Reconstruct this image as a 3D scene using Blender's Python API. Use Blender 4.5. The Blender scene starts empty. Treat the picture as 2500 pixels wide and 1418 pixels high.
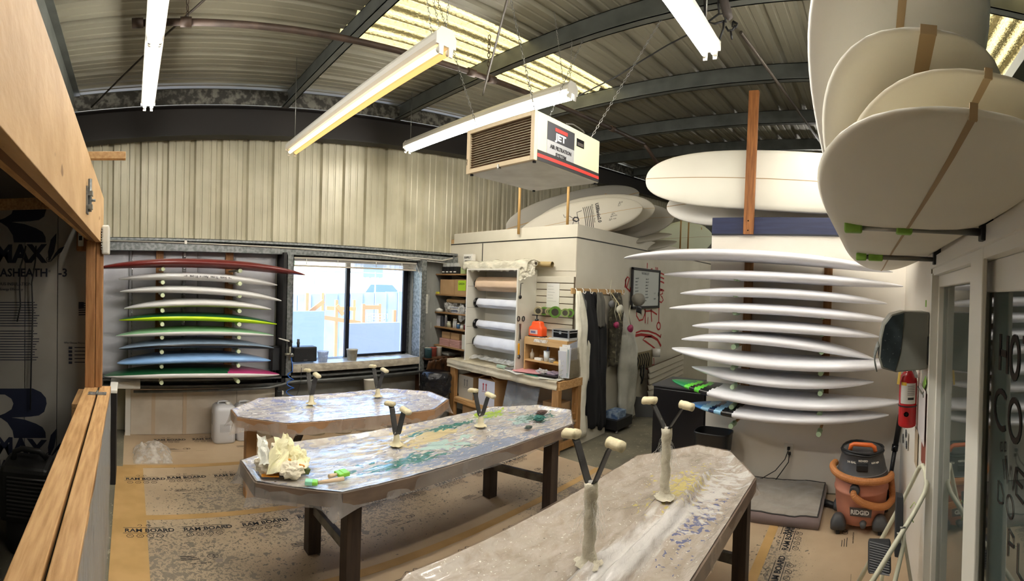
import bpy, bmesh, math, random
from mathutils import Matrix, Vector, Euler, noise
random.seed(7)
C = bpy.context.scene.collection
SC = bpy.context.scene
PI = math.pi

# ------------------------------------------------------------------ camera (phone panorama: central cylindrical lens)
F = 1145.24; Y0 = 713.91; XA = 317.975; TX = -.0329228; TY = -.0122362; H = 1.8
cd = bpy.data.cameras.new('camera'); cam = bpy.data.objects.new('camera', cd); C.objects.link(cam); SC.camera = cam
cd.type = 'PANO'; cd.panorama_type = 'CENTRAL_CYLINDRICAL'
cd.central_cylindrical_range_u_min = -1250/F; cd.central_cylindrical_range_u_max = 1250/F
cd.central_cylindrical_range_v_min = -(1418-Y0)/F; cd.central_cylindrical_range_v_max = Y0/F
cd.central_cylindrical_radius = 1; cd.clip_start = .01; cd.clip_end = 200
cam.matrix_world = Matrix.Translation((0, 0, H)) @ Matrix.Rotation(TX, 4, 'X') @ Matrix.Rotation(TY, 4, 'Y') @ Matrix.Rotation(-(1250-XA)/F, 4, 'Z') @ Matrix.Rotation(PI/2, 4, 'X')

# ------------------------------------------------------------------ world, sun, exposure
SC.view_settings.view_transform = 'Standard'; SC.view_settings.look = 'None'
SC.view_settings.exposure = 1.5; SC.view_settings.gamma = 1.0; SC.view_settings.use_curve_mapping = False
w = bpy.data.worlds.new('sky'); SC.world = w; w.use_nodes = True
wn = w.node_tree.nodes; wl = w.node_tree.links
sk = wn.new('ShaderNodeTexSky'); sk.sky_type = 'NISHITA'; sk.sun_disc = False; sk.sun_elevation = math.radians(48); sk.sun_rotation = math.radians(250)
wl.new(sk.outputs[0], wn['Background'].inputs[0]); wn['Background'].inputs[1].default_value = .55
sd = bpy.data.lights.new('sun', 'SUN'); sd.energy = 2.8; sd.angle = .01; sd.color = (1, .95, .86)
so = bpy.data.objects.new('sun', sd); C.objects.link(so); so.rotation_euler = (math.radians(40), 0, math.radians(-70)); so.location = (0, 12, 20)
TUBE = 34.0     # radiance of the fluorescent tubes
SC.cycles.max_bounces = 8; SC.cycles.diffuse_bounces = 7; SC.cycles.transparent_max_bounces = 16
SC.cycles.sample_clamp_indirect = 6; SC.cycles.use_denoising = True

# ------------------------------------------------------------------ picture rays -> places in the room
def ray(px, py):
    th = (px-XA)/F; a = (math.sin(th), math.cos(th), (Y0-py)/F)
    c, s = math.cos(TY), math.sin(TY); x = c*a[0]+s*a[2]; z = -s*a[0]+c*a[2]; y = a[1]
    c, s = math.cos(TX), math.sin(TX); y, z = c*y-s*z, s*y+c*z
    return x, y, z
def at(px, py, X=None, Y=None, Z=None):
    r = ray(px, py)
    t = X/r[0] if X is not None else Y/r[1] if Y is not None else (Z-H)/r[2]
    return Vector((r[0]*t, r[1]*t, H+r[2]*t))

# ------------------------------------------------------------------ materials
def L(h):
    if isinstance(h, str):
        h = h.lstrip('#'); h = [int(h[i:i+2], 16)/255 for i in (0, 2, 4)]
    return tuple(c/12.92 if c <= .04045 else ((c+.055)/1.055)**2.4 for c in h)+(1,)
MATS = {}
def mat(name, col, rough=.6, metal=0., col2=None, ns=6., nd=3., lo=.35, hi=.65, bump=0., bs=30., stretch=None, col3=None, s3=40., t3=.62, trans=0., alpha=1., coat=0., spec=.5, w3=.03, sheen=0., emit=0.):
    if name in MATS: return MATS[name]
    m = bpy.data.materials.new(name); m.use_nodes = True; MATS[name] = m
    n = m.node_tree.nodes; l = m.node_tree.links; b = n['Principled BSDF']
    b.inputs['Base Color'].default_value = L(col); b.inputs['Roughness'].default_value = rough; b.inputs['Metallic'].default_value = metal
    b.inputs['Transmission Weight'].default_value = trans; b.inputs['Alpha'].default_value = alpha; b.inputs['Coat Weight'].default_value = coat
    b.inputs['Specular IOR Level'].default_value = spec; b.inputs['Sheen Weight'].default_value = sheen
    if emit: b.inputs['Emission Color'].default_value = L(col); b.inputs['Emission Strength'].default_value = emit
    tc = n.new('ShaderNodeTexCoord'); mp = n.new('ShaderNodeMapping'); l.new(tc.outputs['Object'], mp.inputs[0])
    if stretch: mp.inputs['Scale'].default_value = stretch
    def noi(sc, det=3.):
        t = n.new('ShaderNodeTexNoise'); t.inputs['Scale'].default_value = sc; t.inputs['Detail'].default_value = det; l.new(mp.outputs[0], t.inputs['Vector']); return t
    out = None
    if col2:
        t = noi(ns, nd); r = n.new('ShaderNodeValToRGB'); l.new(t.outputs['Fac'], r.inputs[0])
        r.color_ramp.elements[0].position = lo; r.color_ramp.elements[1].position = hi
        r.color_ramp.elements[0].color = L(col); r.color_ramp.elements[1].color = L(col2); out = r.outputs[0]
    if col3:
        t = noi(s3, 2.); r = n.new('ShaderNodeValToRGB'); l.new(t.outputs['Fac'], r.inputs[0])
        r.color_ramp.elements[0].position = t3; r.color_ramp.elements[1].position = t3+w3
        r.color_ramp.elements[0].color = (0, 0, 0, 1); r.color_ramp.elements[1].color = (1, 1, 1, 1)
        mx = n.new('ShaderNodeMix'); mx.data_type = 'RGBA'; l.new(r.outputs[0], mx.inputs['Factor'])
        if out: l.new(out, mx.inputs['A'])
        else: mx.inputs['A'].default_value = L(col)
        mx.inputs['B'].default_value = L(col3); out = mx.outputs['Result']
    if out: l.new(out, b.inputs['Base Color'])
    if bump:
        t = noi(bs, 4.); bp = n.new('ShaderNodeBump'); bp.inputs['Strength'].default_value = bump; bp.inputs['Distance'].default_value = .02
        l.new(t.outputs['Fac'], bp.inputs['Height']); l.new(bp.outputs[0], b.inputs['Normal'])
    return m
def emis(name, col, st):
    m = bpy.data.materials.new(name); m.use_nodes = True; n = m.node_tree.nodes; n.remove(n['Principled BSDF'])
    e = n.new('ShaderNodeEmission'); e.inputs[0].default_value = L(col); e.inputs[1].default_value = st
    m.node_tree.links.new(e.outputs[0], n['Material Output'].inputs[0]); MATS[name] = m; return m
def film(name, col, opac=.35, rough=.15, bump=.4, bs=25., stretch=None):
    """clear plastic sheeting: part see-through, part milky and glossy"""
    m = bpy.data.materials.new(name); m.use_nodes = True; n = m.node_tree.nodes; l = m.node_tree.links; b = n['Principled BSDF']
    b.inputs['Base Color'].default_value = L(col); b.inputs['Roughness'].default_value = rough
    tr = n.new('ShaderNodeBsdfTransparent'); mx = n.new('ShaderNodeMixShader'); tc = n.new('ShaderNodeTexCoord'); mp = n.new('ShaderNodeMapping')
    l.new(tc.outputs['Object'], mp.inputs[0])
    if stretch: mp.inputs['Scale'].default_value = stretch
    t = n.new('ShaderNodeTexNoise'); t.inputs['Scale'].default_value = bs; t.inputs['Detail'].default_value = 5; l.new(mp.outputs[0], t.inputs['Vector'])
    bp = n.new('ShaderNodeBump'); bp.inputs['Strength'].default_value = bump; bp.inputs['Distance'].default_value = .03; l.new(t.outputs['Fac'], bp.inputs['Height']); l.new(bp.outputs[0], b.inputs['Normal'])
    mr = n.new('ShaderNodeMapRange'); mr.inputs[1].default_value = .35; mr.inputs[2].default_value = .7; mr.inputs[3].default_value = opac*.6; mr.inputs[4].default_value = min(1, opac*1.5); l.new(t.outputs['Fac'], mr.inputs[0])
    l.new(mr.outputs[0], mx.inputs[0]); l.new(tr.outputs[0], mx.inputs[1]); l.new(b.outputs[0], mx.inputs[2]); l.new(mx.outputs[0], n['Material Output'].inputs[0])
    MATS[name] = m; return m

# ------------------------------------------------------------------ mesh helpers
ORG = {}
SPLIT = {'lamp_holder', 'end_plate', 'filter_frame', 'jamb_post', 'mullion', 'sash', 'end_rail', 'rail', 'outer_sheeting', 'frame_bar', 'lower_rail', 'moulded_mark', 'arrow_print'}
class MB:
    def __init__(s): s.v = []; s.f = []; s.m = []; s.sm = []
    def add(s, vs, fs, mi=0, smooth=False, M=None):
        o = len(s.v); s.v += [tuple(M @ Vector(p)) if M else tuple(p) for p in vs]
        for i, f in enumerate(fs):
            s.f.append([o+k for k in f]); s.m.append(mi[i] if isinstance(mi, (list, tuple)) else mi); s.sm.append(smooth)
        return s
    def box(s, x0, x1, y0, y1, z0, z1, mi=0, M=None):
        x0, x1 = min(x0, x1), max(x0, x1); y0, y1 = min(y0, y1), max(y0, y1); z0, z1 = min(z0, z1), max(z0, z1)
        vs = [(x, y, z) for z in (z0, z1) for y in (y0, y1) for x in (x0, x1)]
        return s.add(vs, [(0, 2, 3, 1), (4, 5, 7, 6), (0, 1, 5, 4), (2, 6, 7, 3), (0, 4, 6, 2), (1, 3, 7, 5)], mi, False, M)
    def ob(s, c, size, rot=(0, 0, 0), mi=0):
        M = Matrix.Translation(c) @ Euler(rot).to_matrix().to_4x4(); a, b, d = [q/2 for q in size]
        return s.box(-a, a, -b, b, -d, d, mi, M)
    def beam(s, p0, p1, wd, h, mi=0, up=(0, 0, 1)):
        p0, p1 = Vector(p0), Vector(p1); d = (p1-p0); Ln = d.length; d.normalize(); u = Vector(up); x = d.cross(u)
        if x.length < 1e-4: x = d.cross(Vector((1, 0, 0)))
        x.normalize(); u = x.cross(d)
        M = Matrix(((x[0], d[0], u[0], p0[0]), (x[1], d[1], u[1], p0[1]), (x[2], d[2], u[2], p0[2]), (0, 0, 0, 1)))
        return s.box(-wd/2, wd/2, 0, Ln, -h/2, h/2, mi, M)
    def tube(s, pts, r, n=8, mi=0, closed=False, caps=True, smooth=True):
        pts = [Vector(p) for p in pts]; N = len(pts); rr = r if isinstance(r, (list, tuple)) else [r]*N
        vs = []; prev = None
        for i, p in enumerate(pts):
            if closed: d = pts[(i+1) % N]-pts[i-1]
            else: d = (pts[min(i+1, N-1)]-pts[max(i-1, 0)])
            if d.length < 1e-9: d = Vector((0, 0, 1))
            d.normalize()
            if prev is None:
                a = Vector((0, 0, 1)) if abs(d.z) < .9 else Vector((1, 0, 0)); u = d.cross(a).normalized()
            else:
                u = prev-d*prev.dot(d)
                u = u.normalized() if u.length > 1e-6 else d.orthogonal().normalized()
            prev = u; v = d.cross(u)
            for k in range(n):
                a = 2*PI*k/n; vs.append(p+u*(math.cos(a)*rr[i])+v*(math.sin(a)*rr[i]))
        fs = []
        for i in range(N if closed else N-1):
            j = (i+1) % N
            for k in range(n): fs.append((i*n+k, i*n+(k+1) % n, j*n+(k+1) % n, j*n+k))
        s.add(vs, fs, mi, smooth)
        if caps and not closed:
            o = len(s.v)-len(vs); s.f += [[o+k for k in range(n)][::-1], [o+(N-1)*n+k for k in range(n)]]; s.m += [mi, mi]; s.sm += [False, False]
        return s
    def lathe(s, prof, c=(0, 0, 0), n=20, mi=0, axis='Z', smooth=True, sx=1, sy=1, M=None):
        """prof: list of (radius, height[, mat])"""
        R = {'Z': Matrix.Identity(3), 'X': Matrix(((0, 0, 1), (0, 1, 0), (-1, 0, 0))), 'Y': Matrix(((1, 0, 0), (0, 0, 1), (0, -1, 0)))}[axis]
        vs = []; fs = []; ms = []
        for p in prof:
            for k in range(n):
                a = 2*PI*k/n; q = R @ Vector((p[0]*math.cos(a)*sx, p[0]*math.sin(a)*sy, p[1])); q += Vector(c); vs.append(M @ q if M else q)
        for i in range(len(prof)-1):
            for k in range(n):
                fs.append((i*n+k, i*n+(k+1) % n, (i+1)*n+(k+1) % n, (i+1)*n+k)); ms.append(prof[i][2] if len(prof[i]) > 2 else mi)
        if prof[0][0] > 1e-4: fs.append(tuple(range(n))[::-1]); ms.append(ms[0])
        if prof[-1][0] > 1e-4: o = (len(prof)-1)*n; fs.append(tuple(o+k for k in range(n))); ms.append(ms[-2 if prof[0][0] > 1e-4 else -1])
        return s.add(vs, fs, ms, smooth)
    def prism(s, pts, d, mi=0):
        """pts: closed 3-D polygon, d: extrusion vector"""
        n = len(pts); d = Vector(d); vs = [Vector(p) for p in pts]+[Vector(p)+d for p in pts]
        return s.add(vs, [tuple(range(n))[::-1], tuple(range(n, 2*n))]+[(i, (i+1) % n, n+(i+1) % n, n+i) for i in range(n)], mi)
    def grid(s, fn, nu, nv, mi=0, smooth=True, thick=0.):
        vs = [fn(i/nu, j/nv) for i in range(nu+1) for j in range(nv+1)]
        fs = [(i*(nv+1)+j, (i+1)*(nv+1)+j, (i+1)*(nv+1)+j+1, i*(nv+1)+j+1) for i in range(nu) for j in range(nv)]
        return s.add(vs, fs, mi, smooth)
    def comps(s):
        p = list(range(len(s.v)))
        def f(a):
            while p[a] != a: p[a] = p[p[a]]; a = p[a]
            return a
        for fc in s.f:
            r = f(fc[0])
            for q in fc[1:]: p[f(q)] = r
        g = {}
        for i, fc in enumerate(s.f): g.setdefault(f(fc[0]), []).append(i)
        out = []
        for ids in g.values():
            m = MB(); mp = {}
            for i in ids:
                for q in s.f[i]:
                    if q not in mp: mp[q] = len(m.v); m.v.append(s.v[q])
                m.f.append([mp[q] for q in s.f[i]]); m.m.append(s.m[i]); m.sm.append(s.sm[i])
            out.append(m)
        return out
    def build(s, name, mats=None, parent=None, bevel=0., solid=0., kind=None, label=None, fixn=True, subsurf=0):
        if name in SPLIT and parent is not None:
            cs = s.comps()
            if len(cs) > 1:
                os_ = [c.build(name, mats, parent, bevel, solid, kind, label, fixn, subsurf) for c in cs]; return os_[0]
        if name == 'chain': kind = 'stuff'
        me = bpy.data.meshes.new(name); o = bpy.data.objects.new(name, me); C.objects.link(o)
        if parent is not None: org = ORG[parent]; o.parent = parent
        else:
            xs = [p[0] for p in s.v]; ys = [p[1] for p in s.v]; zs = [p[2] for p in s.v]
            org = Vector(((min(xs)+max(xs))/2, (min(ys)+max(ys))/2, min(zs))); o.location = org
        ORG[o] = org
        me.from_pydata([(p[0]-org[0], p[1]-org[1], p[2]-org[2]) for p in s.v], [], s.f)
        me.polygons.foreach_set('material_index', s.m); me.polygons.foreach_set('use_smooth', s.sm)
        for m in (mats if isinstance(mats, (list, tuple)) else [mats]):
            if m: me.materials.append(m)
        if fixn:
            bm = bmesh.new(); bm.from_mesh(me); bmesh.ops.recalc_face_normals(bm, faces=bm.faces); bm.to_mesh(me); bm.free()
        me.update()
        if solid: md = o.modifiers.new('solid', 'SOLIDIFY'); md.thickness = solid; md.offset = 0
        if bevel: md = o.modifiers.new('bevel', 'BEVEL'); md.width = bevel; md.segments = 2; md.limit_method = 'ANGLE'; md.angle_limit = .6
        if subsurf: md = o.modifiers.new('sub', 'SUBSURF'); md.levels = subsurf; md.render_levels = subsurf
        if kind: o['kind'] = kind
        if label: o['label'] = label
        return o
def tag(o, label=None, cat=None, group=None, kind=None):
    if label: o['label'] = label
    if cat: o['category'] = cat
    if group: o['group'] = group
    if kind: o['kind'] = kind
    return o
def thing(name, label, cat, loc=(0, 0, 0), group=None, kind=None):
    o = bpy.data.objects.new(name, None); C.objects.link(o); o.location = loc; o.empty_display_size = .05; ORG[o] = Vector(loc)
    return tag(o, label, cat, group, kind)
def sub(parent, name):   # an empty group node is never needed; parts are meshes
    return parent
def copy_tree(o, parent=None):
    c = o.copy(); C.objects.link(c)
    if parent is not None: c.parent = parent
    for ch in list(o.children): copy_tree(ch, c)
    return c
def S(name, mb, m, bevel=0, parent=None, **k):
    o = mb.build(name, m, parent, bevel=bevel, **k)
    if parent is None: o['kind'] = 'structure'
    return o
def box(*a): return MB().box(*a)
def textmesh(mb, body, origin, xdir, updir, size, mi=0, align='LEFT', ext=.0008, bold=0., shear=0., narrow=1.):
    """flat lettering added to a mesh builder: origin, reading direction, up direction"""
    cu = bpy.data.curves.new('t', 'FONT'); cu.body = body; cu.size = size; cu.align_x = align; cu.extrude = ext; cu.offset = bold; cu.shear = shear; cu.resolution_u = 2
    o = bpy.data.objects.new('t', cu); me = bpy.data.meshes.new_from_object(o)
    x = Vector(xdir).normalized(); u = Vector(updir).normalized(); nrm = x.cross(u); P = Vector(origin)
    mb.add([P+x*(v.co.x*narrow)+u*v.co.y+nrm*v.co.z for v in me.vertices], [tuple(p.vertices) for p in me.polygons], mi)
    bpy.data.objects.remove(o); bpy.data.curves.remove(cu); bpy.data.meshes.remove(me)
def stroke(mb, pts, wd, nrm, mi=0, th=.001):
    """a flat painted stroke along 3-D points"""
    pts = [Vector(p) for p in pts]; n = Vector(nrm).normalized(); N = len(pts); vs = []
    for i, p in enumerate(pts):
        d = pts[min(i+1, N-1)]-pts[max(i-1, 0)]; s_ = d.cross(n).normalized()*(wd/2); vs += [p+s_+n*th, p-s_+n*th]
    mb.add(vs, [(2*i, 2*i+1, 2*i+3, 2*i+2) for i in range(N-1)], mi)
def arc(cx, cy, rx, ry, a0, a1, n=12): return [(cx+rx*math.cos(math.radians(a0+(a1-a0)*i/n)), cy+ry*math.sin(math.radians(a0+(a1-a0)*i/n))) for i in range(n+1)]
LET = {'H': [[(0, 1), (0, 0)], [(.6, 1), (.6, 0)], [(0, .5), (.6, .5)]], 'O': [arc(.3, .5, .3, .5, 90, 450, 16)], 'T': [[(0, 1), (.7, 1)], [(.35, 1), (.35, 0)]],
       'C': [arc(.4, .5, .4, .5, 50, 310)], 'A': [[(0, 0), (.3, 1), (.6, 0)], [(.12, .35), (.5, .35)]], 'W': [[(0, 1), (.2, 0), (.4, .8), (.6, 0), (.8, 1)]],
       'E': [[(.5, 1), (0, 1), (0, 0), (.5, 0)], [(0, .5), (.4, .5)]], 'D': [[(0, 0), (0, 1), (.3, .95), (.55, .6), (.5, .2), (.2, 0), (0, 0)]], 'N': [[(0, 0), (0, 1), (.6, 0), (.6, 1)]],
       'P': [[(0, 0), (0, 1), (.45, .95), (.5, .65), (0, .5)]], 'L': [[(0, 1), (0, 0), (.5, 0)]], '!': [[(0, 1), (0, 0)]], 'F': [[(.5, 1), (0, 1), (0, 0)], [(0, .5), (.4, .5)]],
       'S': [[(.5, .9), (.2, 1), (0, .8), (.1, .6), (.45, .4), (.5, .15), (.25, 0), (0, .1)]], 'B': [[(0, 0), (0, 1), (.45, .95), (.45, .6), (0, .5), (.5, .4), (.5, .05), (0, 0)]]}
# ================================================================== SETTING
M_cream = mat('cream_metal', '#bdb79e', .42, .1, '#aaa48c', 2., col3='#8b866f', s3=1.2, t3=.66, w3=.2)
M_roof = mat('roof_metal', '#858170', .5, .1, '#767263', 1.5, stretch=(.3, 2, 1))
M_purlin = mat('purlin_grey', '#5c5f5a', .5, .2, '#4d504b', 5)
M_dark = mat('rafter_brown', '#211c19', .55, .2, '#1f1b19', 3)
M_galv = mat('galvanised', '#8d9190', .42, .6, '#6c7070', 28, 2, .4, .6)
M_galvd = mat('galvanised_old', '#3c3a35', .6, .4, '#77756c', 16, 5, .45, .62)
M_foil = mat('foil_board', '#d6d6dc', .38, .1, '#c2c2ca', 3, bump=.25, bs=9)
M_tape = mat('foil_tape', '#d4d5d8', .2, .8, '#a8a9ac', 25, bump=.5, bs=60)
M_white = mat('white_drywall', '#e6e0d5', .65, col2='#ded7ca', ns=1.5)
M_office = mat('office_white', '#cdc7b6', .5, col2='#c1bba9', ns=2)
M_grey = mat('grey_board', '#8f908b', .6, col2='#7b7d7a', ns=6, stretch=(1, 1, .3), col3='#9b9c98', s3=18, t3=.66)
M_wood = mat('pine', '#c49c6a', .6, col2='#a47a48', ns=7, nd=6, stretch=(9, .7, 9), bump=.15, bs=30)
M_woodz = mat('pine_upright', '#a9794b', .6, col2='#855a31', ns=7, nd=6, stretch=(9, 9, .7), bump=.15, bs=30)
M_woodlt = mat('pine_pale', '#c9a474', .6, col2='#b28a58', ns=7, nd=6, stretch=(9, .7, 9), bump=.12, bs=30)
M_ply = mat('plywood', '#c2a073', .65, col2='#ad8b5e', ns=4, nd=6, stretch=(4, .8, 1.2), col3='#7c5c34', s3=9, t3=.7, bump=.12, bs=25)
M_black = mat('black', '#151516', .5); M_blackgl = mat('black_gloss', '#0c0c0e', .2)
M_plainwhite = mat('white_paint', '#dedbd2', .4)
M_frame = mat('door_frame_white', '#d8d6cd', .35)
M_ink = mat('ink_navy', '#17203c', .6)
M_inkb = mat('ink_black', '#232224', .7)
M_concrete = mat('concrete', '#77725f', .75, col2='#5f5b4d', ns=3, nd=6, bump=.1, bs=40, col3='#8f8a76', s3=30, t3=.66)
M_green = mat('green_tape', '#8fbf52', .6, col2='#7dae42', ns=20)
M_greenp = mat('green_tape_pale', '#a9bd9a', .65, col2='#8fa886', ns=20)

# floor ------------------------------------------------------------
floor = S('floor', MB().box(-3.4, 15, -3.4, 5.6, -.12, 0), M_concrete)
def board_mat():
    m = mat('paper_board', '#b7a184', .6, col2='#a89175', ns=2.2, bump=.05, bs=12)
    n = m.node_tree.nodes; l = m.node_tree.links; b = n['Principled BSDF']
    base = b.inputs['Base Color'].links[0].from_socket
    geo = n.new('ShaderNodeNewGeometry')
    def noi(sc, det=3., st=None):
        mp = n.new('ShaderNodeMapping'); l.new(geo.outputs['Position'], mp.inputs[0])
        if st: mp.inputs['Scale'].default_value = st
        t = n.new('ShaderNodeTexNoise'); t.inputs['Scale'].default_value = sc; t.inputs['Detail'].default_value = det; l.new(mp.outputs[0], t.inputs['Vector']); return t.outputs['Fac']
    def mth(op, a, bb, clamp=False):
        q = n.new('ShaderNodeMath'); q.operation = op; q.use_clamp = clamp
        for i, v in enumerate((a, bb)):
            if isinstance(v, (int, float)): q.inputs[i].default_value = v
            else: l.new(v, q.inputs[i])
        return q.outputs[0]
    def blob(cx, cy, rx, ry):   # soft ellipse on the floor, 1 in the middle
        mp = n.new('ShaderNodeMapping'); mp.vector_type = 'TEXTURE'; mp.inputs['Location'].default_value = (cx, cy, 0); mp.inputs['Scale'].default_value = (rx, ry, 1)
        l.new(geo.outputs['Position'], mp.inputs[0]); g = n.new('ShaderNodeTexGradient'); g.gradient_type = 'SPHERICAL'; l.new(mp.outputs[0], g.inputs[0]); return g.outputs['Fac']
    # work spills gather beside the tables
    area = blob(.35, 2.7, 1.3, 1.6)
    for q in ((1.6, 3.15, 1.9, .75), (.9, 3.7, 1.3, .8), (3.3, 2.2, 1.0, 1.2), (2.6, 1.6, 1.7, .5), (3.1, .55, .75, .35), (2.4, .3, .9, .4)): area = mth('MAXIMUM', area, blob(*q))
    area = mth('MULTIPLY', area, 1.25, True)
    cur = base
    for sc, det, thr, amp, col, wdt in ((15, 2, .80, .22, '#5b544e', .015), (42, 2, .80, .26, '#544d47', .02), (6, 3, .84, .2, '#71686a', .03), (110, 3, .76, .24, '#6e6557', .08)):
        v = noi(sc, det); t = mth('ADD', v, mth('MULTIPLY', area, amp)); f = n.new('ShaderNodeMapRange'); f.inputs[1].default_value = thr; f.inputs[2].default_value = thr+wdt; l.new(t, f.inputs[0])
        mx = n.new('ShaderNodeMix'); mx.data_type = 'RGBA'; l.new(f.outputs[0], mx.inputs['Factor']); l.new(cur, mx.inputs['A']); mx.inputs['B'].default_value = L(col); cur = mx.outputs['Result']
    # broad dusty grime
    v = noi(3.5, 6); t = mth('MULTIPLY', mth('MULTIPLY', area, v), 1.0, True)
    mx = n.new('ShaderNodeMix'); mx.data_type = 'RGBA'; l.new(t, mx.inputs['Factor']); l.new(cur, mx.inputs['A']); mx.inputs['B'].default_value = L('#8b7f6c'); l.new(mx.outputs['Result'], b.inputs['Base Color'])
    return m
M_board = board_mat()
M_tan = mat('paper_tape', '#b3905c', .6, col2='#a5834f', ns=5)
def hexa(mb, x, y, r, z):
    p = [(x+r*math.cos(a*PI/3), y+r*.9*math.sin(a*PI/3), z) for a in range(7)]; stroke(mb, p, .0045, (0, 0, 1), 0, 0)
def logo(mb, x, y, z=.0052, s=1.):
    textmesh(mb, 'RAM BOARD', (x, y, z), (1, 0, 0), (0, 1, 0), .062*s, ext=.0002, bold=.0016)
    for yy in (y-.014*s, y+.057*s): stroke(mb, [(x-.01, yy, z), (x+.29*s, yy, z)], .005, (0, 0, 1), 0, 0)
    for q in (-1, 1):   # ram's horns
        stroke(mb, [(x+.14*s+q*.028*s+.018*s*math.cos(t)*(1-t/9)*q, y+.085*s+.018*s*math.sin(t)*(1-t/9), z) for t in [k*.5 for k in range(12)]], .004, (0, 0, 1), 0, 0)
    for k in range(4):
        cx = x+.04+k*.07*s; cy = y-.05*s; hexa(mb, cx, cy, .026*s, z)
        stroke(mb, [(cx-.01, cy-.008, z), (cx, cy+.01, z), (cx+.01, cy-.008, z)], .004, (0, 0, 1), 0, 0)
def small(mb, x, y, z=.0052):
    for k in range(3): stroke(mb, [(x, y+k*.018, z), (x+.13-.02*k, y+k*.018, z)], .005, (0, 0, 1), 0, 0)
    hexa(mb, x+.2, y+.02, .026, z); hexa(mb, x+.23, y+.02, .02, z)
    textmesh(mb, 'www.ramboard.com', (x+.05, y-.05, z), (1, 0, 0), (0, 1, 0), .02, ext=.0001)
    stroke(mb, [(x+.3, y-.045, z), (x+.42, y-.045, z)], .0022, (0, 0, 1), 0, 0)
rows = [(-.33, .66, 4.28, -.05), (.66, 1.54, 4.28, -.05), (1.54, 2.49, 4.02, -.05), (2.49, 3.45, 3.98, -.11), (3.45, 4.4, 3.4, -.05), (4.4, 5.36, 3.9, -.05)]
logos = [[(3.28-.43*k, .5) for k in range(6)]+[(3.5, .53)], [(2.9-.43*k, 1.38) for k in range(6)], [(1.53+.43*k, 2.27) for k in range(6)]+[(1.1, 2.27), (.67, 2.27), (.2, 2.27)], [(.4+.43*k, 3.25) for k in range(8)]+[(-.02, 3.25)], [(.35+.43*k, 4.12) for k in range(7)]+[(-.02, 4.1)], [(.28+.43*k, 5.1) for k in range(4)]]
for i, (y0, y1, x1, x0) in enumerate(rows):
    t = MB(); nx = 14
    t.box(x0, x1, y0+.004, y1+.02, .0005, .003+.0004*(i % 2))
    o = t.build('floor_board', M_board, floor)
    p = MB()
    for lx, ly in logos[i]: logo(p, lx, ly)
    for k in range(5): small(p, x0+.45+k*.75, y0+.42)
    p.build('printed_logos', M_inkb, o)
for (y, x0, x1) in ((.66, -.05, 4.25), (1.54, -.05, 4.0), (2.49, -.05, 3.98), (3.45, -.11, 3.9), (4.4, -.05, 3.4)):
    MB().box(x0, x1, y-.034, y+.034, .0036, .0046).build('seam_tape', M_tan, floor)
MB().box(-.11, .14, .4, 4.4, .0036, .0044).build('seam_tape', M_tan, floor)

# roof --------------------------------------------------------------
def zr(x): return 3.86+.0777*x
ceil = S('ceiling', MB().box(-3.4, -3.38, -3.4, 5.6, zr(-3.4), zr(-3.4)+.02), M_roof)
def ribs(u):   # height of the sheet over a 0.3167 m period
    p = (u % .3167)/.3167
    def tr(c, a, b, h): d = abs(p-c); return h if d < a else h*(b-d)/(b-a) if d < b else 0
    return tr(.5, .07, .13, .032)+tr(.16, .02, .05, .006)+tr(.84, .02, .05, .006)
BR = [0, .11, .14, .18, .21, .37, .43, .57, .63, .79, .82, .86, .89, 1]
def sheet(y0, nper, x0, x1, mi=0):
    m = MB(); us = [(k+b)*.3167 for k in range(nper) for b in BR[:-1]]+[nper*.3167]
    vs = []
    for u in us:
        for x in (x0, x1): vs.append((x, y0+u, zr(x)+ribs(u if u < nper*.3167 else 0)))
    return m.add(vs, [(2*i, 2*i+1, 2*i+3, 2*i+2) for i in range(len(us)-1)], mi)
M_sky = bpy.data.materials.new('fibreglass_skylight'); M_sky.use_nodes = True
_n = M_sky.node_tree.nodes; _l = M_sky.node_tree.links; _n.remove(_n['Principled BSDF'])
_t = _n.new('ShaderNodeBsdfTranslucent'); _d = _n.new('ShaderNodeBsdfDiffuse'); _d.inputs[0].default_value = L('#a8976a'); _m = _n.new('ShaderNodeMixShader'); _m.inputs[0].default_value = .35
_g = _n.new('ShaderNodeTexCoord'); _mp = _n.new('ShaderNodeMapping'); _mp.inputs['Scale'].default_value = (1.2, 3, 1)
_no = _n.new('ShaderNodeTexNoise'); _no.inputs['Scale'].default_value = 28; _no.inputs['Detail'].default_value = 8; _no.inputs['Roughness'].default_value = .8
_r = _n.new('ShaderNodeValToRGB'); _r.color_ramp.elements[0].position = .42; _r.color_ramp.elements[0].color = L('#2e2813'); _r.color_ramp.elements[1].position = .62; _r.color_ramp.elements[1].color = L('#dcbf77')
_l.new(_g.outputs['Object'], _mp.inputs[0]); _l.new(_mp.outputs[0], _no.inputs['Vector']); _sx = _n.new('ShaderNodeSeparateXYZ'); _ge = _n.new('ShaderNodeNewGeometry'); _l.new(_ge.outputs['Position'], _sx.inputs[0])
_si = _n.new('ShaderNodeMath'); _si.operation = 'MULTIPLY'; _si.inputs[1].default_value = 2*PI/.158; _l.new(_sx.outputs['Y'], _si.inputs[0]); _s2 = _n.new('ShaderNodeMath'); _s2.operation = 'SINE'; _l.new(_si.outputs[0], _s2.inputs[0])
_ma = _n.new('ShaderNodeMath'); _ma.operation = 'MULTIPLY_ADD'; _ma.inputs[1].default_value = .13; _l.new(_s2.outputs[0], _ma.inputs[0]); _l.new(_no.outputs['Fac'], _ma.inputs[2]); _l.new(_ma.outputs[0], _r.inputs[0]); _l.new(_r.outputs[0], _t.inputs[0]); _l.new(_t.outputs[0], _m.inputs[1]); _l.new(_d.outputs[0], _m.inputs[2]); _l.new(_m.outputs[0], _n['Material Output'].inputs[0])
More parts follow.
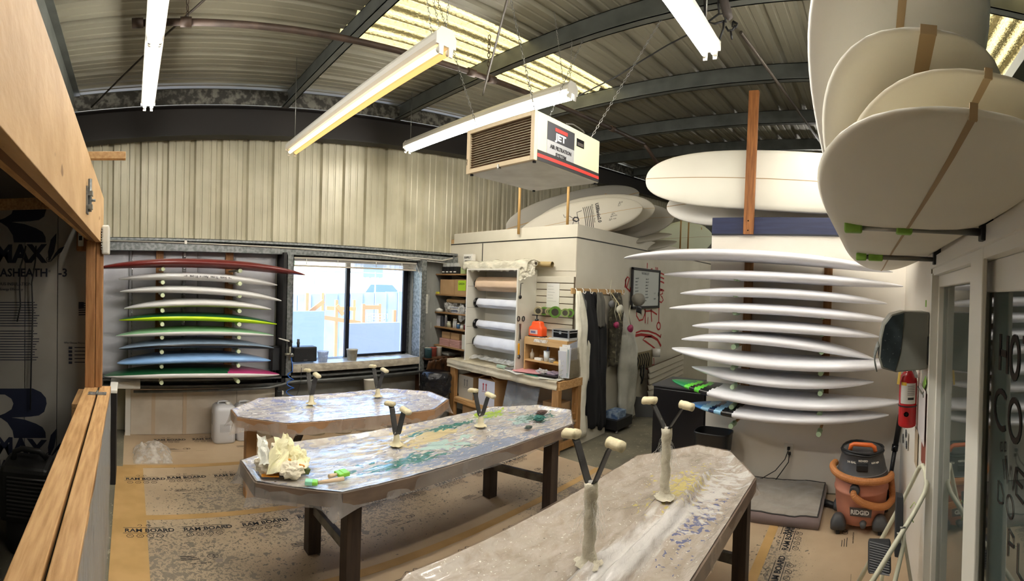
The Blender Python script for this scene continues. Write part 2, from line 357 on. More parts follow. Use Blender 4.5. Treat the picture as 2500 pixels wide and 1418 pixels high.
for k in range(-7, 3):
    y0 = 3.0+.95*k
    if y0 > 5.5: continue
    if k in (0, -5):
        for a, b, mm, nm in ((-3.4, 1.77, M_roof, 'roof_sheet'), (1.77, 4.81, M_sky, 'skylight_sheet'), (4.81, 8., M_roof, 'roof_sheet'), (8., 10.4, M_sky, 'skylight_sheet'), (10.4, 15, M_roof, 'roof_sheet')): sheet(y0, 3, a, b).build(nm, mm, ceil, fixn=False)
    elif k == -99:
        for a, b, mm, nm in ((-3.4, .3, M_roof, 'roof_sheet'), (.3, 1.8, M_sky, 'skylight_sheet'), (1.8, 15, M_roof, 'roof_sheet')): sheet(y0, 3, a, b).build(nm, mm, ceil, fixn=False)
    else: sheet(y0, 3, -3.4, 15).build('roof_sheet', M_roof, ceil, fixn=False)
def purlin(x, y0=-3.4, y1=5.42, h=.2, fl=.07, m=None):
    z1 = zr(x)-.005; z0 = z1-h; p = MB(); t = .006
    p.box(x-t, x+t, y0, y1, z0, z1); p.box(x-fl, x+t, y0, y1, z0, z0+t); p.box(x-t, x+fl, y0, y1, z1-t, z1); p.box(x-fl, x-fl+t, y0, y1, z0, z0+.02)
    return p.build('purlin', m or M_purlin, ceil)
for x in (-.65, 1.77, 3.29, 4.81, 6.33, 7.85, 9.37, 10.9, 12.4): purlin(x)
def rafter(y, x0, x1, top=.2, h=.33, nm='rafter', m=None):
    p = MB(); m = m or M_dark
    def sl(dy0, dy1, a, b): 
        pts = [(x0, y+dy0, zr(x0)-a), (x1, y+dy0, zr(x1)-a), (x1, y+dy0, zr(x1)-b), (x0, y+dy0, zr(x0)-b)]; p.prism(pts, (0, dy1-dy0, 0))
    sl(-.005, .005, top, top+h); sl(-.09, .09, top+h-.012, top+h); sl(-.09, .09, top, top+.012)
    return p.build(nm, m, ceil)
rafter(5.3, -3.3, 15)
rafter(-2.2, -3.3, 15)
MB().prism([(-.7, 5.2, zr(-.7)-.195), (15, 5.2, zr(15)-.195), (15, 5.2, zr(15)-.03), (-.7, 5.2, zr(-.7)-.03)], (0, .01, 0)).build('eave_closure', M_galvd, ceil)

# window wall ---------------------------------------------------------
YW = 5.45
wb = S('wall_back', MB().box(-3.3, 15, YW+.09, YW+.12, 2.3, 3.4), M_cream)
for k in range(17):
    x0 = -.72+.95*k; m = MB(); us = [(q+b)*.3167 for q in range(3) for b in BR[:-1]]+[.95]
    vs = []
    for u in us:
        for z in (2.2, zr(x0+u)-.16): vs.append((x0+u, YW+ribs(u if u < .95 else 0)*1.2, z))
    m.add(vs, [(2*i, 2*i+1, 2*i+3, 2*i+2) for i in range(len(us)-1)]).build('wall_panel', M_cream, wb, fixn=False)
# girts, channels
def girt(z0, z1, x0, x1, y0, m=M_galv, nm='girt', par=None):
    p = MB(); p.box(x0, x1, YW-.01, YW, z0, z1); p.box(x0, x1, y0, YW, z1-.006, z1); p.box(x0, x1, y0, YW, z0, z0+.006); p.box(x0, x1, y0, y0+.006, z0, z0+.035); p.box(x0, x1, y0, y0+.006, z1-.03, z1)
    return p.build(nm, m, par or wb)
girt(2.1, 2.245, -.6, 4.4, 5.27)
MB().box(-.6, 4.4, 5.262, 5.268, 2.1, 2.19).build('girt', M_galv, wb)
girt(.555, .67, -.3, 4.2, 5.2, m=mat('girt_grey', '#6d6f6e', .5, .4, '#595b5b', 9))
# insulation, parts of the wall
for i, (a, b) in enumerate(((-.6, -.02), (-.02, .36), (.36, .78), (.78, 1.2), (1.2, 1.73))):
    m = MB(); random.seed(i)
    m.grid(lambda u, v: (a+.003+(b-a-.006)*u, YW-.02+.006*noise.noise((u*3+i, v*4, 2)), .66+1.45*v), 8, 14); m.build('foil_panel', M_foil, wb, solid=.01)
for x, wd in ((.355, .012), (.62, .045), (.02, .012), (1.2, .01)):
    MB().grid(lambda u, v: (x+wd*(u-.5), YW-.034+.004*noise.noise((u, v*30, x)), .66+1.45*v), 2, 40).build('foil_tape', M_tape, wb, solid=.002)
MB().box(-.6, 1.75, YW-.004, YW+.03, .5, 2.12).build('backing_board', M_grey, wb)
MB().box(-3.3, 1.88, YW+.03, YW+.09, 0, 2.3).box(1.88, 3.715, YW+.03, YW+.09, 0, .76).box(3.715, 15, YW+.03, YW+.09, 0, 2.3).build('outer_sheeting', M_cream, wb)
for i, (a, b) in enumerate(((.02, .62), (.62, 1.25), (1.25, 1.72))):
    MB().box(a+.002, b-.002, 5.3, 5.33, .005, .56).build('foam_panel', mat('foam_board_pale', '#cfc4b4', .6, col2='#c0b4a3', ns=4, bump=.15, bs=9), wb, bevel=.003)
for x in (.28, .64): MB().box(x-.022, x+.022, 5.296, 5.3, .01, .56).build('foam_seam_tape', mat('foam_tape', '#c2ad93', .5), wb)
MB().box(-.04, .02, 5.27, 5.32, .0, .57).build('foam_edge', M_plainwhite, wb)
MB().box(1.725, 1.745, 5.27, 5.34, 0, .6).build('edge_post', M_black, wb)
# lower wall under the window and right of it
MB().box(1.745, 4.43, 5.42, 5.45, 0, .76).build('lower_wall_board', mat('lower_wall', '#9b9a94', .6, col2='#84847f', ns=5, nd=6, col3='#4c4944', s3=14, t3=.72, w3=.04), wb)
MB().box(3.7, 4.43, 5.4, 5.45, .6, 2.14).build('side_wall_board', M_grey, wb)
# steel jambs
MB().box(1.76, 1.80, 5.2, 5.45, .55, 2.12).build('jamb_post', M_black, wb)
MB().box(1.80, 1.885, 5.2, 5.22, .55, 2.10).box(1.80, 1.81, 5.2, 5.5, .55, 2.1).box(1.878, 1.885, 5.2, 5.5, .55, 2.1).build('jamb_post', M_galv, wb)
MB().box(3.72, 3.79, 5.19, 5.21, .6, 2.12).box(3.71, 3.72, 5.19, 5.55, .6, 2.12).build('jamb_post', M_galv, wb)
MB().box(3.79, 3.80, 5.2, 5.3, .6, 2.12).build('jamb_lip', M_black, wb)
MB().box(1.885, 3.71, 5.3, 5.6, 2.08, 2.12).build('window_head', M_galv, wb)
MB().box(1.87, 3.72, 5.44, 5.6, .6, .8).build('sill_wall', M_grey, wb)
# window
win = S('window_1', MB().box(1.885, 3.71, 5.52, 5.56, .76, .80), mat('bronze_aluminium', '#23232a', .4, .5))
MB().box(1.885, 3.71, 5.52, 5.56, 2.04, 2.08).box(1.886, 1.92, 5.521, 5.559, .801, 2.039).box(3.675, 3.709, 5.521, 5.559, .801, 2.039).build('frame_bar', MATS['bronze_aluminium'], win)
MB().box(2.73, 2.765, 5.50, 5.55, .79, 2.05).box(2.77, 2.80, 5.53, 5.57, .79, 2.05).build('mullion', MATS['bronze_aluminium'], win)
MB().box(2.80, 3.68, 5.50, 5.53, .80, .835).box(3.62, 3.675, 5.50, 5.53, .80, 2.04).build('sash', MATS['bronze_aluminium'], win)
MB().box(2.738, 2.758, 5.485, 5.5, 1.32, 1.47).build('latch', M_black, win)
def glassmat(nm, tint, ior=1.5, dust_haze=0.):
    m = bpy.data.materials.new(nm); m.use_nodes = True; n = m.node_tree.nodes; l = m.node_tree.links; n.remove(n['Principled BSDF'])
    tr = n.new('ShaderNodeBsdfTransparent'); tr.inputs[0].default_value = L(tint)
    if dust_haze:
        tl = n.new('ShaderNodeBsdfDiffuse' if 'door' in nm else 'ShaderNodeBsdfTranslucent'); tl.inputs[0].default_value = L('#8fa29a' if 'door' in nm else '#f4f6ff'); md = n.new('ShaderNodeMixShader'); md.inputs[0].default_value = dust_haze; l.new(tr.outputs[0], md.inputs[1]); l.new(tl.outputs[0], md.inputs[2]); tr = md  # window: pale dusty veil; door: grey-green haze painted in to brighten dark panes
    g = n.new('ShaderNodeBsdfGlossy'); g.inputs['Roughness'].default_value = .03
    f = n.new('ShaderNodeFresnel'); f.inputs[0].default_value = ior; mx = n.new('ShaderNodeMixShader'); l.new(f.outputs[0], mx.inputs[0]); l.new(tr.outputs[0], mx.inputs[1]); l.new(g.outputs[0], mx.inputs[2]); l.new(mx.outputs[0], n['Material Output'].inputs[0]); return m
M_glass = glassmat('window_glass', '#f4f7fa', 1.4, .025)
MB().box(1.92, 2.74, 5.54, 5.544, .8, 2.04).build('pane', M_glass, win); MB().box(2.79, 3.66, 5.515, 5.519, .83, 2.04).build('pane', M_glass, win)
# raised slatted blind at the head of the window
bl = thing('window_blind', 'white slatted blind drawn up at the head of the window', 'blind', (2.8, 5.33, 2.0))
MB().box(1.89, 3.70, 5.30, 5.36, 2.055, 2.10).build('head_rail', mat('blind_vinyl', '#c9c4b6', .5), bl, bevel=.004)
for k in range(8):
    m = MB(); z = 2.046-k*.0075; m.box(1.90, 3.69, 5.3, 5.35, z-.0015, z+.0015).build('slat', MATS['blind_vinyl'], bl)
m = MB().box(1.90, 3.69, 5.295, 5.355, 1.965, 1.985); m.build('bottom_rail', mat('blind_rail', '#b2a99a', .5), bl, bevel=.003)
for x in (2.08, 2.5, 3.05, 3.45): MB().tube([(x, 5.292, 2.06), (x, 5.29, 1.99)], .004).build('ladder_cord', M_plainwhite, bl)
MB().tube([(3.685, 5.29, 2.05), (3.69, 5.2, 1.9), (3.692, 5.17, .9), (3.70, 5.17, .62), (3.71, 5.17, .42)], .0025, 6).lathe([(.002, 0), (.006, .01), (.005, .03), (.002, .035)], (3.71, 5.17, .4), 8).build('pull_cord', M_plainwhite, bl)

# hall partition printed with insulation branding ------------------------
wh = S('wall_hall', MB().box(-3.2, -.3, 3.36, 3.45, 0, 2.33), M_grey)
M_hallfoil = mat('hall_foil', '#97928a', .5, .15, '#8a857d', 2.5, bump=.12, bs=6)
for a, b in ((-3.2, -1.98), (-1.98, -.76), (-.76, -.52), (-.52, -.3)): MB().box(a+.003, b-.003, 3.33, 3.36, .07, 2.28).build('insulation_panel', M_hallfoil, wh)
MB().box(-3.2, -.3, 3.30, 3.36, 2.28, 2.36).build('top_plate', M_wood, wh)
MB().box(-3.2, -.3, 3.30, 3.36, -.0, .07).build('bottom_plate', M_wood, wh)
ink = MB(); yp = 3.3285
def hp(px, py): return at(px, py, Y=yp)
def poly(mb, pts, y=None):
    n = len(pts); vs = [Vector(p) for p in pts]; mb.add(vs, [tuple(range(n))], 0)
def brand(dy):
    f = lambda x, y: hp(x, y+dy)
    # the big R: bowl with round counter and swept leg (cut off by the frame on the left)
    B = 640
    bowl = [(x, max(y, 508-dy) if dy == 0 else y) for x, y in [(-40, B-169), (80, B-169), (100, B-160), (112, B-146), (114, B-132), (108, B-112), (95, B-103), (74, B-100), (28, B-98), (-10, B-100), (12, B-108), (28, B-118), (33, B-132), (28, B-144), (12, B-154), (-40, B-155)]]
    leg = [(-40, B-104), (28, B-98), (60, B-93), (88, B-83), (104, B-74), (111, B-62), (112, B-48), (34, B-48), (31, B-66), (18, B-86), (2, B-97), (-40, B-100)]
    poly(ink, [f(*p) for p in bowl]); poly(ink, [f(*p) for p in leg])
    textmesh(ink, 'RMAX', f(110, 592+46+1), (1, 0, 0), (0, 0, 1), .175, align='RIGHT', bold=.008)
    for s_, pts in ((0, [(119, 640), (117, 615), (124, 585), (138, 569), (137, 590), (132, 615)]), (0, [(122, 641), (135, 618), (145, 606), (158, 601), (150, 615), (140, 622)])): poly(ink, [f(*p) for p in pts])
    o_ = f(119, 633); stroke(ink, [o_+Vector((.017*math.cos(a), 0, .017*math.sin(a))) for a in [k*PI/8 for k in range(17)]], .004, (0, -1, 0), 0, .0005)
    textmesh(ink, 'R', f(119, 637)-Vector((.008, 0, 0)), (1, 0, 0), (0, 0, 1), .024)
    textmesh(ink, '-3', f(165, 675), (1, 0, 0), (0, 0, 1), .082, align='RIGHT', bold=.002)
    textmesh(ink, 'THERMASHEATH', f(117, 675), (1, 0, 0), (0, 0, 1), .082, align='RIGHT', bold=.002); textmesh(ink, 'o', f(118, 664), (1, 0, 0), (0, 0, 1), .03)
    textmesh(ink, 'POLYISOCYANURATE CONTINUOUS INSULATION', f(78, 697), (1, 0, 0), (0, 0, 1), .032, align='RIGHT')
    textmesh(ink, 'Maximum Energy Efficiency', f(56, 709), (1, 0, 0), (0, 0, 1), .026, align='RIGHT')
brand(0); brand(477)
random.seed(3)
for k in range(22):   # small print
    y = 738+k*6.4+(6 if k > 9 else 0); x1 = 96+random.randint(-14, 0); p, q = hp(0, y), hp(x1, y); stroke(ink, [p, q], .006, (0, -1, 0), 0, .0005)
for k in range(5): p = hp(172, 846+k*9); stroke(ink, [p, p+Vector((.0, 0, -.018))], .026, (0, -1, 0), 0, .0005); p = hp(182, 848+k*9); stroke(ink, [p, hp(212, 848+k*9)], .006, (0, -1, 0), 0, .0005)
textmesh(ink, 'Why Choose Polyiso', hp(156, 838), (1, 0, 0), (0, 0, 1), .018)
p = [hp(192, 738), hp(213, 739), hp(213, 768), hp(192, 772)]; 
for k in range(6): stroke(ink, [hp(192, 741+k*5.5), hp(213, 740+k*5.5)], .008, (0, -1, 0), 0, .0005)
poly(ink, [hp(192, 737), hp(205, 737), hp(205, 753), hp(192, 754)])
ink.build('printed_branding', mat('ink_hall', '#10162c', .6), wh, fixn=False)
S('ceiling_hall', MB().box(-3.2, -.31, -.4, 3.4, 2.36, 2.42), mat('hall_ceiling', '#3b3a38', .8))
S('wall_left_outer', MB().box(-3.4, -3.3, -3.4, 5.6, 0, 4), M_grey)
S('wall_front_outer', MB().box(-3.4, 15, -3.4, -3.3, 0, 5.2), M_grey)
S('wall_right_outer', MB().box(15, 15.1, -3.4, 5.6, 0, 5.2), M_grey)
# left gate wall: header, post, rails --------------------------------------
wlft = S('wall_left', MB().box(-.235, -.2, .05, 3.42, 2.03, 2.37), M_ply, bevel=.002)
MB().box(-.3, -.236, .05, 3.3, 2.05, 2.09).build('header_soffit', M_wood, wlft)
MB().box(-.3, -.262, .05, 3.42, 2.09, 2.36).build('header_stud', M_wood, wlft)
MB().box(-.262, -.236, .05, 3.42, 2.035, 2.05).build('header_batten', mat('dark_batten', '#6d4c2c', .6), wlft)
MB().box(-.30, -.235, 3.14, 3.24, 1.05, 2.04).build('door_post', M_woodz, wlft, bevel=.003)
MB().box(-.232, -.186, 3.15, 3.24, 1.05, 2.06).build('door_post', M_woodz, wlft, bevel=.003)
MB().box(-.302, -.212, .2, 3.2, 1.012, 1.05).build('cap_rail', M_wood, wlft, bevel=.004)
MB().box(-.302, -.218, .2, 3.2, .0, 1.012).build('half_wall', M_grey, wlft)
MB().box(-.36, -.302, 2.9, 3.3, .2, 1.0).build('stud', M_wood, wlft, bevel=.003)
MB().box(-.24, -.03, 2.3, 2.34, 2.375, 2.41).build('nailed_offcut', M_woodlt, wlft, bevel=.002)
# barrel bolt on the header
m = MB().box(-.2, -.192, 2.07, 2.13, 2.08, 2.2); m.tube([(-.185, 2.1, 2.09), (-.185, 2.1, 2.235)], .009); m.box(-.196, -.172, 2.08, 2.12, 2.1, 2.12).box(-.196, -.172, 2.08, 2.12, 2.16, 2.18); m.tube([(-.185, 2.1, 2.14), (-.16, 2.1, 2.14)], .006)
m.build('barrel_bolt', M_galv, wlft)
# gate leaf
gate = thing('half_gate', 'waist-high wooden gate leaf along the left opening, wrapped in clear plastic', 'gate', (-.165, 1.7, 0))
MB().box(-.200, -.125, .2, 3.2, 1.012, 1.05).build('top_rail', M_wood, gate, bevel=.004)
MB().box(-.198, -.13, .2, 3.19, .02, 1.012).build('gate_panel', mat('gate_board', '#8e8d8b', .5, col2='#7b7a78', ns=5, stretch=(1, 3, .4)), gate)
M_film = film('clear_film', '#c9ced2', .55, .12, .9, 14, (1, 5, .6))
MB().grid(lambda u, v: (-.124+.008*noise.noise((v*3, u*9, 1)), .2+3.0*u, .02+1.025*v), 60, 20).build('plastic_cover', M_film, gate)
for y in (.97, 2.98):
    m = MB(); yy = y; zz = 1.0505
    m.box(-.262, -.214, yy-.035, yy+.035, zz, zz+.003); m.box(-.198, -.145, yy-.035, yy+.035, zz, zz+.003); m.tube([(-.206, yy-.04, zz+.006), (-.206, yy+.045, zz+.006)], .0065)
    for q in ((-.245, .02), (-.245, -.02), (-.165, .02), (-.165, -.02)): m.lathe([(.005, 0), (.005, .0045), (.001, .0055)], (q[0], yy+q[1], zz), 8)
    m.build('hinge', M_galv, gate)

# right wall with the glazed door -------------------------------------------
YR = -.35
wr = S('wall_front', MB().box(2.49, 4.44, YR-.1, YR, 0, 2.33), M_white)
MB().box(-.3, 2.49, YR-.1, YR, 2.02, 2.12).build('header_wall', M_white, wr)
MB().box(2.47, 2.49, YR-.02, YR+.012, 0, 2.0).build('raw_edge', mat('raw_edge', '#6d5a34', .9, col2='#3f3420', ns=40), wr)
dr = S('door_1', MB().box(-.3, 2.47, YR-.09, YR+.022, 1.965, 2.02).box(-.3, 2.47, YR-.09, YR+.008, 1.93, 1.965).box(2.425, 2.47, YR-.09, YR+.015, 0, 1.94), M_frame)
MB().box(2.40, 2.425, YR-.07, YR-.02, 0, 1.945).build('stile', M_frame, dr, bevel=.004)
MB().box(1.365, 1.535, YR-.006, YR+.01, 0, 1.965).build('stile', M_frame, dr, bevel=.004)
MB().box(1.535, 2.40, YR-.07, YR-.02, 1.87, 1.93).build('rail', M_frame, dr, bevel=.004)
MB().box(-.3, 1.461, YR-.05, YR-.03, 1.83, 1.93).build('rail', M_frame, dr, bevel=.004)
MB().box(1.461, 1.56, YR-.05, YR-.03, 0, 1.93).build('stile', M_frame, dr, bevel=.003)
MB().box(-.3, 1.461, YR-.05, YR-.03, 0, .1).box(1.535, 2.40, YR-.07, YR-.02, 0, .08).build('rail', M_frame, dr)
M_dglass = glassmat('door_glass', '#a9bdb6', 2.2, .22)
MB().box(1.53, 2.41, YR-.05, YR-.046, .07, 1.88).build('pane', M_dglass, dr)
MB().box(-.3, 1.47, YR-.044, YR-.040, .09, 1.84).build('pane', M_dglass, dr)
# dim room behind the glass
S('wall_beyond_door', MB().box(-.4, 9, -1.6, -1.55, 0, 2.6), mat('beyond', '#94a39b', .8))
S('ceiling_beyond_door', MB().box(-.4, 9, -1.6, YR-.1, 2.55, 2.6), mat('beyond_ceiling', '#77776c', .8))
S('wall_doorway', MB().box(-.42, -.32, -1.6, -.36, 0, 2.6), MATS['beyond'])
# handwriting on the door glass
hw = MB(); yg = YR-.0388
def write(word, px, py, pw, ph, wd, tilt=0):
    """word starts at (px,py) top-left in room terms; letters laid on the glass plane"""
    a = at(px, py, Y=yg); b = at(px, py+ph, Y=yg); hgt = a.z-b.z; x = a.x
    adv = (at(px, py, Y=yg).x-at(px+pw, py, Y=yg).x)
    for ch in word:
        if ch != ' ':
            for st in LET[ch]: stroke(hw, [(x-q[0]*adv*1.5, yg, b.z+q[1]*hgt+tilt*q[0]) for q in st], wd, (0, 1, 0), 0, .0008)
        x -= adv*1.25
for wd_ in (('HOT', 2443, 815, 20, 90, .02), ('COAT', 2430, 945, 27, 88, .016), ('WET', 2455, 1112, 22, 62, .009), ('DO NOT', 2437, 1172, 17, 50, .006), ('PLEASE', 2462, 1290, 19, 70, .009)): write(*wd_)
for px in (2444, 2453): c_ = at(px, 1090, Y=yg); stroke(hw, [c_+Vector((.008*math.cos(t), 0, .013*math.sin(t))) for t in [k*PI/5 for k in range(11)]], .004, (0, 1, 0), 0, .0008)
for px in (2448, 2454): stroke(hw, [at(px, 1120, Y=yg), at(px+5, 1170, Y=yg)], .005, (0, 1, 0), 0, .0008)
hw.build('marker_writing', mat('marker_brown', '#2a2522', .8, spec=.1), dr, fixn=False)
# rack partition --------------------------------------------------------------
XR = 4.32
wk = S('wall_right', MB().box(XR, XR+.12, YR, 1.505, 0, 2.36), M_white)
MB().box(XR-.02, XR+.14, YR-.05, 1.5, 2.36, 2.53).build('blue_beam', mat('navy_paint', '#232a4a', .5, col2='#1b2140', ns=9, stretch=(1, .4, 6)), wk, bevel=.003)
MB().box(XR-.022, XR-.02, YR-.05, 1.5, 2.362, 2.372).build('beam_edge', M_black, wk)
MB().box(4.46, 5.7, YR, 1.5, 2.40, 2.46).build('loft_deck', M_ply, wk)
MB().tube([at(2221, 640, X=4.30), at(2219, 700, X=4.30), at(2223, 760, X=4.30), at(2216, 860, X=4.31)], .006, 8).build('copper_wire', mat('copper_wire', '#7a4a2e', .4, .5), wk)
# office -------------------------------------------------------------------------
XO = 4.41; YO = 3.16
of = S('wall_office', MB().box(XO, 9.1, YO, 5.44, 0, 2.40), M_office)
MB().box(XO-.012, XO, 3.15, 5.36, 2.392, 2.54).build('fascia_board', M_office, of, bevel=.002)
MB().box(XO, 9.1, YO-.012, YO, 2.392, 2.54).build('fascia_board', M_office, of, bevel=.002)
MB().box(XO-.004, 9.1, YO-.004, 5.44, 2.38, 2.394).build('shadow_gap', M_black, of)
MB().box(XO, 9.1, YO, 5.44, 2.40, 2.46).build('office_roof', M_ply, of)
MB().box(XO-.004, XO, at(1178, 620, X=XO).y-.006, at(1178, 620, X=XO).y+.006, 2.1, 2.375).build('panel_gap', M_black, of)
MB().box(XO-.006, XO, 3.165, at(1308, 640, X=XO).y, 2.0, 2.38).build('smooth_panel', M_office, of)
S('wall_back_room', MB().box(9.1, 9.2, -.4, 3.16, 0, 2.5), M_office)
# ================================================================== LAMPS
M_fix = mat('fixture_white', '#c9c6bc', .4)
M_tw = emis('tube_white', '#fffaf1', TUBE); M_twarm = emis('tube_warm', '#ffd28a', 3.2); M_tdim = emis('tube_dim', '#ffbe72', .6)
M_chain = mat('chain_steel', '#8d8d88', .35, .8)
def fixture(name, label, p0, d, Ln, tubes, nsec=1, group=None):
    """p0: start of the underside, d: unit direction"""
    o = thing(name, label, 'light', p0, group)
    p0 = Vector(p0); d = Vector(d); s = Vector((-d.y, d.x, 0)); u = Vector((0, 0, 1))
    sec = Ln/nsec
    prof = [(-.065, .02), (-.05, 0), (-.02, .006), (.02, .006), (.05, 0), (.065, .02), (.065, .05), (.035, .09), (-.035, .09), (-.065, .05)]
    MB().prism([p0+s*a+u*(b+.035) for a, b in prof], d*Ln).build('housing', M_fix, o)
    for k in range(nsec):
        a0 = p0+d*(k*sec+.03); a1 = p0+d*((k+1)*sec-.03)
        for j, q in enumerate((-.032, .032)):
            MB().tube([a0+s*q+u*.012, a1+s*q+u*.012], .0155, 12).build('tube_lamp', tubes[j], o)
            m = MB()
            for e, dd in ((a0, -1), (a1, 1)):
                m.tube([e+s*q+u*.012+d*dd*.001, e+s*q+u*.012+d*dd*.02], .017, 12)
            m.build('lamp_holder', M_fix, o)
    m = MB()
    for e in (p0-d*.004, p0+d*(Ln-.004)):
        m.prism([e+s*a+u*b for a, b in ((-.068, .03), (-.05, .03), (-.045, -.02), (-.02, -.02), (-.018, .03), (.018, .03), (.02, -.02), (.045, -.02), (.05, .03), (.068, .03), (.068, .09), (.036, .13), (-.036, .13), (-.068, .09))], d*.008)
    m.build('end_plate', M_fix, o)
    return o
lamp1 = fixture('fluorescent_light', 'long white two-section fluorescent fixture hanging nearest the left opening', (.145, 2.02, 3.38), (0, 1, 0), 2.44, (M_tw, M_tw), 2)
lamp2 = fixture('fluorescent_light', 'fluorescent fixture with one warm yellow tube and one dim tube, left of the air cleaner', (1.575, 2.04, 3.06), (0, 1, 0), 2.44, (M_tdim, M_twarm), 1)
lamp3 = fixture('fluorescent_light', 'white fluorescent fixture hanging just behind the air cleaner', (3.17, 2.37, 3.40), (0, 1, 0), 2.44, (M_tw, M_tw), 1)
lamp4 = fixture('fluorescent_light', 'white fluorescent fixture running crosswise above the near table', (.36, 1.03, 3.3), (1, 0, 0), 2.44, (M_tw, M_tw), 1)
# added unseen fixtures: extra light for the right corner and the back of the shed
fixture('fluorescent_light', 'added fluorescent fixture, unseen above the overhead blanks, to light the right corner', (2.0, .12, 3.5), (1, 0, 0), 2.2, (M_tw, M_tw), 1)
fixture('fluorescent_light', 'added fluorescent fixture, unseen in the shed beyond the rack wall, for extra light', (6.6, -2.6, 3.7), (1, 0, 0), 2.2, (M_tw, M_tw), 1)
fixture('fluorescent_light', 'added fluorescent fixture far back, unseen behind the long blank, to brighten the roof there', (9.0, -.9, 3.85), (0, 1, 0), 2.2, (M_tw, M_tw), 1)
fixture('fluorescent_light', 'added fluorescent fixture beyond the office roof, unseen behind the blanks, for extra light', (12.0, .9, 4.0), (0, 1, 0), 1.5, (M_tw, M_tw), 1)
def chainmesh(p0, p1, lk=.034, wd=.009, r=.0022):
    m = MB(); p0, p1 = Vector(p0), Vector(p1); d = p1-p0; n = max(2, int(d.length/(lk*.78))); dn = d.normalized(); a = dn.orthogonal().normalized(); b = dn.cross(a)
    for k in range(n):
        c = p0+d*((k+.5)/n); s = a if k % 2 else b
        m.tube([c+dn*(lk/2*math.sin(t))+s*(wd/2*1.6*math.cos(t)) for t in [j*PI/4 for j in range(8)]], r, 4, closed=True)
    return m
def wire(p0, p1, r=.0025): return MB().tube([p0, p1], r, 6)
# ================================================================== SURFBOARDS
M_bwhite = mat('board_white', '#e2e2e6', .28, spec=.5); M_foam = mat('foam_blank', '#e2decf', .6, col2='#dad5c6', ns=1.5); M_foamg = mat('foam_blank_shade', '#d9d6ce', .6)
M_str = mat('stringer_brown', '#a48a63', .6)
def board(label, A, B, wdir, W, T, bow, eA=(2.2, 1.3), eB=(2.2, 1.3), mats=None, mfn=None, group=None, name='surfboard', stringer=0., ns=30, sides='both', cat='surfboard'):
    A, B = Vector(A), Vector(B); ax = (B-A); Ln = ax.length; ax.normalize(); wd = Vector(wdir); wd = (wd-ax*wd.dot(ax)).normalized(); nm = ax.cross(wd)
    if nm.z < 0: nm = -nm
    K = 18; vs = []; fs = []; ms = []
    ss = [-math.cos(PI*i/ns) for i in range(ns+1)]
    def ctr(s): return A+(B-A)*((s+1)/2)+nm*(bow*(1-abs(s)**2.1))
    T *= 1.22
    def hw_(s): n, m = eA if s < 0 else eB; return max(.003, W/2*max(0, 1-abs(s)**n)**(1/m))
    def th_(s): return (T*max(0, 1-abs(s)**3)**.8+.008)/2
    def sec(s, a):
        c, q = math.cos(a), math.sin(a); return ctr(s)+wd*(hw_(s)*math.copysign(abs(c)**.7, c))+nm*(th_(s)*math.copysign(abs(q)**.85, q))
    for s in ss:
        for k in range(K): vs.append(sec(s, 2*PI*k/K))
    for i in range(ns):
        for k in range(K):
            fs.append((i*K+k, i*K+(k+1) % K, (i+1)*K+(k+1) % K, (i+1)*K+k)); q = math.sin(2*PI*(k+.5)/K)
            ms.append(mfn((ss[i]+ss[i+1])/2, q, math.cos(2*PI*(k+.5)/K)) if mfn else 0)
    fs += [tuple(range(K))[::-1], tuple(ns*K+k for k in range(K))]; ms += [ms[0], ms[-1]]
    m = MB().add(vs, fs, ms, True)
    if stringer:
        root = thing(name, label, cat, A, group)
        m.build('blank', mats or M_bwhite, root)
        st = MB(); n2 = 26; vv = []
        for side in (1, -1):
            v2 = []
            for i in range(n2+1):
                s = -.995+1.99*i/n2; p = ctr(s)+nm*side*(th_(s)+.0008); v2 += [p+wd*stringer/2, p-wd*stringer/2]
            st.add(v2, [(2*i, 2*i+1, 2*i+3, 2*i+2) for i in range(n2)])
        for s, e in ((-1, -1), (1, 1)):
            p = ctr(s*.998); h = th_(s*.98)+.001; st.prism([p+wd*stringer/2+nm*h, p-wd*stringer/2+nm*h, p-wd*stringer/2-nm*h, p+wd*stringer/2-nm*h], ax*(.004*e))
        st.build('stringer', M_str, root)
        o = root
    else:
        o = m.build(name, mats or M_bwhite); tag(o, label, cat, group)
    o['_f'] = 0; del o['_f']
    return o, (ctr, wd, nm, th_, hw_, ax)
# right-hand rack -----------------------------------------------------
XC = 4.02
def rrow(label, L_, R_, mid, W, T, eA, eB, mats=None, mfn=None, xs=3.8, **k):
    a = at(*L_, X=XC); b = at(*R_, X=XC); m = at(*mid, X=xs)
    f = (m.y-a.y)/(b.y-a.y); ch = a.z+(b.z-a.z)*f; bow = (m.z-ch)/(1-abs(2*f-1)**2.1)
    return board(label, a, b, (1, 0, 0), W, T, bow, eA, eB, mats, mfn, 'surfboards on the right-hand rack', **k)
pin = (2.0, 1.15); rnd = (2.6, 1.9); sq = (3.2, 1.5)
rrow('white longboard on the top row of the right rack', (1524, 630), (2180, 664), (1850, 622), .56, .075, (2.6, 1.5), rnd)
rrow('white surfboard second from the top of the right rack', (1622, 670), (2205, 699), (1880, 674), .52, .07, (2.2, 1.3), (2.2, 1.4))
rrow('shorter white surfboard third from the top of the right rack', (1661, 716), (2166, 741), (1880, 715), .5, .068, (2.1, 1.2), (2.2, 1.3))
rrow('long narrow white surfboard fourth from the top of the right rack', (1634, 752), (2190, 786), (1880, 757), .5, .068, pin, (2.2, 1.3))
rrow('short white surfboard fifth from the top of the right rack', (1690, 795), (2146, 822), (1880, 800), .5, .07, (2.2, 1.3), (2.3, 1.5))
rrow('white surfboard with a notched left tail, sixth row of the right rack', (1664, 828), (2133, 876), (1880, 835), .5, .068, (2.0, 1.1), (2.2, 1.2))
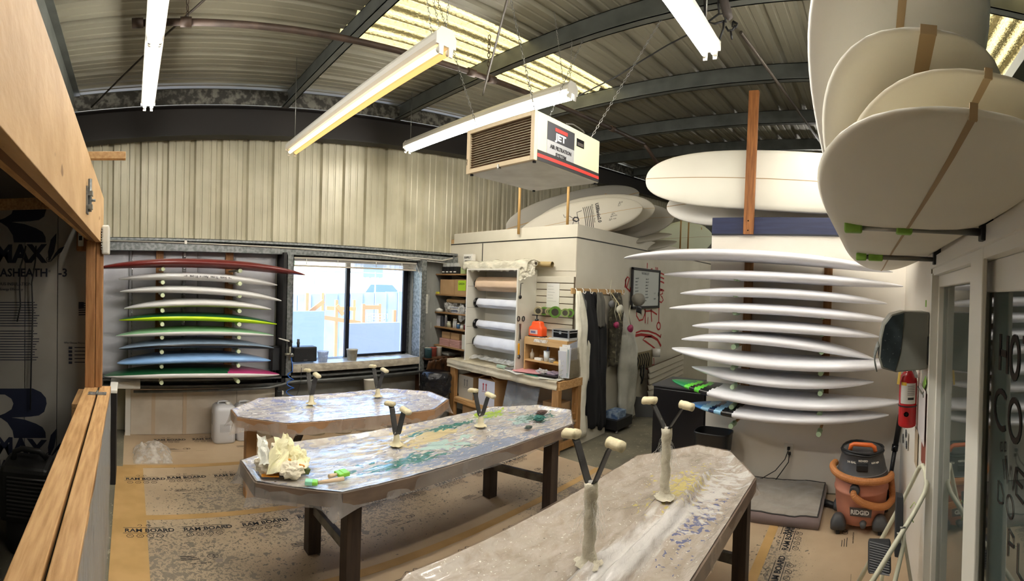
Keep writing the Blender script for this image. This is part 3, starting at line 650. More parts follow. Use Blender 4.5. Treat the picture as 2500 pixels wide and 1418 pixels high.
rrow('broad round-nosed white board seventh from the top of the right rack', (1641, 849), (2225, 884), (2010, 897), .56, .08, (2.5, 1.7), (2.3, 1.5))
rrow('white surfboard with swallow tail, eighth row of the right rack', (1689, 895), (2133, 932), (1940, 941), .5, .068, (2.0, 1.2), pin)
G = [mat('bd_green', '#2a8550', .25), mat('bd_lime', '#5dc93c', .25), mat('bd_black', '#17181b', .25), M_bwhite]
def band(cuts):
    def f(s, q, c):
        x = s+.05*(abs(c)-.5)*1.2
        for lim, i in cuts:
            if x < lim: return i
        return 3
    return f
rrow('white surfboard with green nose and lime and black stripes on the right rack', (1641, 927), (2208, 980), (2000, 995), .54, .072, (2.3, 1.5), pin, G, band([(-.80, 0), (-.745, 1), (-.70, 2), (-.645, 1), (-.57, 2)]), ns=240)
G2 = [mat('bd_blue', '#3c7fc6', .25), mat('bd_skyblue', '#8ebfdd', .25), mat('bd_navy', '#1d2f52', .25), M_bwhite, G[2]]
rrow('white surfboard with blue nose, navy and black stripes, lowest on the right rack', (1688, 984), (2170, 1013), (1990, 1029), .52, .072, (2.3, 1.5), pin, G2, lambda s, q, c: (lambda x: 0 if x < -.82 else 1 if x < -.72 else 2 if x < -.66 else 1 if x < -.58 else 4 if x < -.46 else 3)(s+.06*(abs(c)-.5)), ns=240)
# left-hand rack -------------------------------------------------------
YC = 5.02
def lrow(label, L_, R_, mid, W, T, eA, eB, mats=None, mfn=None, ys=4.8, **k):
    a = at(*L_, Y=YC); b = at(*R_, Y=YC); m = at(*mid, Y=ys)
    f = (m.x-a.x)/(b.x-a.x); ch = a.z+(b.z-a.z)*f; bow = (m.z-ch)/(1-abs(2*f-1)**2.1)
    return board(label, a, b, (0, 1, 0), W, T, bow, eA, eB, mats, mfn, 'surfboards on the rack beside the window', **k)
two = lambda s, q, c: 0 if q > .3 else 1
M_red = mat('bd_red', '#641d1a', .35); M_lime = mat('bd_limegreen', '#c2e81a', .3); M_dg = mat('bd_darkgreen', '#1d5130', .3); M_paleg = mat('bd_palegreen', '#7fae86', .3)
M_palel = mat('bd_palelime', '#cfdf96', .35); M_blk = mat('bd_rail_black', '#16171a', .3); M_sb = mat('bd_steelblue', '#8296aa', .3); M_lb = mat('bd_lightblue', '#86aede', .3); M_mag = mat('bd_magenta', '#a23566', .3); M_wh2 = mat('bd_white2', '#d5d5d3', .3)
lrow('dark red longboard on the top row of the left rack', (232, 655), (745, 671), (480, 641), .54, .072, (2.4, 1.5), (2.2, 1.3), M_red)
b2, f2 = lrow('white surfboard with black handwriting along its rail', (290, 681), (677, 696), (480, 675), .5, .066, (2.2, 1.4), (2.1, 1.2), M_wh2)
lrow('plain white surfboard third from the top of the left rack', (293, 712), (687, 734), (480, 708.5), .5, .06, (2.2, 1.4), (2.1, 1.2), M_wh2)
lrow('white surfboard with pale lime underside on the left rack', (303, 753), (662, 755), (480, 741), .5, .066, (2.2, 1.4), (2.2, 1.3), [M_wh2, M_palel], lambda s, q, c: 0 if q > -.5 else 1)
lrow('bright lime surfboard with dark green deck', (291, 781), (676, 791), (480, 776), .5, .06, (2.2, 1.4), (2.1, 1.2), [M_dg, M_lime], two)
lrow('surfboard with pale green deck and white rails', (283, 820), (668, 819), (480, 812), .52, .06, (2.2, 1.3), (2.2, 1.3), [M_paleg, M_wh2], lambda s, q, c: 0 if q > .5 else 1)
lrow('steel blue surfboard with black rails', (290, 851), (669, 850), (480, 842), .52, .06, (2.4, 1.7), (2.1, 1.2), [M_sb, M_blk], two)
lrow('all light blue surfboard second from the bottom of the left rack', (286, 886), (661, 880), (480, 878), .54, .07, (2.6, 1.9), (2.1, 1.3), M_lb)
lrow('white board with dark green and magenta deck, lowest on the left rack', (254, 917), (682, 914), (480, 914), .56, .075, (2.4, 1.6), (2.1, 1.3), [M_dg, M_wh2, M_mag], lambda s, q, c: (2 if s > .42+.1*c else 0) if q > .42 else 1, ns=120)
# handwriting on the rail of the second board, upside down as it lies
hm = MB(); ctr, wd, nm, th_, hwf, ax = f2
txt = '~o Some Times Resin Flows o~'
for i, ch in enumerate(txt):
    s = .34-i*.0205; p = ctr(s)-Vector((0, hwf(s)*.985+.004, 0))+Vector((0, 0, .012)); textmesh(hm, ch, p, (-1, 0, 0), (0, 0, -1), .034, ext=.0003, bold=.0006)
hm.build('handwriting', M_inkb, b2, fixn=False)
b2.children[0].location = (0, 0, 0)

def rack_post(label, p0, p1, zs, into, w_, zt, zb, padm, stub, group, armlen=.5, wdm=None):
    """upright plank with one padded arm under each board; into: unit vector from the wall to the room"""
    c = (Vector(p0)+Vector(p1))/2; c.z = zb; o = thing('rack_post', label, 'rack', c, group); iv = Vector(into)
    m = MB(); a = Vector(p0); b = Vector(p1)
    m.prism([Vector((a.x, a.y, zb)), Vector((b.x, b.y, zb)), Vector((b.x, b.y, zt)), Vector((a.x, a.y, zt))], iv*.038); m.build('upright', wdm or M_woodz, o, bevel=.003)
    mid = (a+b)/2; k = 0
    for z in zs:
        q = Vector((mid.x, mid.y, z))+iv*.03; e = q+iv*armlen
        ar = MB().tube([q, e], .013, 10).build('arm', stub, o)
        m = MB(); random.seed(k+int(abs(mid.x*10)))
        n = 9; m.tube([e-iv*(.11)+iv*(.12*i/n)+Vector((0, 0, .003*math.sin(i*2.1))) for i in range(n+1)], [.019+.004*random.random() for i in range(n+1)], 12)
        m.build('pad', padm, ar); k += 1
    return o
M_pvc = mat('pvc_white', '#d7dccb', .4); M_padw = mat('pad_cream', '#cdd6b4', .7, col2='#b9c49c', ns=30)
lz = [at(390, y, Y=4.88).z for y in (657, 689, 720, 757, 790, 822, 857, 892, 931)]
for px0, px1, lb in ((380, 398, 'left upright of the rack beside the window, with nine padded arms'), (549, 567, 'right upright of the rack beside the window, with nine padded arms')):
    a = at(px0, 700, Y=5.40); b = at(px1, 700, Y=5.40); rack_post(lb, (a.x, 5.405, 0), (b.x, 5.405, 0), lz, (0, -1, 0), .09, 2.1, .7, M_padw, M_pvc, 'uprights of the rack beside the window', .55)
rz = [2.115, 1.93, 1.79, 1.635, 1.49, 1.345, 1.165, 1.0, .83, .665]
for (y0, y1), lb in (((1.155, 1.075), 'left upright of the right-hand rack, with ten arms wrapped in pale green tape'), ((.40, .325), 'right upright of the right-hand rack, with ten arms wrapped in pale green tape')):
    rack_post(lb, (4.32, y0, 0), (4.32, y1, 0), rz, (-1, 0, 0), .09, 2.13, .87, M_greenp, M_wood, 'uprights of the right-hand rack', .42)
# overhead longboards on the two wall rods --------------------------------
def over(label, x0, x1, y, z0, zm, z1, W=.58, T=.085, sw=.016, skew=0, m=None):
    return board(label, (x0, y, z0), (x1, y+skew, z1), (0, 1, 0), W, T, zm-(z0+z1)/2, (4.8, 2.8), (2.4, 1.8), m or M_foam, None, 'foam blanks stacked overhead on wall rods', 'foam_blank', sw, 40)
over('lowest overhead foam blank with a thin brown stringer, resting on the rods', .48, 3.75, -.105, 2.0, 2.056, 2.03, W=.46, sw=.009, T=.07, skew=.0)
over('second overhead foam blank up from the rods, nose tilted up', .76, 3.7, -.19, 2.185, 2.155, 2.15, W=.52, sw=.014, T=.07, skew=.12, m=mat('foam_blank_tan', '#d3cab2', .6))
over('third overhead foam blank up, with wide dark stringer', .88, 3.7, -.10, 2.315, 2.255, 2.25, W=.52, sw=.032, T=.07)
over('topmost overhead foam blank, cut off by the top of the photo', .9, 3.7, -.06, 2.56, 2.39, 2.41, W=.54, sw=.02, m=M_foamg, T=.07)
for x, lb, yt in ((1.31, 'nearer steel rod bracket with green tape holding the overhead blanks', .065), (2.27, 'farther steel rod bracket with green tape holding the overhead blanks', .055)):
    o = thing('rod_bracket', lb, 'bracket', (x, YR, 1.98), 'rod brackets over the door')
    MB().box(x-.02, x+.02, YR, YR+.035, 1.975, 2.115).build('back_plate', mat('bracket_black', '#2c2d30', .5, .4), o, bevel=.003)
    MB().tube([(x, YR+.02, 2.0), (x, yt, 2.0)], .0115, 12).build('rod', mat('rod_steel', '#85847e', .35, .8), o)
    for a, b in (((YR+.28, YR+.35) if x > 2 else (-.12, -.075)), (yt-.045, yt+.005)): MB().box(x-.017, x+.017, a, b, 1.982, 2.017).build('tape_wrap', M_green, o, bevel=.005)
# longboards on the ledge over the rack partition ------------------------------
board('long white foam blank standing on edge behind the wooden post, over the blue beam', at(1577, 437, X=4.40), (4.40, -.75, 2.80), (.10, 0, 1), .60, .07, 0, (3.4, 2.4), (2.6, 1.9), M_foam, None, 'blanks above the blue beam', 'foam_blank', .008, 40)
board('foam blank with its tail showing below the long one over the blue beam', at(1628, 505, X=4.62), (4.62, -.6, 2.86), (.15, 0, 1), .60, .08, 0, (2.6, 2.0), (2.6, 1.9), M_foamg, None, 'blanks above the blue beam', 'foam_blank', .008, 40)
pp = thing('ledge_post', 'orange-brown wooden post bolted to the blue beam over the right rack', 'post', (4.28, 1.17, 2.36))
a = at(1815, 570, X=4.28); b = at(1839, 570, X=4.28)
MB().prism([(4.26, a.y, 2.365), (4.26, b.y, 2.365), (4.26, b.y-.01, 3.72), (4.26, a.y-.01, 3.72)], (.038, 0, 0)).build('plank', mat('post_orange', '#96602f', .6, col2='#744419', ns=7, nd=6, stretch=(9, 9, .7)), pp, bevel=.003)
for z in (2.40, 2.49): MB().lathe([(.007, 0), (.007, .004), (.002, .005)], (4.26, (a.y+b.y)/2, z), 8, axis='X').build('screw', M_black, pp)
# boards lying on the office roof -------------------------------------------
def lay(label, A, B, wd, W, T, bow, eA, eB, m, sw=.006, **k):
    return board(label, A, B, wd, W, T, bow, eA, eB, m, None, 'blanks lying on the office roof', 'foam_blank', sw, 34, **k)
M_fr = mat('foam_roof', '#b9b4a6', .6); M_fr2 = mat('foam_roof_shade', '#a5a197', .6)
def dpt(px, py, d):
    r = Vector(ray(px, py)); return Vector((0, 0, H))+r*(d/math.hypot(r.x, r.y))
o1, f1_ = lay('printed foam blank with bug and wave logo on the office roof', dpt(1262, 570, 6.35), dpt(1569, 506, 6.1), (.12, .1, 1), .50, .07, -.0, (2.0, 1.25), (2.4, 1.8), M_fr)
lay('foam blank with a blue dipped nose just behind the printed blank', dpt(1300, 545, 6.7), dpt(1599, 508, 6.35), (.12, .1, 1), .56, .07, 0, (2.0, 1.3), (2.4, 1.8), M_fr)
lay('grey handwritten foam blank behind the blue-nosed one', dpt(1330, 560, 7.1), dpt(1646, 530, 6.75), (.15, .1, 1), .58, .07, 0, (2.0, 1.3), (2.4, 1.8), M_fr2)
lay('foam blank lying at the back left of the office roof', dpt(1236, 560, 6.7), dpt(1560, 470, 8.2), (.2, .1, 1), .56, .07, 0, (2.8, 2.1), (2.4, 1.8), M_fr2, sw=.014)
for k, (px, py, qx, qy, d) in enumerate(((1380, 600, 1640, 572, 7.0), (1420, 622, 1652, 590, 7.3))): lay(['slim foam blank under the stack on the office roof, by its front edge', 'slim foam blank lowest in the stack on the office roof'][k], dpt(px, py, d-.3), dpt(qx, qy, d), (.9, .6, .4), .52, .06, 0, (2.0, 1.3), (2.2, 1.6), M_fr)
M_gw = mat('foam_greenish', '#c9cfb4', .6)
lay('large pale blank standing at the far end of the office roof', dpt(1600, 585, 8.8), dpt(1742, 578, 9.6), (.1, .1, 1), .68, .07, 0, (2.0, 1.4), (2.2, 1.5), M_gw)
# print on the blank: wave lines, the bug, and the lettering (vertical along the width)
ctr, wd, nm, th_, hwf, ax = f1_
side = -1 if (nm.dot(Vector((-1, -1, 0))) < 0) else 1
nf = nm*side; up = wd if wd.z > 0 else -wd
def on(s, v): return ctr(s)+up*v+nf*(th_(s)+.0015)
pr = MB()
def pst(pts, w_): stroke(pr, [on(*p) for p in pts], w_, nf, 0, .0005)
textmesh(pr, 'USBlanks2.0', on(.30, .16), -up, ax, .062, ext=.0003, bold=.002, narrow=.86)
textmesh(pr, 'Reformed to Rest', on(.235, .155), -up, ax, .036, ext=.0003, narrow=.95)
for k in range(5): pst([(.10+.028*k+.012*math.sin((v+.14)*9), v-.01) for v in [-.15+.03*i for i in range(11)]], .008)
pst([(-.08, .0), (-.05, .03), (0, .02), (.01, -.02), (-.03, -.03), (-.08, 0)], .02)
pst([(0, .02), (0, .09), (.08, .1)], .008); pst([(0, -.02), (0, -.09), (.05, -.1)], .008); pst([(-.07, .02), (-.12, .06), (-.2, .06), (-.21, .1)], .007); pst([(-.07, -.02), (-.12, -.1), (-.18, -.1), (-.22, -.14)], .007)
for i, (s_, v) in enumerate(((.52, -.03), (.50, -.06), (.47, -.1), (.66, .1), (.64, .07))):
    for j in range(7): pst([(s_+.012*math.sin(j*2.3), v-.008*j if False else v), (s_+.02, v-.004)], .003); 
    textmesh(pr, ('(O)', 'mundo', '5/6 raw', 'R24', 'T.c')[i], on(s_, v), -ax if False else ax, up, .03, ext=.0003)
pr.build('printed_logo', M_inkb, o1, fixn=False)
# vertical dowels holding the boards on the roofs
M_dow = mat('dowel', '#b08b52', .6)
dz = [(1266, 565, 5.95, 3.4), (1385, 548, 5.6, 3.4), (1478, 500, 7.4, 3.3), (1508, 500, 7.6, 3.2), (1357, 515, 7.8, 3.2), (1565, 500, 7.2, 3.0), (1661, 590, 8.5, 3.4), (1680, 590, 8.7, 3.2), (1711, 590, 9.4, 3.1)]
for k, (px, py, d, zt) in enumerate(dz):
    p = dpt(px, py, d); o = MB().tube([(p.x, p.y, 2.46), (p.x, p.y, zt)], .018 if k < 2 else .016, 6).build('wooden_stake', M_dow)
    tag(o, ('pale upright stake at the left end of the office roof', 'pale upright stake at the front corner of the office roof', 'tall stake behind the office roof boards under the air cleaner', 'second tall stake behind the office roof boards', 'stake in the shade behind the printed blank', 'short stake behind the blue-nosed blank', 'stake in front of the large pale blank', 'stake beside the large pale blank', 'stake left of the blue beam end', 'stake touching the blue beam end')[k], 'stake', 'upright stakes on the roofs')
# ================================================================== TABLES
def table_top_mat(nm, base, base2, layers, rough=.22):
    m = bpy.data.materials.new(nm); m.use_nodes = True; n = m.node_tree.nodes; l = m.node_tree.links; b = n['Principled BSDF']; b.inputs['Roughness'].default_value = rough; b.inputs['Coat Weight'].default_value = .4; b.inputs['Coat Roughness'].default_value = .08
    geo = n.new('ShaderNodeNewGeometry')
    def noi(sc, det, st, off=0., dist=0.):
        mp = n.new('ShaderNodeMapping'); l.new(geo.outputs['Position'], mp.inputs[0]); mp.inputs['Scale'].default_value = st; mp.inputs['Location'].default_value = (off, off*1.7, 0)
        t = n.new('ShaderNodeTexNoise'); t.inputs['Scale'].default_value = sc; t.inputs['Detail'].default_value = det; t.inputs['Distortion'].default_value = dist; l.new(mp.outputs[0], t.inputs['Vector']); return t.outputs['Fac']
    r = n.new('ShaderNodeValToRGB'); l.new(noi(7, 7, (1, 2.2, 1), 0, .6), r.inputs[0]); r.color_ramp.elements[0].position = .36; r.color_ramp.elements[0].color = L(base); r.color_ramp.elements[1].position = .62; r.color_ramp.elements[1].color = L(base2)
    cur = r.outputs[0]
    for i, (sc, det, st, thr, wdt, col, reg, dist) in enumerate(layers):
        v = noi(sc, det, st, 3.1*i+1, dist)
        if reg:
            mp = n.new('ShaderNodeMapping'); mp.vector_type = 'TEXTURE'; mp.inputs['Location'].default_value = (reg[0], reg[1], .7); mp.inputs['Scale'].default_value = (reg[2], reg[3], 1); l.new(geo.outputs['Position'], mp.inputs[0])
            g = n.new('ShaderNodeTexGradient'); g.gradient_type = 'SPHERICAL'; l.new(mp.outputs[0], g.inputs[0]); q = n.new('ShaderNodeMath'); q.operation = 'MULTIPLY_ADD'; l.new(g.outputs['Fac'], q.inputs[0]); q.inputs[1].default_value = .5; l.new(v, q.inputs[2]); v = q.outputs[0]
        f = n.new('ShaderNodeMapRange'); f.inputs[1].default_value = thr; f.inputs[2].default_value = thr+wdt; l.new(v, f.inputs[0])
        mx = n.new('ShaderNodeMix'); mx.data_type = 'RGBA'; l.new(f.outputs[0], mx.inputs['Factor']); l.new(cur, mx.inputs['A']); mx.inputs['B'].default_value = L(col); cur = mx.outputs['Result']
    l.new(cur, b.inputs['Base Color'])
    bp = n.new('ShaderNodeBump'); bp.inputs['Strength'].default_value = .55; bp.inputs['Distance'].default_value = .012; l.new(noi(22, 6, (1, 1.8, 1), 9, 1.), bp.inputs['Height']); l.new(bp.outputs[0], b.inputs['Normal'])
    return m
def inset_poly(P, n):
    out = []; per = sum((P[(i+1) % len(P)]-P[i]).length for i in range(len(P)))
    for i in range(len(P)):
        a, b = P[i], P[(i+1) % len(P)]; k = max(1, round((b-a).length/per*n))
        out += [a+(b-a)*(j/k) for j in range(k)]
    return out
def work_table(label, poly, zt, top, apron, skirt, legs, stands, drop=.1, legm=None, bars=(), dip=.028, seed=1, folds=(), legw=(.045, .085)):
    P = [Vector((x, y, 0)) for x, y in poly]; cx = sum(p.x for p in P)/len(P); cy = sum(p.y for p in P)/len(P)
    o = thing('laminating_table', label, 'table', (cx, cy, 0), 'octagonal laminating tables')
    m = MB(); m.prism([(p.x, p.y, zt-.085) for p in P], (0, 0, .03)); m.build('table_frame', apron, o)
    for i in range(len(P)):
        a_, b_ = P[i], P[(i+1) % len(P)]; MB().beam((a_.x, a_.y, zt-.046), (b_.x, b_.y, zt-.046), .02, .078).build('edge_board', apron, o)
    B_ = inset_poly(P, 150); ctr = Vector((cx, cy, 0)); NR = 34; vs = []; N = len(B_)
    Pc = [Vector((cx+(max(min(p.x-cx, 1e9), -1e9))*.0+ (p.x-cx), cy, 0)) for p in B_]
    random.seed(seed)
    def z_at(x, y, r):
        e = min(1, (1-r)/.16); z = zt-dip*(e*e*(3-2*e))
        z += .0045*noise.noise((x*7, y*16, seed))*e+.003*noise.noise((x*22, y*30, seed*3))+.0018*noise.noise((x*50, y*70, 5))
        for sx, sy, sz in stands:
            d = math.hypot(x-sx, y-sy); an = math.atan2(y-sy, x-sx); z += .03*math.exp(-(d/.09)**1.2)*(1+.22*math.sin(an*13+d*4)*min(1, d/.06))+.004*math.sin(an*16)*math.exp(-((d-.18)/.14)**2)
        for (fx0, fy0, fx1, fy1, hh, ww) in folds:
            dx, dy = fx1-fx0, fy1-fy0; LL = math.hypot(dx, dy); u = ((x-fx0)*dx+(y-fy0)*dy)/LL/LL; 
            if -.1 < u < 1.1: dd = abs((x-fx0)*dy-(y-fy0)*dx)/LL; z += hh*max(0, 1-dd/(ww*(1-.5*u)))*min(1, (u+.1)*6, (1.1-u)*6)
        return z
    for i in range(NR+1):
        r = (i/NR)**.8
        for b in B_:
            # shrink towards the long axis rather than to one point
            hx = max(0, abs(b.x-cx)-.34)*(1 if b.x > cx else -1); base = Vector((cx+hx, cy, 0)); q = base+(b-base)*r; q.x = cx+(b.x-cx)*(r if abs(b.x-cx) < .001 else (abs(q.x-cx)/abs(b.x-cx)))
            vs.append((q.x, q.y, z_at(q.x, q.y, r)))
    fs = [(i*N+k, (i+1)*N+k, (i+1)*N+(k+1) % N, i*N+(k+1) % N) for i in range(NR) for k in range(N)]
    cov = MB().add(vs, fs, 0, True); cov.build('plastic_cover', top, o)
    # hanging edge of the sheet
    vs = []; nd = 5
    for j in range(nd+1):
        for k, b in enumerate(B_):
            out = (b-ctr).normalized(); dr = drop*(1+.15*noise.noise((b.x*5, b.y*5, seed))+.05*noise.noise((b.x*25, b.y*25, 2))); near = min((b-p).length for p in P); fl = max(0, 1-near/.1)
            t = j/nd; off = .011+.006*t*(1+noise.noise((b.x*14, b.y*14, seed+t)))+.055*fl*t*t
            vs.append((b.x+out.x*off, b.y+out.y*off, zt+.002-dr*t*(1+.45*fl)))
    fs = [(i*N+k, i*N+(k+1) % N, (i+1)*N+(k+1) % N, (i+1)*N+k) for i in range(nd) for k in range(N)]
    MB().add(vs, fs, 0, True).build('hanging_edge', skirt, o)
    for (x, y) in legs: MB().box(x-legw[0], x+legw[0], y-legw[1]/2, y+legw[1]/2, 0, zt-.085).build('leg', legm, o, bevel=.004)
    for (a, b) in bars: MB().beam(a, b, .035, .06).build('stretcher', mat('stretcher_grey', '#55504a', .6, col2='#77736c', ns=12), o, bevel=.003)
    return o
M_legd = mat('leg_dark', '#3a2c22', .6, col2='#271d17', ns=6, stretch=(6, 6, .6)); M_apr = mat('apron_stained', '#786656', .55, col2='#5d4e43', ns=5, stretch=(1, 1, 3)); M_aprl = mat('apron_pale', '#a8815c', .6, col2='#8f6b49', ns=6)
M_film2 = film('table_film', '#aaa49e', .42, .2, .6, 6, (1, 1, .4)); M_film3 = film('table_film_pale', '#c9b8a8', .42, .2, .6, 6, (1, 1, .4))
fst = [(1.578, 3.82, 0), (2.269, 3.841, 0)]; mst = [(1.712, 2.631, 0), (2.486, 2.638, 0)]; nst = [(1.562, 1.01, 0), (2.273, 1.006, 0)]
ZT = .70
M_t1 = table_top_mat('resin_blue_sheen', '#a9a5a8', '#c9c5c6', [(10, 7, (1, 2, 1), .56, .05, '#8d93b8', None, 1.), (20, 6, (1, 2, 1), .6, .04, '#eceaea', None, 1.5), (6, 5, (1, 1.6, 1), .88, .05, '#d5ceb0', (1.5, 3.8, .5, .3), 1.), (14, 5, (1, 2, 1), .68, .03, '#5f6a80', None, 1.)])  # blue patches paint the window's reflection into the sheet
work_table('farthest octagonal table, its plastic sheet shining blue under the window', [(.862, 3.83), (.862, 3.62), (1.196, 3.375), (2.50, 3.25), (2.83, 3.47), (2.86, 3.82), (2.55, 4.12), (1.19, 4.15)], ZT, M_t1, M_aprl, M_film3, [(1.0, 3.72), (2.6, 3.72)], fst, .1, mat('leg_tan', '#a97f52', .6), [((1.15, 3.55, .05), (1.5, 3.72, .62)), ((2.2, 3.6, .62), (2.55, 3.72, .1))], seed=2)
M_t2 = table_top_mat('resin_mixed', '#a39b92', '#b9b4ad', [(9, 7, (1, 2.2, 1), .5, .08, '#8d8f9c', None, 1.2), (14, 6, (1, 2.5, 1), .62, .04, '#d8d5d0', None, 1.4), (5, 6, (1, 2, 1), .80, .02, '#c3b288', (1.95, 2.75, .95, .35), 1.8), (5, 4, (1, 1.8, 1), .83, .02, '#a3bcb6', (2.1, 2.55, .5, .25), 1.), (5, 4, (1, 1.8, 1), .83, .02, '#9cb2b0', (2.95, 2.65, .35, .3), 1.), (7, 6, (1, 2.4, 1), .855, .015, '#2e6a63', (1.7, 2.42, 1.1, .2), 1.9), (7, 6, (1, 2.4, 1), .84, .015, '#33706a', (2.3, 2.85, .9, .12), 1.9), (11, 5, (1, 2, 1), .86, .02, '#31716a', (3.1, 2.6, .5, .3), 1.8), (13, 4, (1, 1.6, 1), .84, .02, '#8fa93c', (2.85, 2.9, .45, .2), 1.), (9, 6, (1, 3, 1), .80, .03, '#7a8499', (2.2, 2.33, 1.3, .2), 2.), (40, 3, (1, 1.5, 1), .7, .02, '#47433f', None, 0)])
work_table('middle octagonal table covered in spilled cream, teal and green resin', [(.683, 2.734), (.69, 2.432), (1.084, 2.174), (3.096, 2.205), (3.436, 2.472), (3.358, 2.794), (2.973, 3.018), (1.084, 2.964), (.80, 2.80)], ZT, M_t2, M_apr, M_film2, [(1.2, 2.285), (1.2, 2.83), (2.93, 2.285), (2.80, 2.83)], mst, .1, M_legd, [((1.2, 2.3, .3), (1.2, 2.82, .3)), ((2.93, 2.3, .27), (2.80, 2.82, .27))], seed=5)
M_t3 = table_top_mat('resin_dusty', '#968a7c', '#aca196', [(6, 6, (1.4, 1, 1), .52, .14, '#a69c90', None, .8), (75, 3, (1, 1, 1), .67, .03, '#d3cdc1', None, 0), (26, 3, (1, 1, 1), .70, .02, '#55597c', (2.2, .8, 1.4, .25), .5) if False else (34, 3, (1, 1, 1), .95, .02, '#5c6080', (2.2, .78, 1.3, .3), .5), (30, 4, (1, 1, 1), .90, .02, '#b9a96b', (2.5, 1.0, .9, .4), 1.), (45, 3, (1, 1, 1), .74, .02, '#3b3733', None, 0), (9, 5, (2, 1, 1), .84, .1, '#c2bdb7', (2.6, .8, 1.2, .35), 1.), (3, 5, (.6, 3, 1), .80, .12, '#c9c5c0', (1.9, .93, 1.1, .22), .5)], .2)
work_table('nearest octagonal table under dusty clear plastic with two tall stands', [(2.757, .633), (3.152, .909), (3.18, 1.162), (2.77, 1.434), (1.0, 1.44), (.62, 1.2), (.62, .9), (.95, .62)], ZT, M_t3, M_apr, M_film3, [(1.0, .75), (1.0, 1.33), (2.74, .70), (2.80, 1.36)], nst, .085, M_legd, [((2.74, .72, .2), (2.8, 1.34, .2))], seed=8, folds=((1.35, .98, 2.25, 1.03, .045, .045), (1.3, .90, 2.75, .93, .05, .05), (1.3, .85, 2.4, .90, .035, .03)))
# glassing stands ------------------------------------------------------
M_wrap = mat('wrap_cream', '#cfc8b3', .75, col2='#bdb59f', ns=14, bump=.5, bs=35); M_pad = mat('pad_masking', '#d9cfae', .75, col2='#c9bd98', ns=18, bump=.3, bs=30); M_bar = mat('flat_bar', '#3d3c3a', .5, .3, '#2a2927', 14, col3='#8f8a7c', s3=22, t3=.68)
M_postw = mat('post_chipped', '#8c8c8c', .5, .3, '#c9c4b6', 18)
def stand(label, x, y, zb, zv, zp, sp, wrapped, seed, padr=.022, padl=.075, base=.03):
    o = thing('board_stand', label, 'stand', (x, y, zb), 'board stands on the tables'); random.seed(seed)
    n = 14; zz = [zb-.005+(zv-zb+.0)*i/n for i in range(n+1)]
    MB().tube([(x, y, zb-.02), (x, y, zv)], .0125 if wrapped else .014, 12).build('post', M_postw, o)
    if wrapped: MB().tube([(x+.003*math.sin(i*1.3), y+.003*math.cos(i*1.7), zz[i]) for i in range(n+1)], [.031-.008*min(1, i/4)+.0035*random.random()+(.004 if i > n-3 else 0) for i in range(n+1)], 14).build('post_wrap', M_wrap, o)
    m = MB(); K = 20
    prof = [(base+.02, .002), (base, .012), (base*.75, .03), (.02, .06), (.017, .075)]
    vs = []
    for i, (r, z) in enumerate(prof):
        for k in range(K): a = 2*PI*k/K; rr = r*(1+(.14 if i < 2 else .06)*noise.noise((k*.9, i, seed))*2); vs.append((x+rr*math.cos(a), y+rr*math.sin(a), zb+.018+z+(.008*noise.noise((k*.7, 1, seed)) if i == 0 else 0)))
    m.add(vs, [(i*K+k, i*K+(k+1) % K, (i+1)*K+(k+1) % K, (i+1)*K+k) for i in range(4) for k in range(K)], 0, True); m.build('base_wrap', M_pad if not wrapped else M_wrap, o)
    hw2 = .02
    for q in (-1, 1):
        ye = y+q*sp/2
        pts = [(y, zv-.012), (y+q*.012, zv-.008), (y+q*.022, zv+.01), (ye-q*.012, zp-.03), (ye, zp-.012)]
        m = MB(); vs = []
        for (yy, z) in pts: vs += [(x-hw2, yy, z), (x+hw2, yy, z)]
        m.add(vs, [(2*i, 2*i+1, 2*i+3, 2*i+2) for i in range(len(pts)-1)]); m.build('arm', M_bar, o, solid=.006); arm_ = C.objects[-1]
        m = MB(); Kp = 16; nn = 7; vs = []
        for i in range(nn):
            yy_ = ye+q*(.018)-padl/2+padl*i/(nn-1); r0 = padr*(1+.12*noise.noise((i*.8, q, seed)))
            for k in range(Kp):
                a = 2*PI*k/Kp; rr = r0*(1+.1*noise.noise((k*.8, i*.5, seed+q))); vs.append((x+rr*1.15*math.cos(a), yy_, zp+rr*.8*math.sin(a)-.12*(yy_-ye)*q))
        m.add(vs, [(i*Kp+k, i*Kp+(k+1) % Kp, (i+1)*Kp+(k+1) % Kp, (i+1)*Kp+k) for i in range(nn-1) for k in range(Kp)]+[tuple(range(Kp))[::-1], tuple((nn-1)*Kp+k for k in range(Kp))], 0, True); m.build('pad', M_pad, arm_)
    return o
s1 = stand('tall wrapped stand at the near end of the nearest table', 1.562, 1.01, .69, 1.035, 1.205, .175, True, 1, .026, .062, .036)
s2 = stand('tall wrapped stand at the far end of the nearest table, before the black cabinet', 2.273, 1.006, .69, 1.08, 1.21, .18, True, 2, .026, .07, .036)
stand('short forked stand on the middle table, nearer the crumpled rags', 1.712, 2.631, .69, .79, .965, .16, False, 3)
stand('short forked stand on the middle table, in front of the cardboard boxes', 2.486, 2.638, .69, .80, .967, .16, False, 4)
stand('short forked stand on the farthest table, left of the pair', 1.578, 3.82, .69, .80, .985, .19, False, 5)
stand('short forked stand on the farthest table, right of the pair', 2.269, 3.841, .69, .80, .98, .19, False, 6)
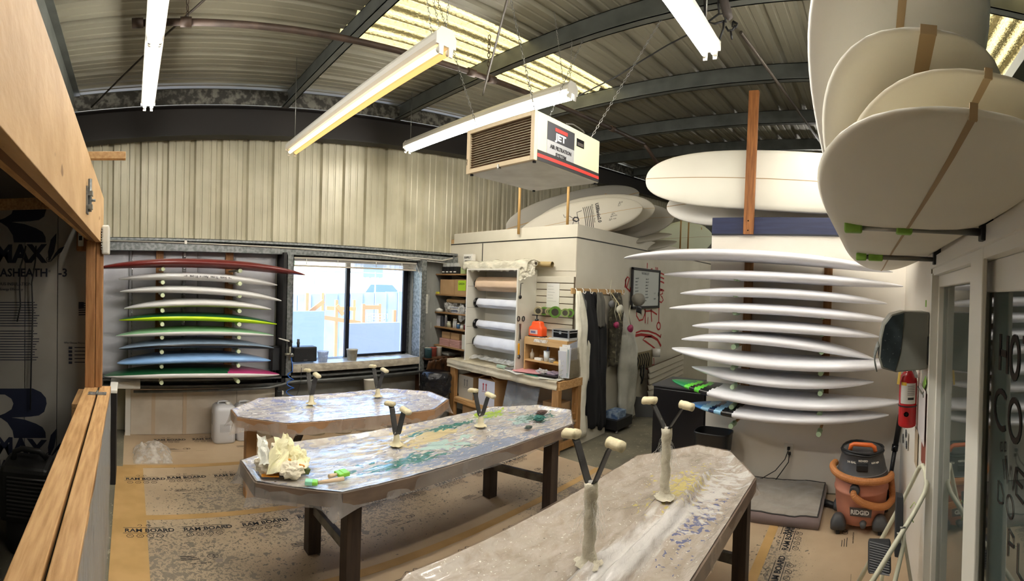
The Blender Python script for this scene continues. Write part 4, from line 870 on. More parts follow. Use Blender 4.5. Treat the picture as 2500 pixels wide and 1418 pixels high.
# stray glass fibres hanging on the tall stands
for o, x, y, zc, sd in ((s1, 1.562, 1.01, .93, 1), (s2, 2.273, 1.006, .99, 2)):
    random.seed(sd); m = MB()
    for k in range(46):
        a = random.random()*2*PI; r = .022; p = Vector((x+r*math.cos(a), y+r*math.sin(a), zc+random.uniform(-.05, .05))); pts = [p]; d = Vector((math.cos(a), math.sin(a), random.uniform(-.6, .3)))*.0045
        for j in range(9): p = p+d; d = d*.8+Vector((random.uniform(-.004, .004), random.uniform(-.004, .004), random.uniform(-.0075, .001))); pts.append(p)
        m.tube(pts, .00045, 3)
    m.build('loose_fibres', mat('fibre', '#d9d8d0', .5), o, kind='stuff')
# ================================================================== HANGING THINGS
M_jet = mat('appliance_cream', '#c2be9f', .4); M_jetu = mat('appliance_under', '#c8c8bf', .45, col2='#b4b3aa', ns=5); M_red = mat('jet_red', '#b3261e', .4)
x0, x1, y0, y1, z0, z1 = 2.2, 2.94, 1.93, 2.57, 2.592, 2.902
ac = thing('air_cleaner', 'cream box-shaped ceiling air cleaner with brown pleated filter, hung on chains', 'air cleaner', (2.57, 2.25, z0))
MB().box(x0+.03, x1, y0, y1, z0, z1).build('housing', M_jet, ac, bevel=.004)
MB().box(x0+.03, x1-.004, y0+.004, y1-.004, z0-.001, z0).build('underside', M_jetu, ac)
m = MB(); n = 15; vs = []
for i in range(2*n+1): vs += [(x0+.012+(.028 if i % 2 else 0), y0+.03, z0+.03+(z1-z0-.06)*i/(2*n)), (x0+.012+(.028 if i % 2 else 0), y1-.03, z0+.03+(z1-z0-.06)*i/(2*n))]
m.add(vs, [(2*i, 2*i+1, 2*i+3, 2*i+2) for i in range(2*n)]).build('pleated_filter', mat('filter_brown', '#8a7565', .9, col2='#75614f', ns=20), ac)
MB().box(x0, x0+.03, y0, y0+.032, z0, z1).box(x0, x0+.03, y1-.032, y1, z0, z1).box(x0, x0+.03, y0+.032, y1-.032, z0, z0+.03).box(x0, x0+.03, y0+.032, y1-.032, z1-.03, z1).build('filter_frame', mat('card_frame', '#cbbb9d', .6), ac, bevel=.002)
def jp(px, py): return at(px, py, Y=y0)
a = jp(1323, 286); b = jp(1394, 331); cpl = jp(1322, 388)
lx0, lx1 = 2.323, 2.62; lz1, lzm, lz0 = 2.868, 2.75, 2.63
MB().box(lx0, lx1, y0-.0015, y0, lzm, lz1).build('dark_plate', mat('label_dark', '#26272b', .35), ac); MB().box(lx0, lx1, y0-.0015, y0, lz0, lzm).build('silver_plate', mat('label_silver', '#9b9c9c', .35, .3), ac)
MB().box(lx0+.08, lx0+.215, y0-.003, y0-.0015, 2.822, 2.845).build('red_bar', M_red, ac)
t = MB(); textmesh(t, 'JET', (lx0+.087, y0-.0025, 2.768), (1, 0, 0), (0, 0, 1), .062, bold=.002, narrow=1.3); t.build('jet_lettering', M_plainwhite, ac, fixn=False)
t = MB(); textmesh(t, 'AIR FILTRATION', ((lx0+lx1)/2, y0-.0025, 2.702), (1, 0, 0), (0, 0, 1), .034, align='CENTER', bold=.0012, narrow=.92); textmesh(t, 'SYSTEM', ((lx0+lx1)/2, y0-.0025, 2.66), (1, 0, 0), (0, 0, 1), .034, align='CENTER', bold=.0012)
textmesh(t, '12x24x1', (x0-.001, y1-.012, 2.70), (0, 0, -1), (0, -1, 0) if False else (0, 1, 0), .014); t.build('black_lettering', M_inkb, ac, fixn=False)
MB().box(x0+.032, x1-.002, y0-.0016, y0, z0+.003, z0+.07).build('stripe_black', M_black, ac); MB().box(x0+.032, x1-.002, y0-.003, y0-.0016, z0+.026, z0+.048).build('stripe_red', M_red, ac)
MB().box(2.645, 2.735, y0-.003, y0+.0, 2.79, 2.845).build('grip_slot', M_blackgl, ac, bevel=.003); MB().box(2.655, 2.725, y0-.0035, y0-.003, 2.797, 2.82).build('grip_slot_inner', mat('grip_inner', '#3a332d', .5), ac)
for q in ((x0+.01, y0+.02), (x0+.01, y1-.03), (x1-.03, y0+.02), (x1-.05, y1-.03)): MB().lathe([(.012, -.012), (.012, 0)], (q[0]+.02, q[1], z0), 10).build('rubber_foot', M_black, ac)
MB().box(x0-.004, x0+.02, 2.235, 2.25, z0-.01, z0+.015).build('filter_clip', M_chain, ac)
MB().tube([(2.52, 1.935, 2.905), (2.6, 1.93, 2.925), (2.72, 1.93, 2.915), (2.74, 1.93, 2.90)], .005).build('power_cord', mat('cord_grey', '#55524c', .5), ac)
for a, b in (((2.26, 2.52, z1), (2.17, 2.95, zr(2.2)-.02)), ((2.26, 1.98, z1), (2.16, 2.25, zr(2.2)-.02)), ((2.88, 2.52, z1), (3.26, 2.35, zr(3.3)-.2)), ((2.88, 1.98, z1), (3.28, 1.62, zr(3.3)-.2))): chainmesh(a, b).build('chain', M_chain, ac)
# suspension of the lamps
for l_, pts in ((lamp1, (((.145, 2.2, 3.49), (.145, 2.2, zr(.145))), ((.145, 4.3, 3.49), (.145, 4.3, zr(.145))))), (lamp2, (((1.575, 4.40, 3.15), (1.575, 4.40, zr(1.6))),)), (lamp3, (((3.17, 4.75, 3.5), (3.17, 4.75, zr(3.17))),)), (lamp4, (((2.7, 1.03, 3.4), (2.72, 1.03, zr(2.7))),))):
    for a, b in pts: wire(a, b, .003).build('hanger_wire', M_chain, l_)
for l_, a, b in ((lamp2, (1.54, 2.12, 3.15), (1.36, 2.12, zr(1.4))), (lamp2, (1.60, 2.08, 3.16), (1.66, 2.08, zr(1.66))), (lamp2, (1.57, 2.08, 3.16), (1.50, 2.3, zr(1.5))), (lamp3, (3.15, 2.45, 3.5), (3.05, 2.5, zr(3.05))), (lamp3, (3.19, 2.42, 3.5), (3.2, 2.42, zr(3.2)-.2)), (lamp4, (.5, 1.03, 3.4), (.5, 1.03, zr(.5)))): chainmesh(a, b, .026, .007, .0016).build('chain', M_chain, l_)
# sprinkler pipe and its branch
M_pipe = mat('pipe_rust', '#4a3a2f', .55, .3, '#35291f', 10)
sp = thing('sprinkler_pipe', 'brown sprinkler pipe crossing the ceiling from left to right', 'pipe', (2.8, 3.2, 3.55))
zp = lambda x: 3.60+.03*x
MB().tube([(.02, 3.39, 3.60), (5.55, 2.92, 3.75)], .024, 12).build('pipe', M_pipe, sp)
for x in (.02, .36, 2.72, 2.95, 4.8): 
    y = 3.39-.085*x; z = 3.60+.0271*x; MB().tube([(x-.03, y+.003, z-.001), (x+.05, y-.004, z+.001)], .034, 12).build('coupling', M_pipe, sp)
for x in (.36, 2.9): y = 3.39-.085*x; z = 3.60+.0271*x; chainmesh((x+.02, y, z+.03), (x+.02, y, zr(x)-.02), .05, .014, .004).build('hanger', M_pipe, sp)
MB().tube([(5.52, 2.92, 3.75), (5.6, 2.9, 3.7), (5.7, 2.82, 3.55), (6.2, 2.75, 3.5)], .024, 10).build('elbow_pipe', M_pipe, sp)
# brace rods
M_rod = mat('brace_rod', '#4b443c', .5, .5)
for i, (a, b, lb) in enumerate((((-.45, 5.2, 3.66), (1.35, 1.75, 3.9), 'thin diagonal brace rod crossing above the left fixture'), ((3.05, 3.35, 3.62), (1.35, 1.0, 3.92), 'thin diagonal brace rod crossing behind the warm fixture'), ((3.30, .98, 3.72), (7.6, .55, 3.92), 'long steel brace rod running from the cable bundle to the right'), ((7.6, .55, 3.95), (9.5, .1, 3.6), 'lower continuation of the brace rod at the right'))):
    tag(MB().tube([a, b], .009 if i < 2 else .014, 6).build('brace_rod', M_rod), lb, 'rod', 'roof brace rods')
tg = MB().tube([dpt(1410, 235, 4.5), dpt(1450, 215, 4.4), dpt(1500, 190, 4.2), dpt(1580, 140, 4.0), dpt(1630, 110, 3.9), dpt(1685, 82, 3.6)], .006, 6).build('power_cord', M_black); tag(tg, 'slack black cord sagging between the two white fixtures on the right', 'cord')
tg = thing('cable_bundle', 'tangle of black cables and a hook hanging from the roof beam', 'cable', dpt(1760, 40, 3.4))
MB().tube([dpt(1762, -30, 3.4), dpt(1768, 5, 3.4), dpt(1776, 35, 3.4), dpt(1784, 45, 3.4)], [.03, .035, .035, .02], 10).build('conduit', mat('conduit_brown', '#4b4440', .6), tg)
for pts in ([(1755, -30), (1753, 10), (1756, 35), (1770, 33), (1768, 10), (1764, -20)], [(1758, 32), (1728, 54), (1745, 58), (1766, 52)], [(1719, -20), (1721, 30), (1724, 50)], [(1767, 50), (1766, 70), (1756, 99)], [(1772, 65), (1778, 75), (1788, 74), (1795, 62)], [(1784, 76), (1787, 96)], [(1789, 52), (1800, 58), (1797, 68), (1788, 64), (1789, 54)], [(1770, 30), (1772, 54)]):
    MB().tube([dpt(x, y, 3.4) for x, y in pts], .008, 7).build('cable', M_black, tg)
# conduit along the girt and its junction box
cn = thing('wall_conduit', 'thin white conduit running along the steel girt above the window to a grey box', 'conduit', (2, 5.25, 2.15))
MB().tube([(-.3, 5.255, 2.205), (2.5, 5.255, 2.165), (4.1, 5.25, 2.13), (4.25, 5.2, 2.17)], .009, 8).build('conduit', mat('conduit_white', '#b9b6aa', .5), cn)
MB().tube([(3.1, 5.25, 2.15), (4.2, 5.22, 2.09)], .005, 6).build('cable', M_plainwhite, cn)
p = at(1104, 615, X=4.36); MB().box(4.33, 4.40, p.y-.05, p.y+.06, 2.11, 2.24).build('junction_box', M_galv, cn, bevel=.004)
MB().box(4.34, 4.39, p.y-.02, p.y+.03, 2.0, 2.11).build('conduit_body', M_galv, cn)
MB().box(.6, .63, 5.245, 5.262, 2.18, 2.22).build('clip', M_plainwhite, cn)
# pipe along the lower ledge
lp = thing('ledge_pipe', 'grey pipe running under the wall ledge below the rack and window', 'pipe', (1.8, 5.17, .56))
MB().tube([(.05, 5.17, .53), (1.6, 5.17, .545), (1.9, 5.17, .60), (4.2, 5.17, .60)], .016, 10).build('pipe', MATS['girt_grey'], lp)
MB().box(-.2, .12, 5.0, 5.2, .60, .67).build('bracket_block', M_plainwhite, lp, bevel=.004)

# ================================================================== WINDOW SILL THINGS
sl = thing('window_sill_shelf', 'deep window sill wrapped in pale plastic, under the sliding window', 'sill', (2.8, 5.35, .78))
MB().grid(lambda u, v: (1.9+1.79*u, 5.17+.33*v, .80+.006*noise.noise((u*20, v*3, 1))), 60, 8).build('plastic_wrap', mat('sill_wrap', '#c3c6cc', .3, col2='#a9adb6', ns=12, bump=.4, bs=25), sl)
MB().grid(lambda u, v: (1.89+1.80*u, 5.17-.008*math.sin(v*3)+.01*noise.noise((u*26, v*4, 4)), .802-.095*v), 70, 6).build('front_wrap', mat('sill_front', '#b5ae9e', .45, col2='#979082', ns=10, bump=.4, bs=25), sl)
MB().box(1.9, 3.69, 5.18, 5.5, .72, .79).build('plank', M_wood, sl)
spk = thing('speaker', 'black oblong tabletop speaker on the window sill', 'speaker', (2.07, 5.3, .80))
MB().box(1.915, 2.225, 5.24, 5.38, .875-.06, .995).build('cabinet', M_black, spk, bevel=.012)
MB().box(1.925, 2.215, 5.232, 5.242, .825, .985).build('grille', mat('grille_black', '#0d0e12', .6, bump=.2, bs=200), spk, bevel=.004)
MB().box(2.05, 2.095, 5.228, 5.234, .835, .842).build('badge', M_chain, spk)
tag(MB().lathe([(.016, 0), (.016, .02), (.02, .035), (.02, .05), (.015, .06), (.017, .09), (.0, .09)], (2.0, 5.3, .995), 14).build('small_canister', mat('dark_olive', '#3b3c38', .5)), 'small dark ribbed canister standing on the speaker', 'canister')
def tub(x, y, z, r0, r1, h, m, label, name='plastic_tub', cat='tub', lid=None, group=None):
    o = thing(name, label, cat, (x, y, z), group)
    MB().lathe([(r0*.3, .004), (r0, 0), (r1, h), (r1+.004, h), (r1+.004, h-.008), (r1+.001, h-.008)], (x, y, z), 20).lathe([(r1-.002, h), (r0-.002, .006), (0.0, .005)], (x, y, z), 20).build('body', m, o)
    if lid: MB().lathe([(r1+.006, h-.004), (r1+.006, h+.012), (r1-.004, h+.014), (0, h+.012)], (x, y, z), 20).build('lid', lid, o)
    return o
M_clr = film('clear_tub', '#c9d3e2', .5, .2, .1, 10); M_tubd = mat('tub_crusted', '#bdb49e', .6, col2='#a59b80', ns=18)
tub(2.32, 5.28, .80, .055, .072, .13, M_clr, 'translucent mixing tub on the window sill right of the speaker')
tub(2.725, 5.28, .80, .058, .072, .14, M_tubd, 'crusted cream mixing tub on the sill below the window mullion')
# air tool, regulator and coiled hose
ah = thing('air_hose', 'air regulator with blue coiled hose hanging left of the window', 'hose', (1.83, 5.12, .7))
MB().tube([(1.84, 5.15, 1.02), (1.84, 5.15, .86)], .014, 8).tube([(1.78, 5.15, .93), (1.87, 5.15, .93)], .015, 8).build('regulator', mat('regulator', '#8d8b7c', .4, .6), ah)
MB().lathe([(.0, -.03), (.022, -.03), (.022, .0)], (1.845, 5.11, .93), 14, axis='Y').build('gauge', M_chain, ah)
MB().box(1.83, 1.865, 5.14, 5.18, .94, 1.1).build('valve_handle', M_black, ah); MB().prism([(1.70, 5.14, 1.115), (1.87, 5.14, 1.065), (1.875, 5.14, 1.08), (1.705, 5.14, 1.125)], (0, .03, 0)).build('blow_gun', M_plainwhite, ah)
M_blue = mat('hose_blue', '#1f5bb8', .35)
MB().tube([(1.85, 5.13, .90), (1.865, 5.12, .80), (1.86, 5.1, .74)]+[(1.83+(.025+.018*min(1, t/12))*math.cos(t), 5.08+.045*math.sin(t), .74-.0155*t) for t in [k*.35 for k in range(102)]], .0052, 6).build('coil', M_blue, ah)
tag(MB().tube([(2.0, 5.17, .80), (1.98, 5.14, .6), (1.9, 5.12, .35), (1.86, 5.1, .1)], .003, 5).build('thin_cord', M_black), 'thin dark cord hanging from the sill beside the blue hose', 'cord')
jb = thing('plug_adapter', 'black power adapter plugged in at the end of the lowest left rack ledge', 'plug', (1.72, 5.17, .4))
MB().box(1.69, 1.75, 5.13, 5.18, .42, .51).build('body', M_black, jb, bevel=.005); MB().box(1.75, 1.775, 5.15, 5.18, .46, .5).build('socket', M_plainwhite, jb); MB().tube([(1.72, 5.15, .42), (1.725, 5.15, .3), (1.74, 5.2, .1)], .003, 5).build('cord', M_black, jb)
gb = thing('wall_box', 'grey steel channel box on the black jamb post by the rack', 'box', (1.71, 5.2, .72))
MB().box(1.66, 1.76, 5.28, 5.4, .72, 1.0).build('body', mat('box_dark', '#3d4044', .5, .3), gb, bevel=.004); MB().tube([(1.655, 5.25, .6), (1.655, 5.25, 1.01), (1.75, 5.25, 1.015)], .009, 8).build('pipe', M_black, gb)
# calendar sheet on the side wall
cal = thing('wall_calendar', 'white printed chart taped to the grey wall right of the window', 'paper', (3.9, 5.39, 1.3))
a = at(1017, 718, Y=5.395); b = at(1044, 765, Y=5.395)
MB().box(a.x, b.x, 5.392, 5.396, b.z, a.z).build('sheet', mat('paper', '#cfcfc6', .7), cal); MB().box(a.x+.02, b.x-.04, 5.391, 5.395, a.z-.01, a.z+.03).build('top_note', MATS['paper'], cal)
m = MB()
for i in range(5):
    z = b.z+.03+i*(a.z-b.z-.06)/4; stroke(m, [(a.x+.015, 5.3915, z), (b.x-.015, 5.3915, z)], .0025, (0, -1, 0), 0, .0004)
for i in range(4):
    x = a.x+.015+i*(b.x-a.x-.03)/3; stroke(m, [(x, 5.3915, b.z+.03), (x, 5.3915, a.z-.03)], .0025, (0, -1, 0), 0, .0004)
m.build('print', mat('print_grey', '#6a6c6e', .7), cal, fixn=False)

# jugs, buckets along the wall -------------------------------------------------------
M_jug = mat('jug_hdpe', '#cfd0d4', .35)
def jug(x, y, label, w=.25, d=.24, h=.44):
    o = thing('plastic_jug', label, 'jug', (x, y, 0), 'white plastic jugs by the back wall')
    vs = []; K = 24; prof = [(.86, 0), (.97, .02), (1, .05), (1, .72), (.99, .80), (.93, .88), (.74, .93), (.5, .945), (.0, .95)]
    for s_, t in prof:
        for k in range(K):
            a = 2*PI*k/K; c, q = math.cos(a), math.sin(a); vs.append((x+w/2*s_*math.copysign(abs(c)**.45, c), y+d/2*s_*math.copysign(abs(q)**.45, q), t*h))
    MB().add(vs, [(i*K+k, i*K+(k+1) % K, (i+1)*K+(k+1) % K, (i+1)*K+k) for i in range(len(prof)-1) for k in range(K)]+[tuple(range(K))], 0, True).build('body', M_jug, o)
    MB().lathe([(.028, 0), (.028, .03), (.0, .031)], (x+.04, y-.03, .93*h), 14).build('cap', M_plainwhite, o)
    MB().tube([(x-.07, y, .92*h), (x-.06, y, 1.0*h), (x+.0, y, 1.01*h), (x+.05, y, .98*h)], .012, 8).build('grip', M_jug, o)
    MB().box(x-w/2-.001, x-w/2+.004, y-.03, y+.05, .42*h, .7*h).box(x-.06, x+.05, y-d/2-.0015, y-d/2+.002, .3*h, .5*h).build('moulded_mark', mat('jug_mark', '#b4b5b8', .4), o)
jug(1.045, 5.06, 'white plastic jug at the left of the wall row, fully in view'); jug(1.30, 5.10, 'white plastic jug second from left, half hidden by the farthest table', .23, .24, .42)
M_bk = mat('bucket_offwhite', '#c2beb0', .45)
for i, (px, d_) in enumerate(((640, 5.15), (705, 5.1), (770, 5.1), (835, 5.05), (892, 5.0), (955, 5.0))):
    p = at(px, 900, Y=d_-.0); tub(p.x, d_-.03, 0, .125, .145, .35, M_bk, ['squat white bucket beside the jugs under the far table', 'white lidded bucket below the blue hose', 'white lidded bucket behind the left stand of the farthest table', 'white lidded bucket between the two far stands', 'white lidded bucket behind the right stand of the farthest table', 'white lidded bucket at the right end of the row'][i], 'bucket', 'bucket', M_plainwhite if i else None, 'buckets along the back wall')
tub(2.93, 5.16, .38, .07, .085, .19, M_plainwhite, 'white open pail stacked on the bucket lids under the window', 'pail', 'pail')
mb_ = thing('wall_mark_strip', 'pale leftover tub rim on the lowest ledge by the gate', 'tub', (.0, 4.95, .6)); bpy.data.objects.remove(mb_)
bag = MB(); random.seed(4)
bag.grid(lambda u, v: (.05+.38*u+.03*noise.noise((u*5, v*5, 1)), 4.45+.42*v, .01+.13*math.sin(PI*u)**.6*math.sin(PI*v)**.7*(1+.5*noise.noise((u*6, v*6, 3)))), 22, 22)
tag(bag.build('plastic_bag', film('bag_film', '#cfcac2', .45, .15, .6, 18)), 'empty clear plastic bag lying on the floor by the gate', 'bag')
dk = thing('dark_bin', 'tall narrow dark bin seen edge-on behind the gate end', 'bin', (-.02, 4.0, 0)); a = at(272, 950, Y=4.0); b = at(284, 1030, Y=4.0)
MB().box(-.16, b.x, 4.0, 4.3, .0, .80).build('body', M_black, dk, bevel=.005); MB().box(-.17, b.x+.005, 3.99, 4.31, .80, .83).build('lid', M_plainwhite, dk, bevel=.006)
# hall things
hv = thing('portable_heater', 'black louvred portable air unit standing in the dark hall', 'air unit', (-.66, 3.0, 0))
M_hv = mat('unit_black', '#232220', .55, col2='#1b1a19', ns=6)
MB().box(-.82, -.5, 2.85, 3.15, .22, .58).build('housing', M_hv, hv, bevel=.03); MB().lathe([(.13, 0), (.14, .02), (.145, .22)], (-.66, 3.0, 0), 20).build('base', M_hv, hv)
for k in range(11): MB().ob((-.64, 2.846, .27+k*.025), (.25, .012, .006), (.5, 0, 0)).build('louvre', mat('louvre_grey', '#3b3936', .5), hv)
MB().tube([(-.76, 3.0, .57), (-.75, 3.0, .63), (-.70, 3.0, .655), (-.58, 3.0, .645), (-.53, 3.0, .6)], .02, 8).build('handle', M_hv, hv)
for i, (pts, lb) in enumerate((([(63, 600), (58, 625), (50, 650), (48, 700), (50, 745), (42, 785)], 'black cord loop hanging on the printed insulation, shorter left end'), ([(88, 600), (86, 640), (78, 690), (80, 760), (76, 900), (74, 1000)], 'black cord hanging on the printed insulation, longer right end'))):
    tag(MB().tube([at(x, y, Y=3.30) for x, y in pts], .006, 6).build('hanging_cord', M_black), lb, 'cord', 'cords on the hall wall')
th = thing('thermostat', 'small white thermostat on a wood block at the door post, inside the hall', 'thermostat', (-.33, 3.2, 1.86))
a = at(187, 566, Y=3.2); b = at(213, 612, Y=3.2); MB().box(a.x, b.x, 3.2, 3.3, b.z, a.z+.03).build('wood_block', M_woodz, th, bevel=.003); MB().box(a.x+.012, a.x+.05, 3.185, 3.2, b.z+.03, a.z-.0).build('case', M_plainwhite, th, bevel=.004); MB().box(a.x+.018, a.x+.04, 3.183, 3.186, b.z+.07, b.z+.1).build('display', M_black, th)
hb = thing('alarm_box', 'flat white ribbed box fixed to the end of the door post', 'box', (-.16, 3.2, 1.97))
a = at(250, 552, Y=3.2); b = at(268, 622, Y=3.2); MB().box(a.x, b.x, 3.12, 3.24, b.z, a.z).build('case', mat('case_white', '#bab8ad', .45), hb, bevel=.012)
for k in range(9): MB().box(a.x-.002, a.x+.006, 3.112, 3.122, b.z+.03+k*.017, b.z+.038+k*.017).build('rib', mat('rib_grey', '#86857d', .5), hb)

# ================================================================== CORNER SHELVES
M_shf = mat('shelf_board', '#9d7c55', .6, col2='#85663f', ns=8, stretch=(1, .4, 3))
sz = [1.945, 1.655, 1.40, 1.19, .925]
shn = ['topmost corner shelf holding small black boxes', 'second corner shelf holding cardboard boxes', 'third corner shelf holding bagged supplies', 'fourth corner shelf holding small bottles and jars', 'lowest corner shelf holding pink foam pads']
for z, lb in zip(sz, shn):
    o = thing('corner_shelf', lb, 'shelf', (4.25, 5.08, z), 'shelves in the corner by the window')
    MB().box(4.11, 4.40, 4.68, 5.42, z-.02, z).build('board', M_shf, o, bevel=.002)
    for y in (5.0,): MB().prism([(4.14, y-.008, z-.021), (4.40, y-.008, z-.021), (4.40, y-.008, z-.15), (4.385, y-.008, z-.15), (4.36, y-.008, z-.06)], (0, .016, 0)).build('bracket', M_black, o)
def bx(name, label, cat, x0, x1, y0, y1, z0, h, m, group=None, rot=0, extra=None, bev=.003):
    o = thing(name, label, cat, ((x0+x1)/2, (y0+y1)/2, z0), group); MB().box(x0, x1, y0, y1, z0+.0005, z0+h).build('body', m, o, bevel=bev)
    return o
M_card = mat('cardboard', '#a98a63', .75, col2='#9a7b55', ns=4); M_cardlt = mat('cardboard_pale', '#b8ab9a', .7); M_pap = MATS['paper']
for k in range(4):
    y = 5.30-k*.085; o = bx('black_box', ['small black carton at the left end of the top corner shelf', 'small black carton, second from left on the top corner shelf', 'small black carton, third from left on the top corner shelf', 'small black carton nearest the roll cabinet on the top shelf'][k], 'box', 4.14, 4.22, y-.07, y, sz[0], .10, M_black, 'black cartons on the top corner shelf'); MB().box(4.137, 4.14, y-.06, y-.01, sz[0]+.02, sz[0]+.035).build('label', M_plainwhite, o); MB().box(4.15, 4.2, y-.06, y-.01, sz[0]+.1, sz[0]+.15).build('flap', mat('flap_grey', '#a8a9a4', .6), o)
o = bx('sticker_carton', 'white carton with dark print at the back of the top corner shelf', 'box', 4.30, 4.36, 4.83, 5.02, sz[0], .28, M_plainwhite); t = MB(); textmesh(t, 'SUPPLY', (4.298, 5.0, sz[0]+.22), (0, -1, 0), (0, 0, 1), .04, bold=.001); [stroke(t, [(4.298, 4.99, sz[0]+.19-.03*k), (4.298, 4.86, sz[0]+.19-.03*k)], .008, (-1, 0, 0), 0, .0005) for k in range(5)]
t.build('print', M_inkb, o, fixn=False)
bx('green_carton', 'pale green carton beside the roll cabinet on the top corner shelf', 'box', 4.15, 4.24, 4.80, 4.9, sz[0], .08, mat('carton_green', '#9fb077', .6))
bx('cardboard_box', 'plain tan cardboard box on the second corner shelf', 'box', 4.14, 4.36, 5.03, 5.33, sz[1], .21, M_card)
o = bx('cardboard_box', 'cardboard box with a bright green label on the second corner shelf', 'box', 4.15, 4.36, 4.72, 5.02, sz[1], .215, M_card); MB().box(4.148, 4.15, 4.78, 4.94, sz[1]+.06, sz[1]+.2).build('green_label', mat('label_green', '#a5c92c', .5), o)
t = MB(); textmesh(t, 'GREEN', (4.1475, 4.93, sz[1]+.14), (0, -1, 0), (0, 0, 1), .04); t.build('print', M_inkb, o, fixn=False)
bx('marker_box', 'thin pale box with a yellow end at the left of the second corner shelf', 'box', 4.12, 4.16, 5.36, 5.42, sz[1], .03, mat('yellowy', '#c9c23f', .5))
def crumple(label, cat, name, c, r, m, seed, group=None, n=3, amp=.45, flat=1.):
    n = max(n, 4) if r[0] > .04 else n
    b_ = bmesh.new(); bmesh.ops.create_icosphere(b_, subdivisions=n, radius=1)
    mm = MB(); vs = []
    for v in b_.verts:
        p = v.co.normalized(); d = 1+amp*noise.noise(p*2.1+Vector((seed, 0, 0)))+amp*.6*abs(noise.noise(p*5+Vector((0, seed, 0)))); q = Vector((p.x*r[0]*d, p.y*r[1]*d, max(-.85, p.z)*r[2]*d)); vs.append(Vector(c)+q+Vector((0, 0, r[2]*.85)))
    mm.add(vs, [tuple(v.index for v in f.verts) for f in b_.faces], 0, False); b_.free(); o = mm.build(name, m); tag(o, label, cat, group); return o
M_bagf = film('bag_clear', '#c8c8c4', .6, .15, .8, 22)
crumple('crumpled clear bag of white parts on the third corner shelf', 'bag', 'plastic_bag', (4.22, 5.15, sz[2]), (.07, .13, .09), M_bagf, 3, 'bags on the third corner shelf')
crumple('plastic bag spilling over the edge of the third corner shelf', 'bag', 'plastic_bag', (4.15, 4.85, sz[2]-.09), (.03, .06, .11), M_bagf, 9, 'bags on the third corner shelf')
for k in range(4): tag(MB().ob((4.24, 4.93, sz[2]+.012+k*.02), (.2, .26, .016), (0, .05*(k-1), .1*k)).build('flat_packet', mat('packet_%d' % k, ('#b9bdc6', '#8790a3', '#d1d2d0', '#a5a9b1')[k], .5), bevel=.003), ['lowest flat packet', 'second flat packet', 'third flat packet', 'topmost flat packet'][k]+' in the stack on the third corner shelf', 'packet', 'packets on the third corner shelf')
for k in range(5): tag(MB().lathe([(.05+.003*k, 0), (.06, .003), (.002, .03)], (4.16, 5.36, sz[2]+.006*k), 14).build('paper_plate', M_plainwhite), ('lowest', 'second', 'middle', 'fourth', 'topmost')[k]+' white paper cone plate of the small stack on the third corner shelf', 'plate', 'paper plates on the third corner shelf')
M_bwn = mat('foil_roll_tan', '#a68a62', .6); bx('brown_packet', 'tan rolled packet on top of the bags under the second corner shelf', 'packet', 4.15, 4.35, 4.80, 5.2, sz[2]+.14, .05, M_bwn, bev=.02)
jars = [('white and grey carton', 5.36, .05, .15, '#b9bac0', 1), ('dark carton', 5.29, .03, .15, '#3a3d45', 1), ('grey spray can', 5.22, .02, .17, '#8f8f95', 0), ('cream jar', 5.15, .034, .085, '#a8a78f', 0), ('tall white bottle', 5.04, .018, .13, '#d5d8da', 0), ('second tall white bottle', 5.0, .018, .13, '#c9ccd0', 0), ('blue jar', 4.94, .03, .075, '#3d6288', 0), ('white tub', 4.87, .026, .055, '#cfd3cf', 0), ('dark red jar', 4.78, .036, .08, '#7a3238', 0), ('black jar', 4.72, .03, .07, '#2b2c30', 0)]
for nm_, y, r, h, c, isb in jars:
    if isb: o = bx('small_carton', nm_+' standing on the fourth corner shelf', 'carton', 4.15, 4.22, y-r, y+r, sz[3], h, mat('c_'+c, c, .5), 'bottles and jars on the fourth corner shelf')
    else:
        o = thing('small_jar', nm_+' standing on the fourth corner shelf', 'jar', (4.18, y, sz[3]), 'bottles and jars on the fourth corner shelf')
        MB().lathe([(r, 0), (r, h*.75), (r*.7, h*.82)], (4.18, y, sz[3]), 14).build('body', mat('c_'+c, c, .4), o); MB().lathe([(r*.75, h*.8), (r*.75, h), (0, h)], (4.18, y, sz[3]), 14).build('cap', M_plainwhite, o)
M_pink = mat('foam_pink', '#b98f88', .7)
for k in range(5): 
    for j, yy in enumerate((5.2, 4.96)): tag(MB().box(4.13, 4.33, yy-.11, yy+.1, sz[4]+.001+k*.021, sz[4]+.019+k*.021).build('sanding_sheet', M_pink, bevel=.002), ('lowest', 'second', 'middle', 'fourth', 'topmost')[k]+' pink foam pad in the %s stack on the lowest corner shelf' % ('left', 'right')[j], 'pad', 'pink pads on the lowest corner shelf')
for j, yy in enumerate((5.18, 4.98)): bx('open_carton', ['open tan carton on the left pink stack', 'open tan carton on the right pink stack'][j], 'box', 4.15, 4.3, yy-.09, yy+.09, sz[4]+.107, .09, M_card, 'tan cartons on the pink pads')
bx('paper_card', 'white printed card standing on the lowest corner shelf against the roll cabinet', 'paper', 4.125, 4.13, 4.70, 4.80, sz[4], .20, M_pap)
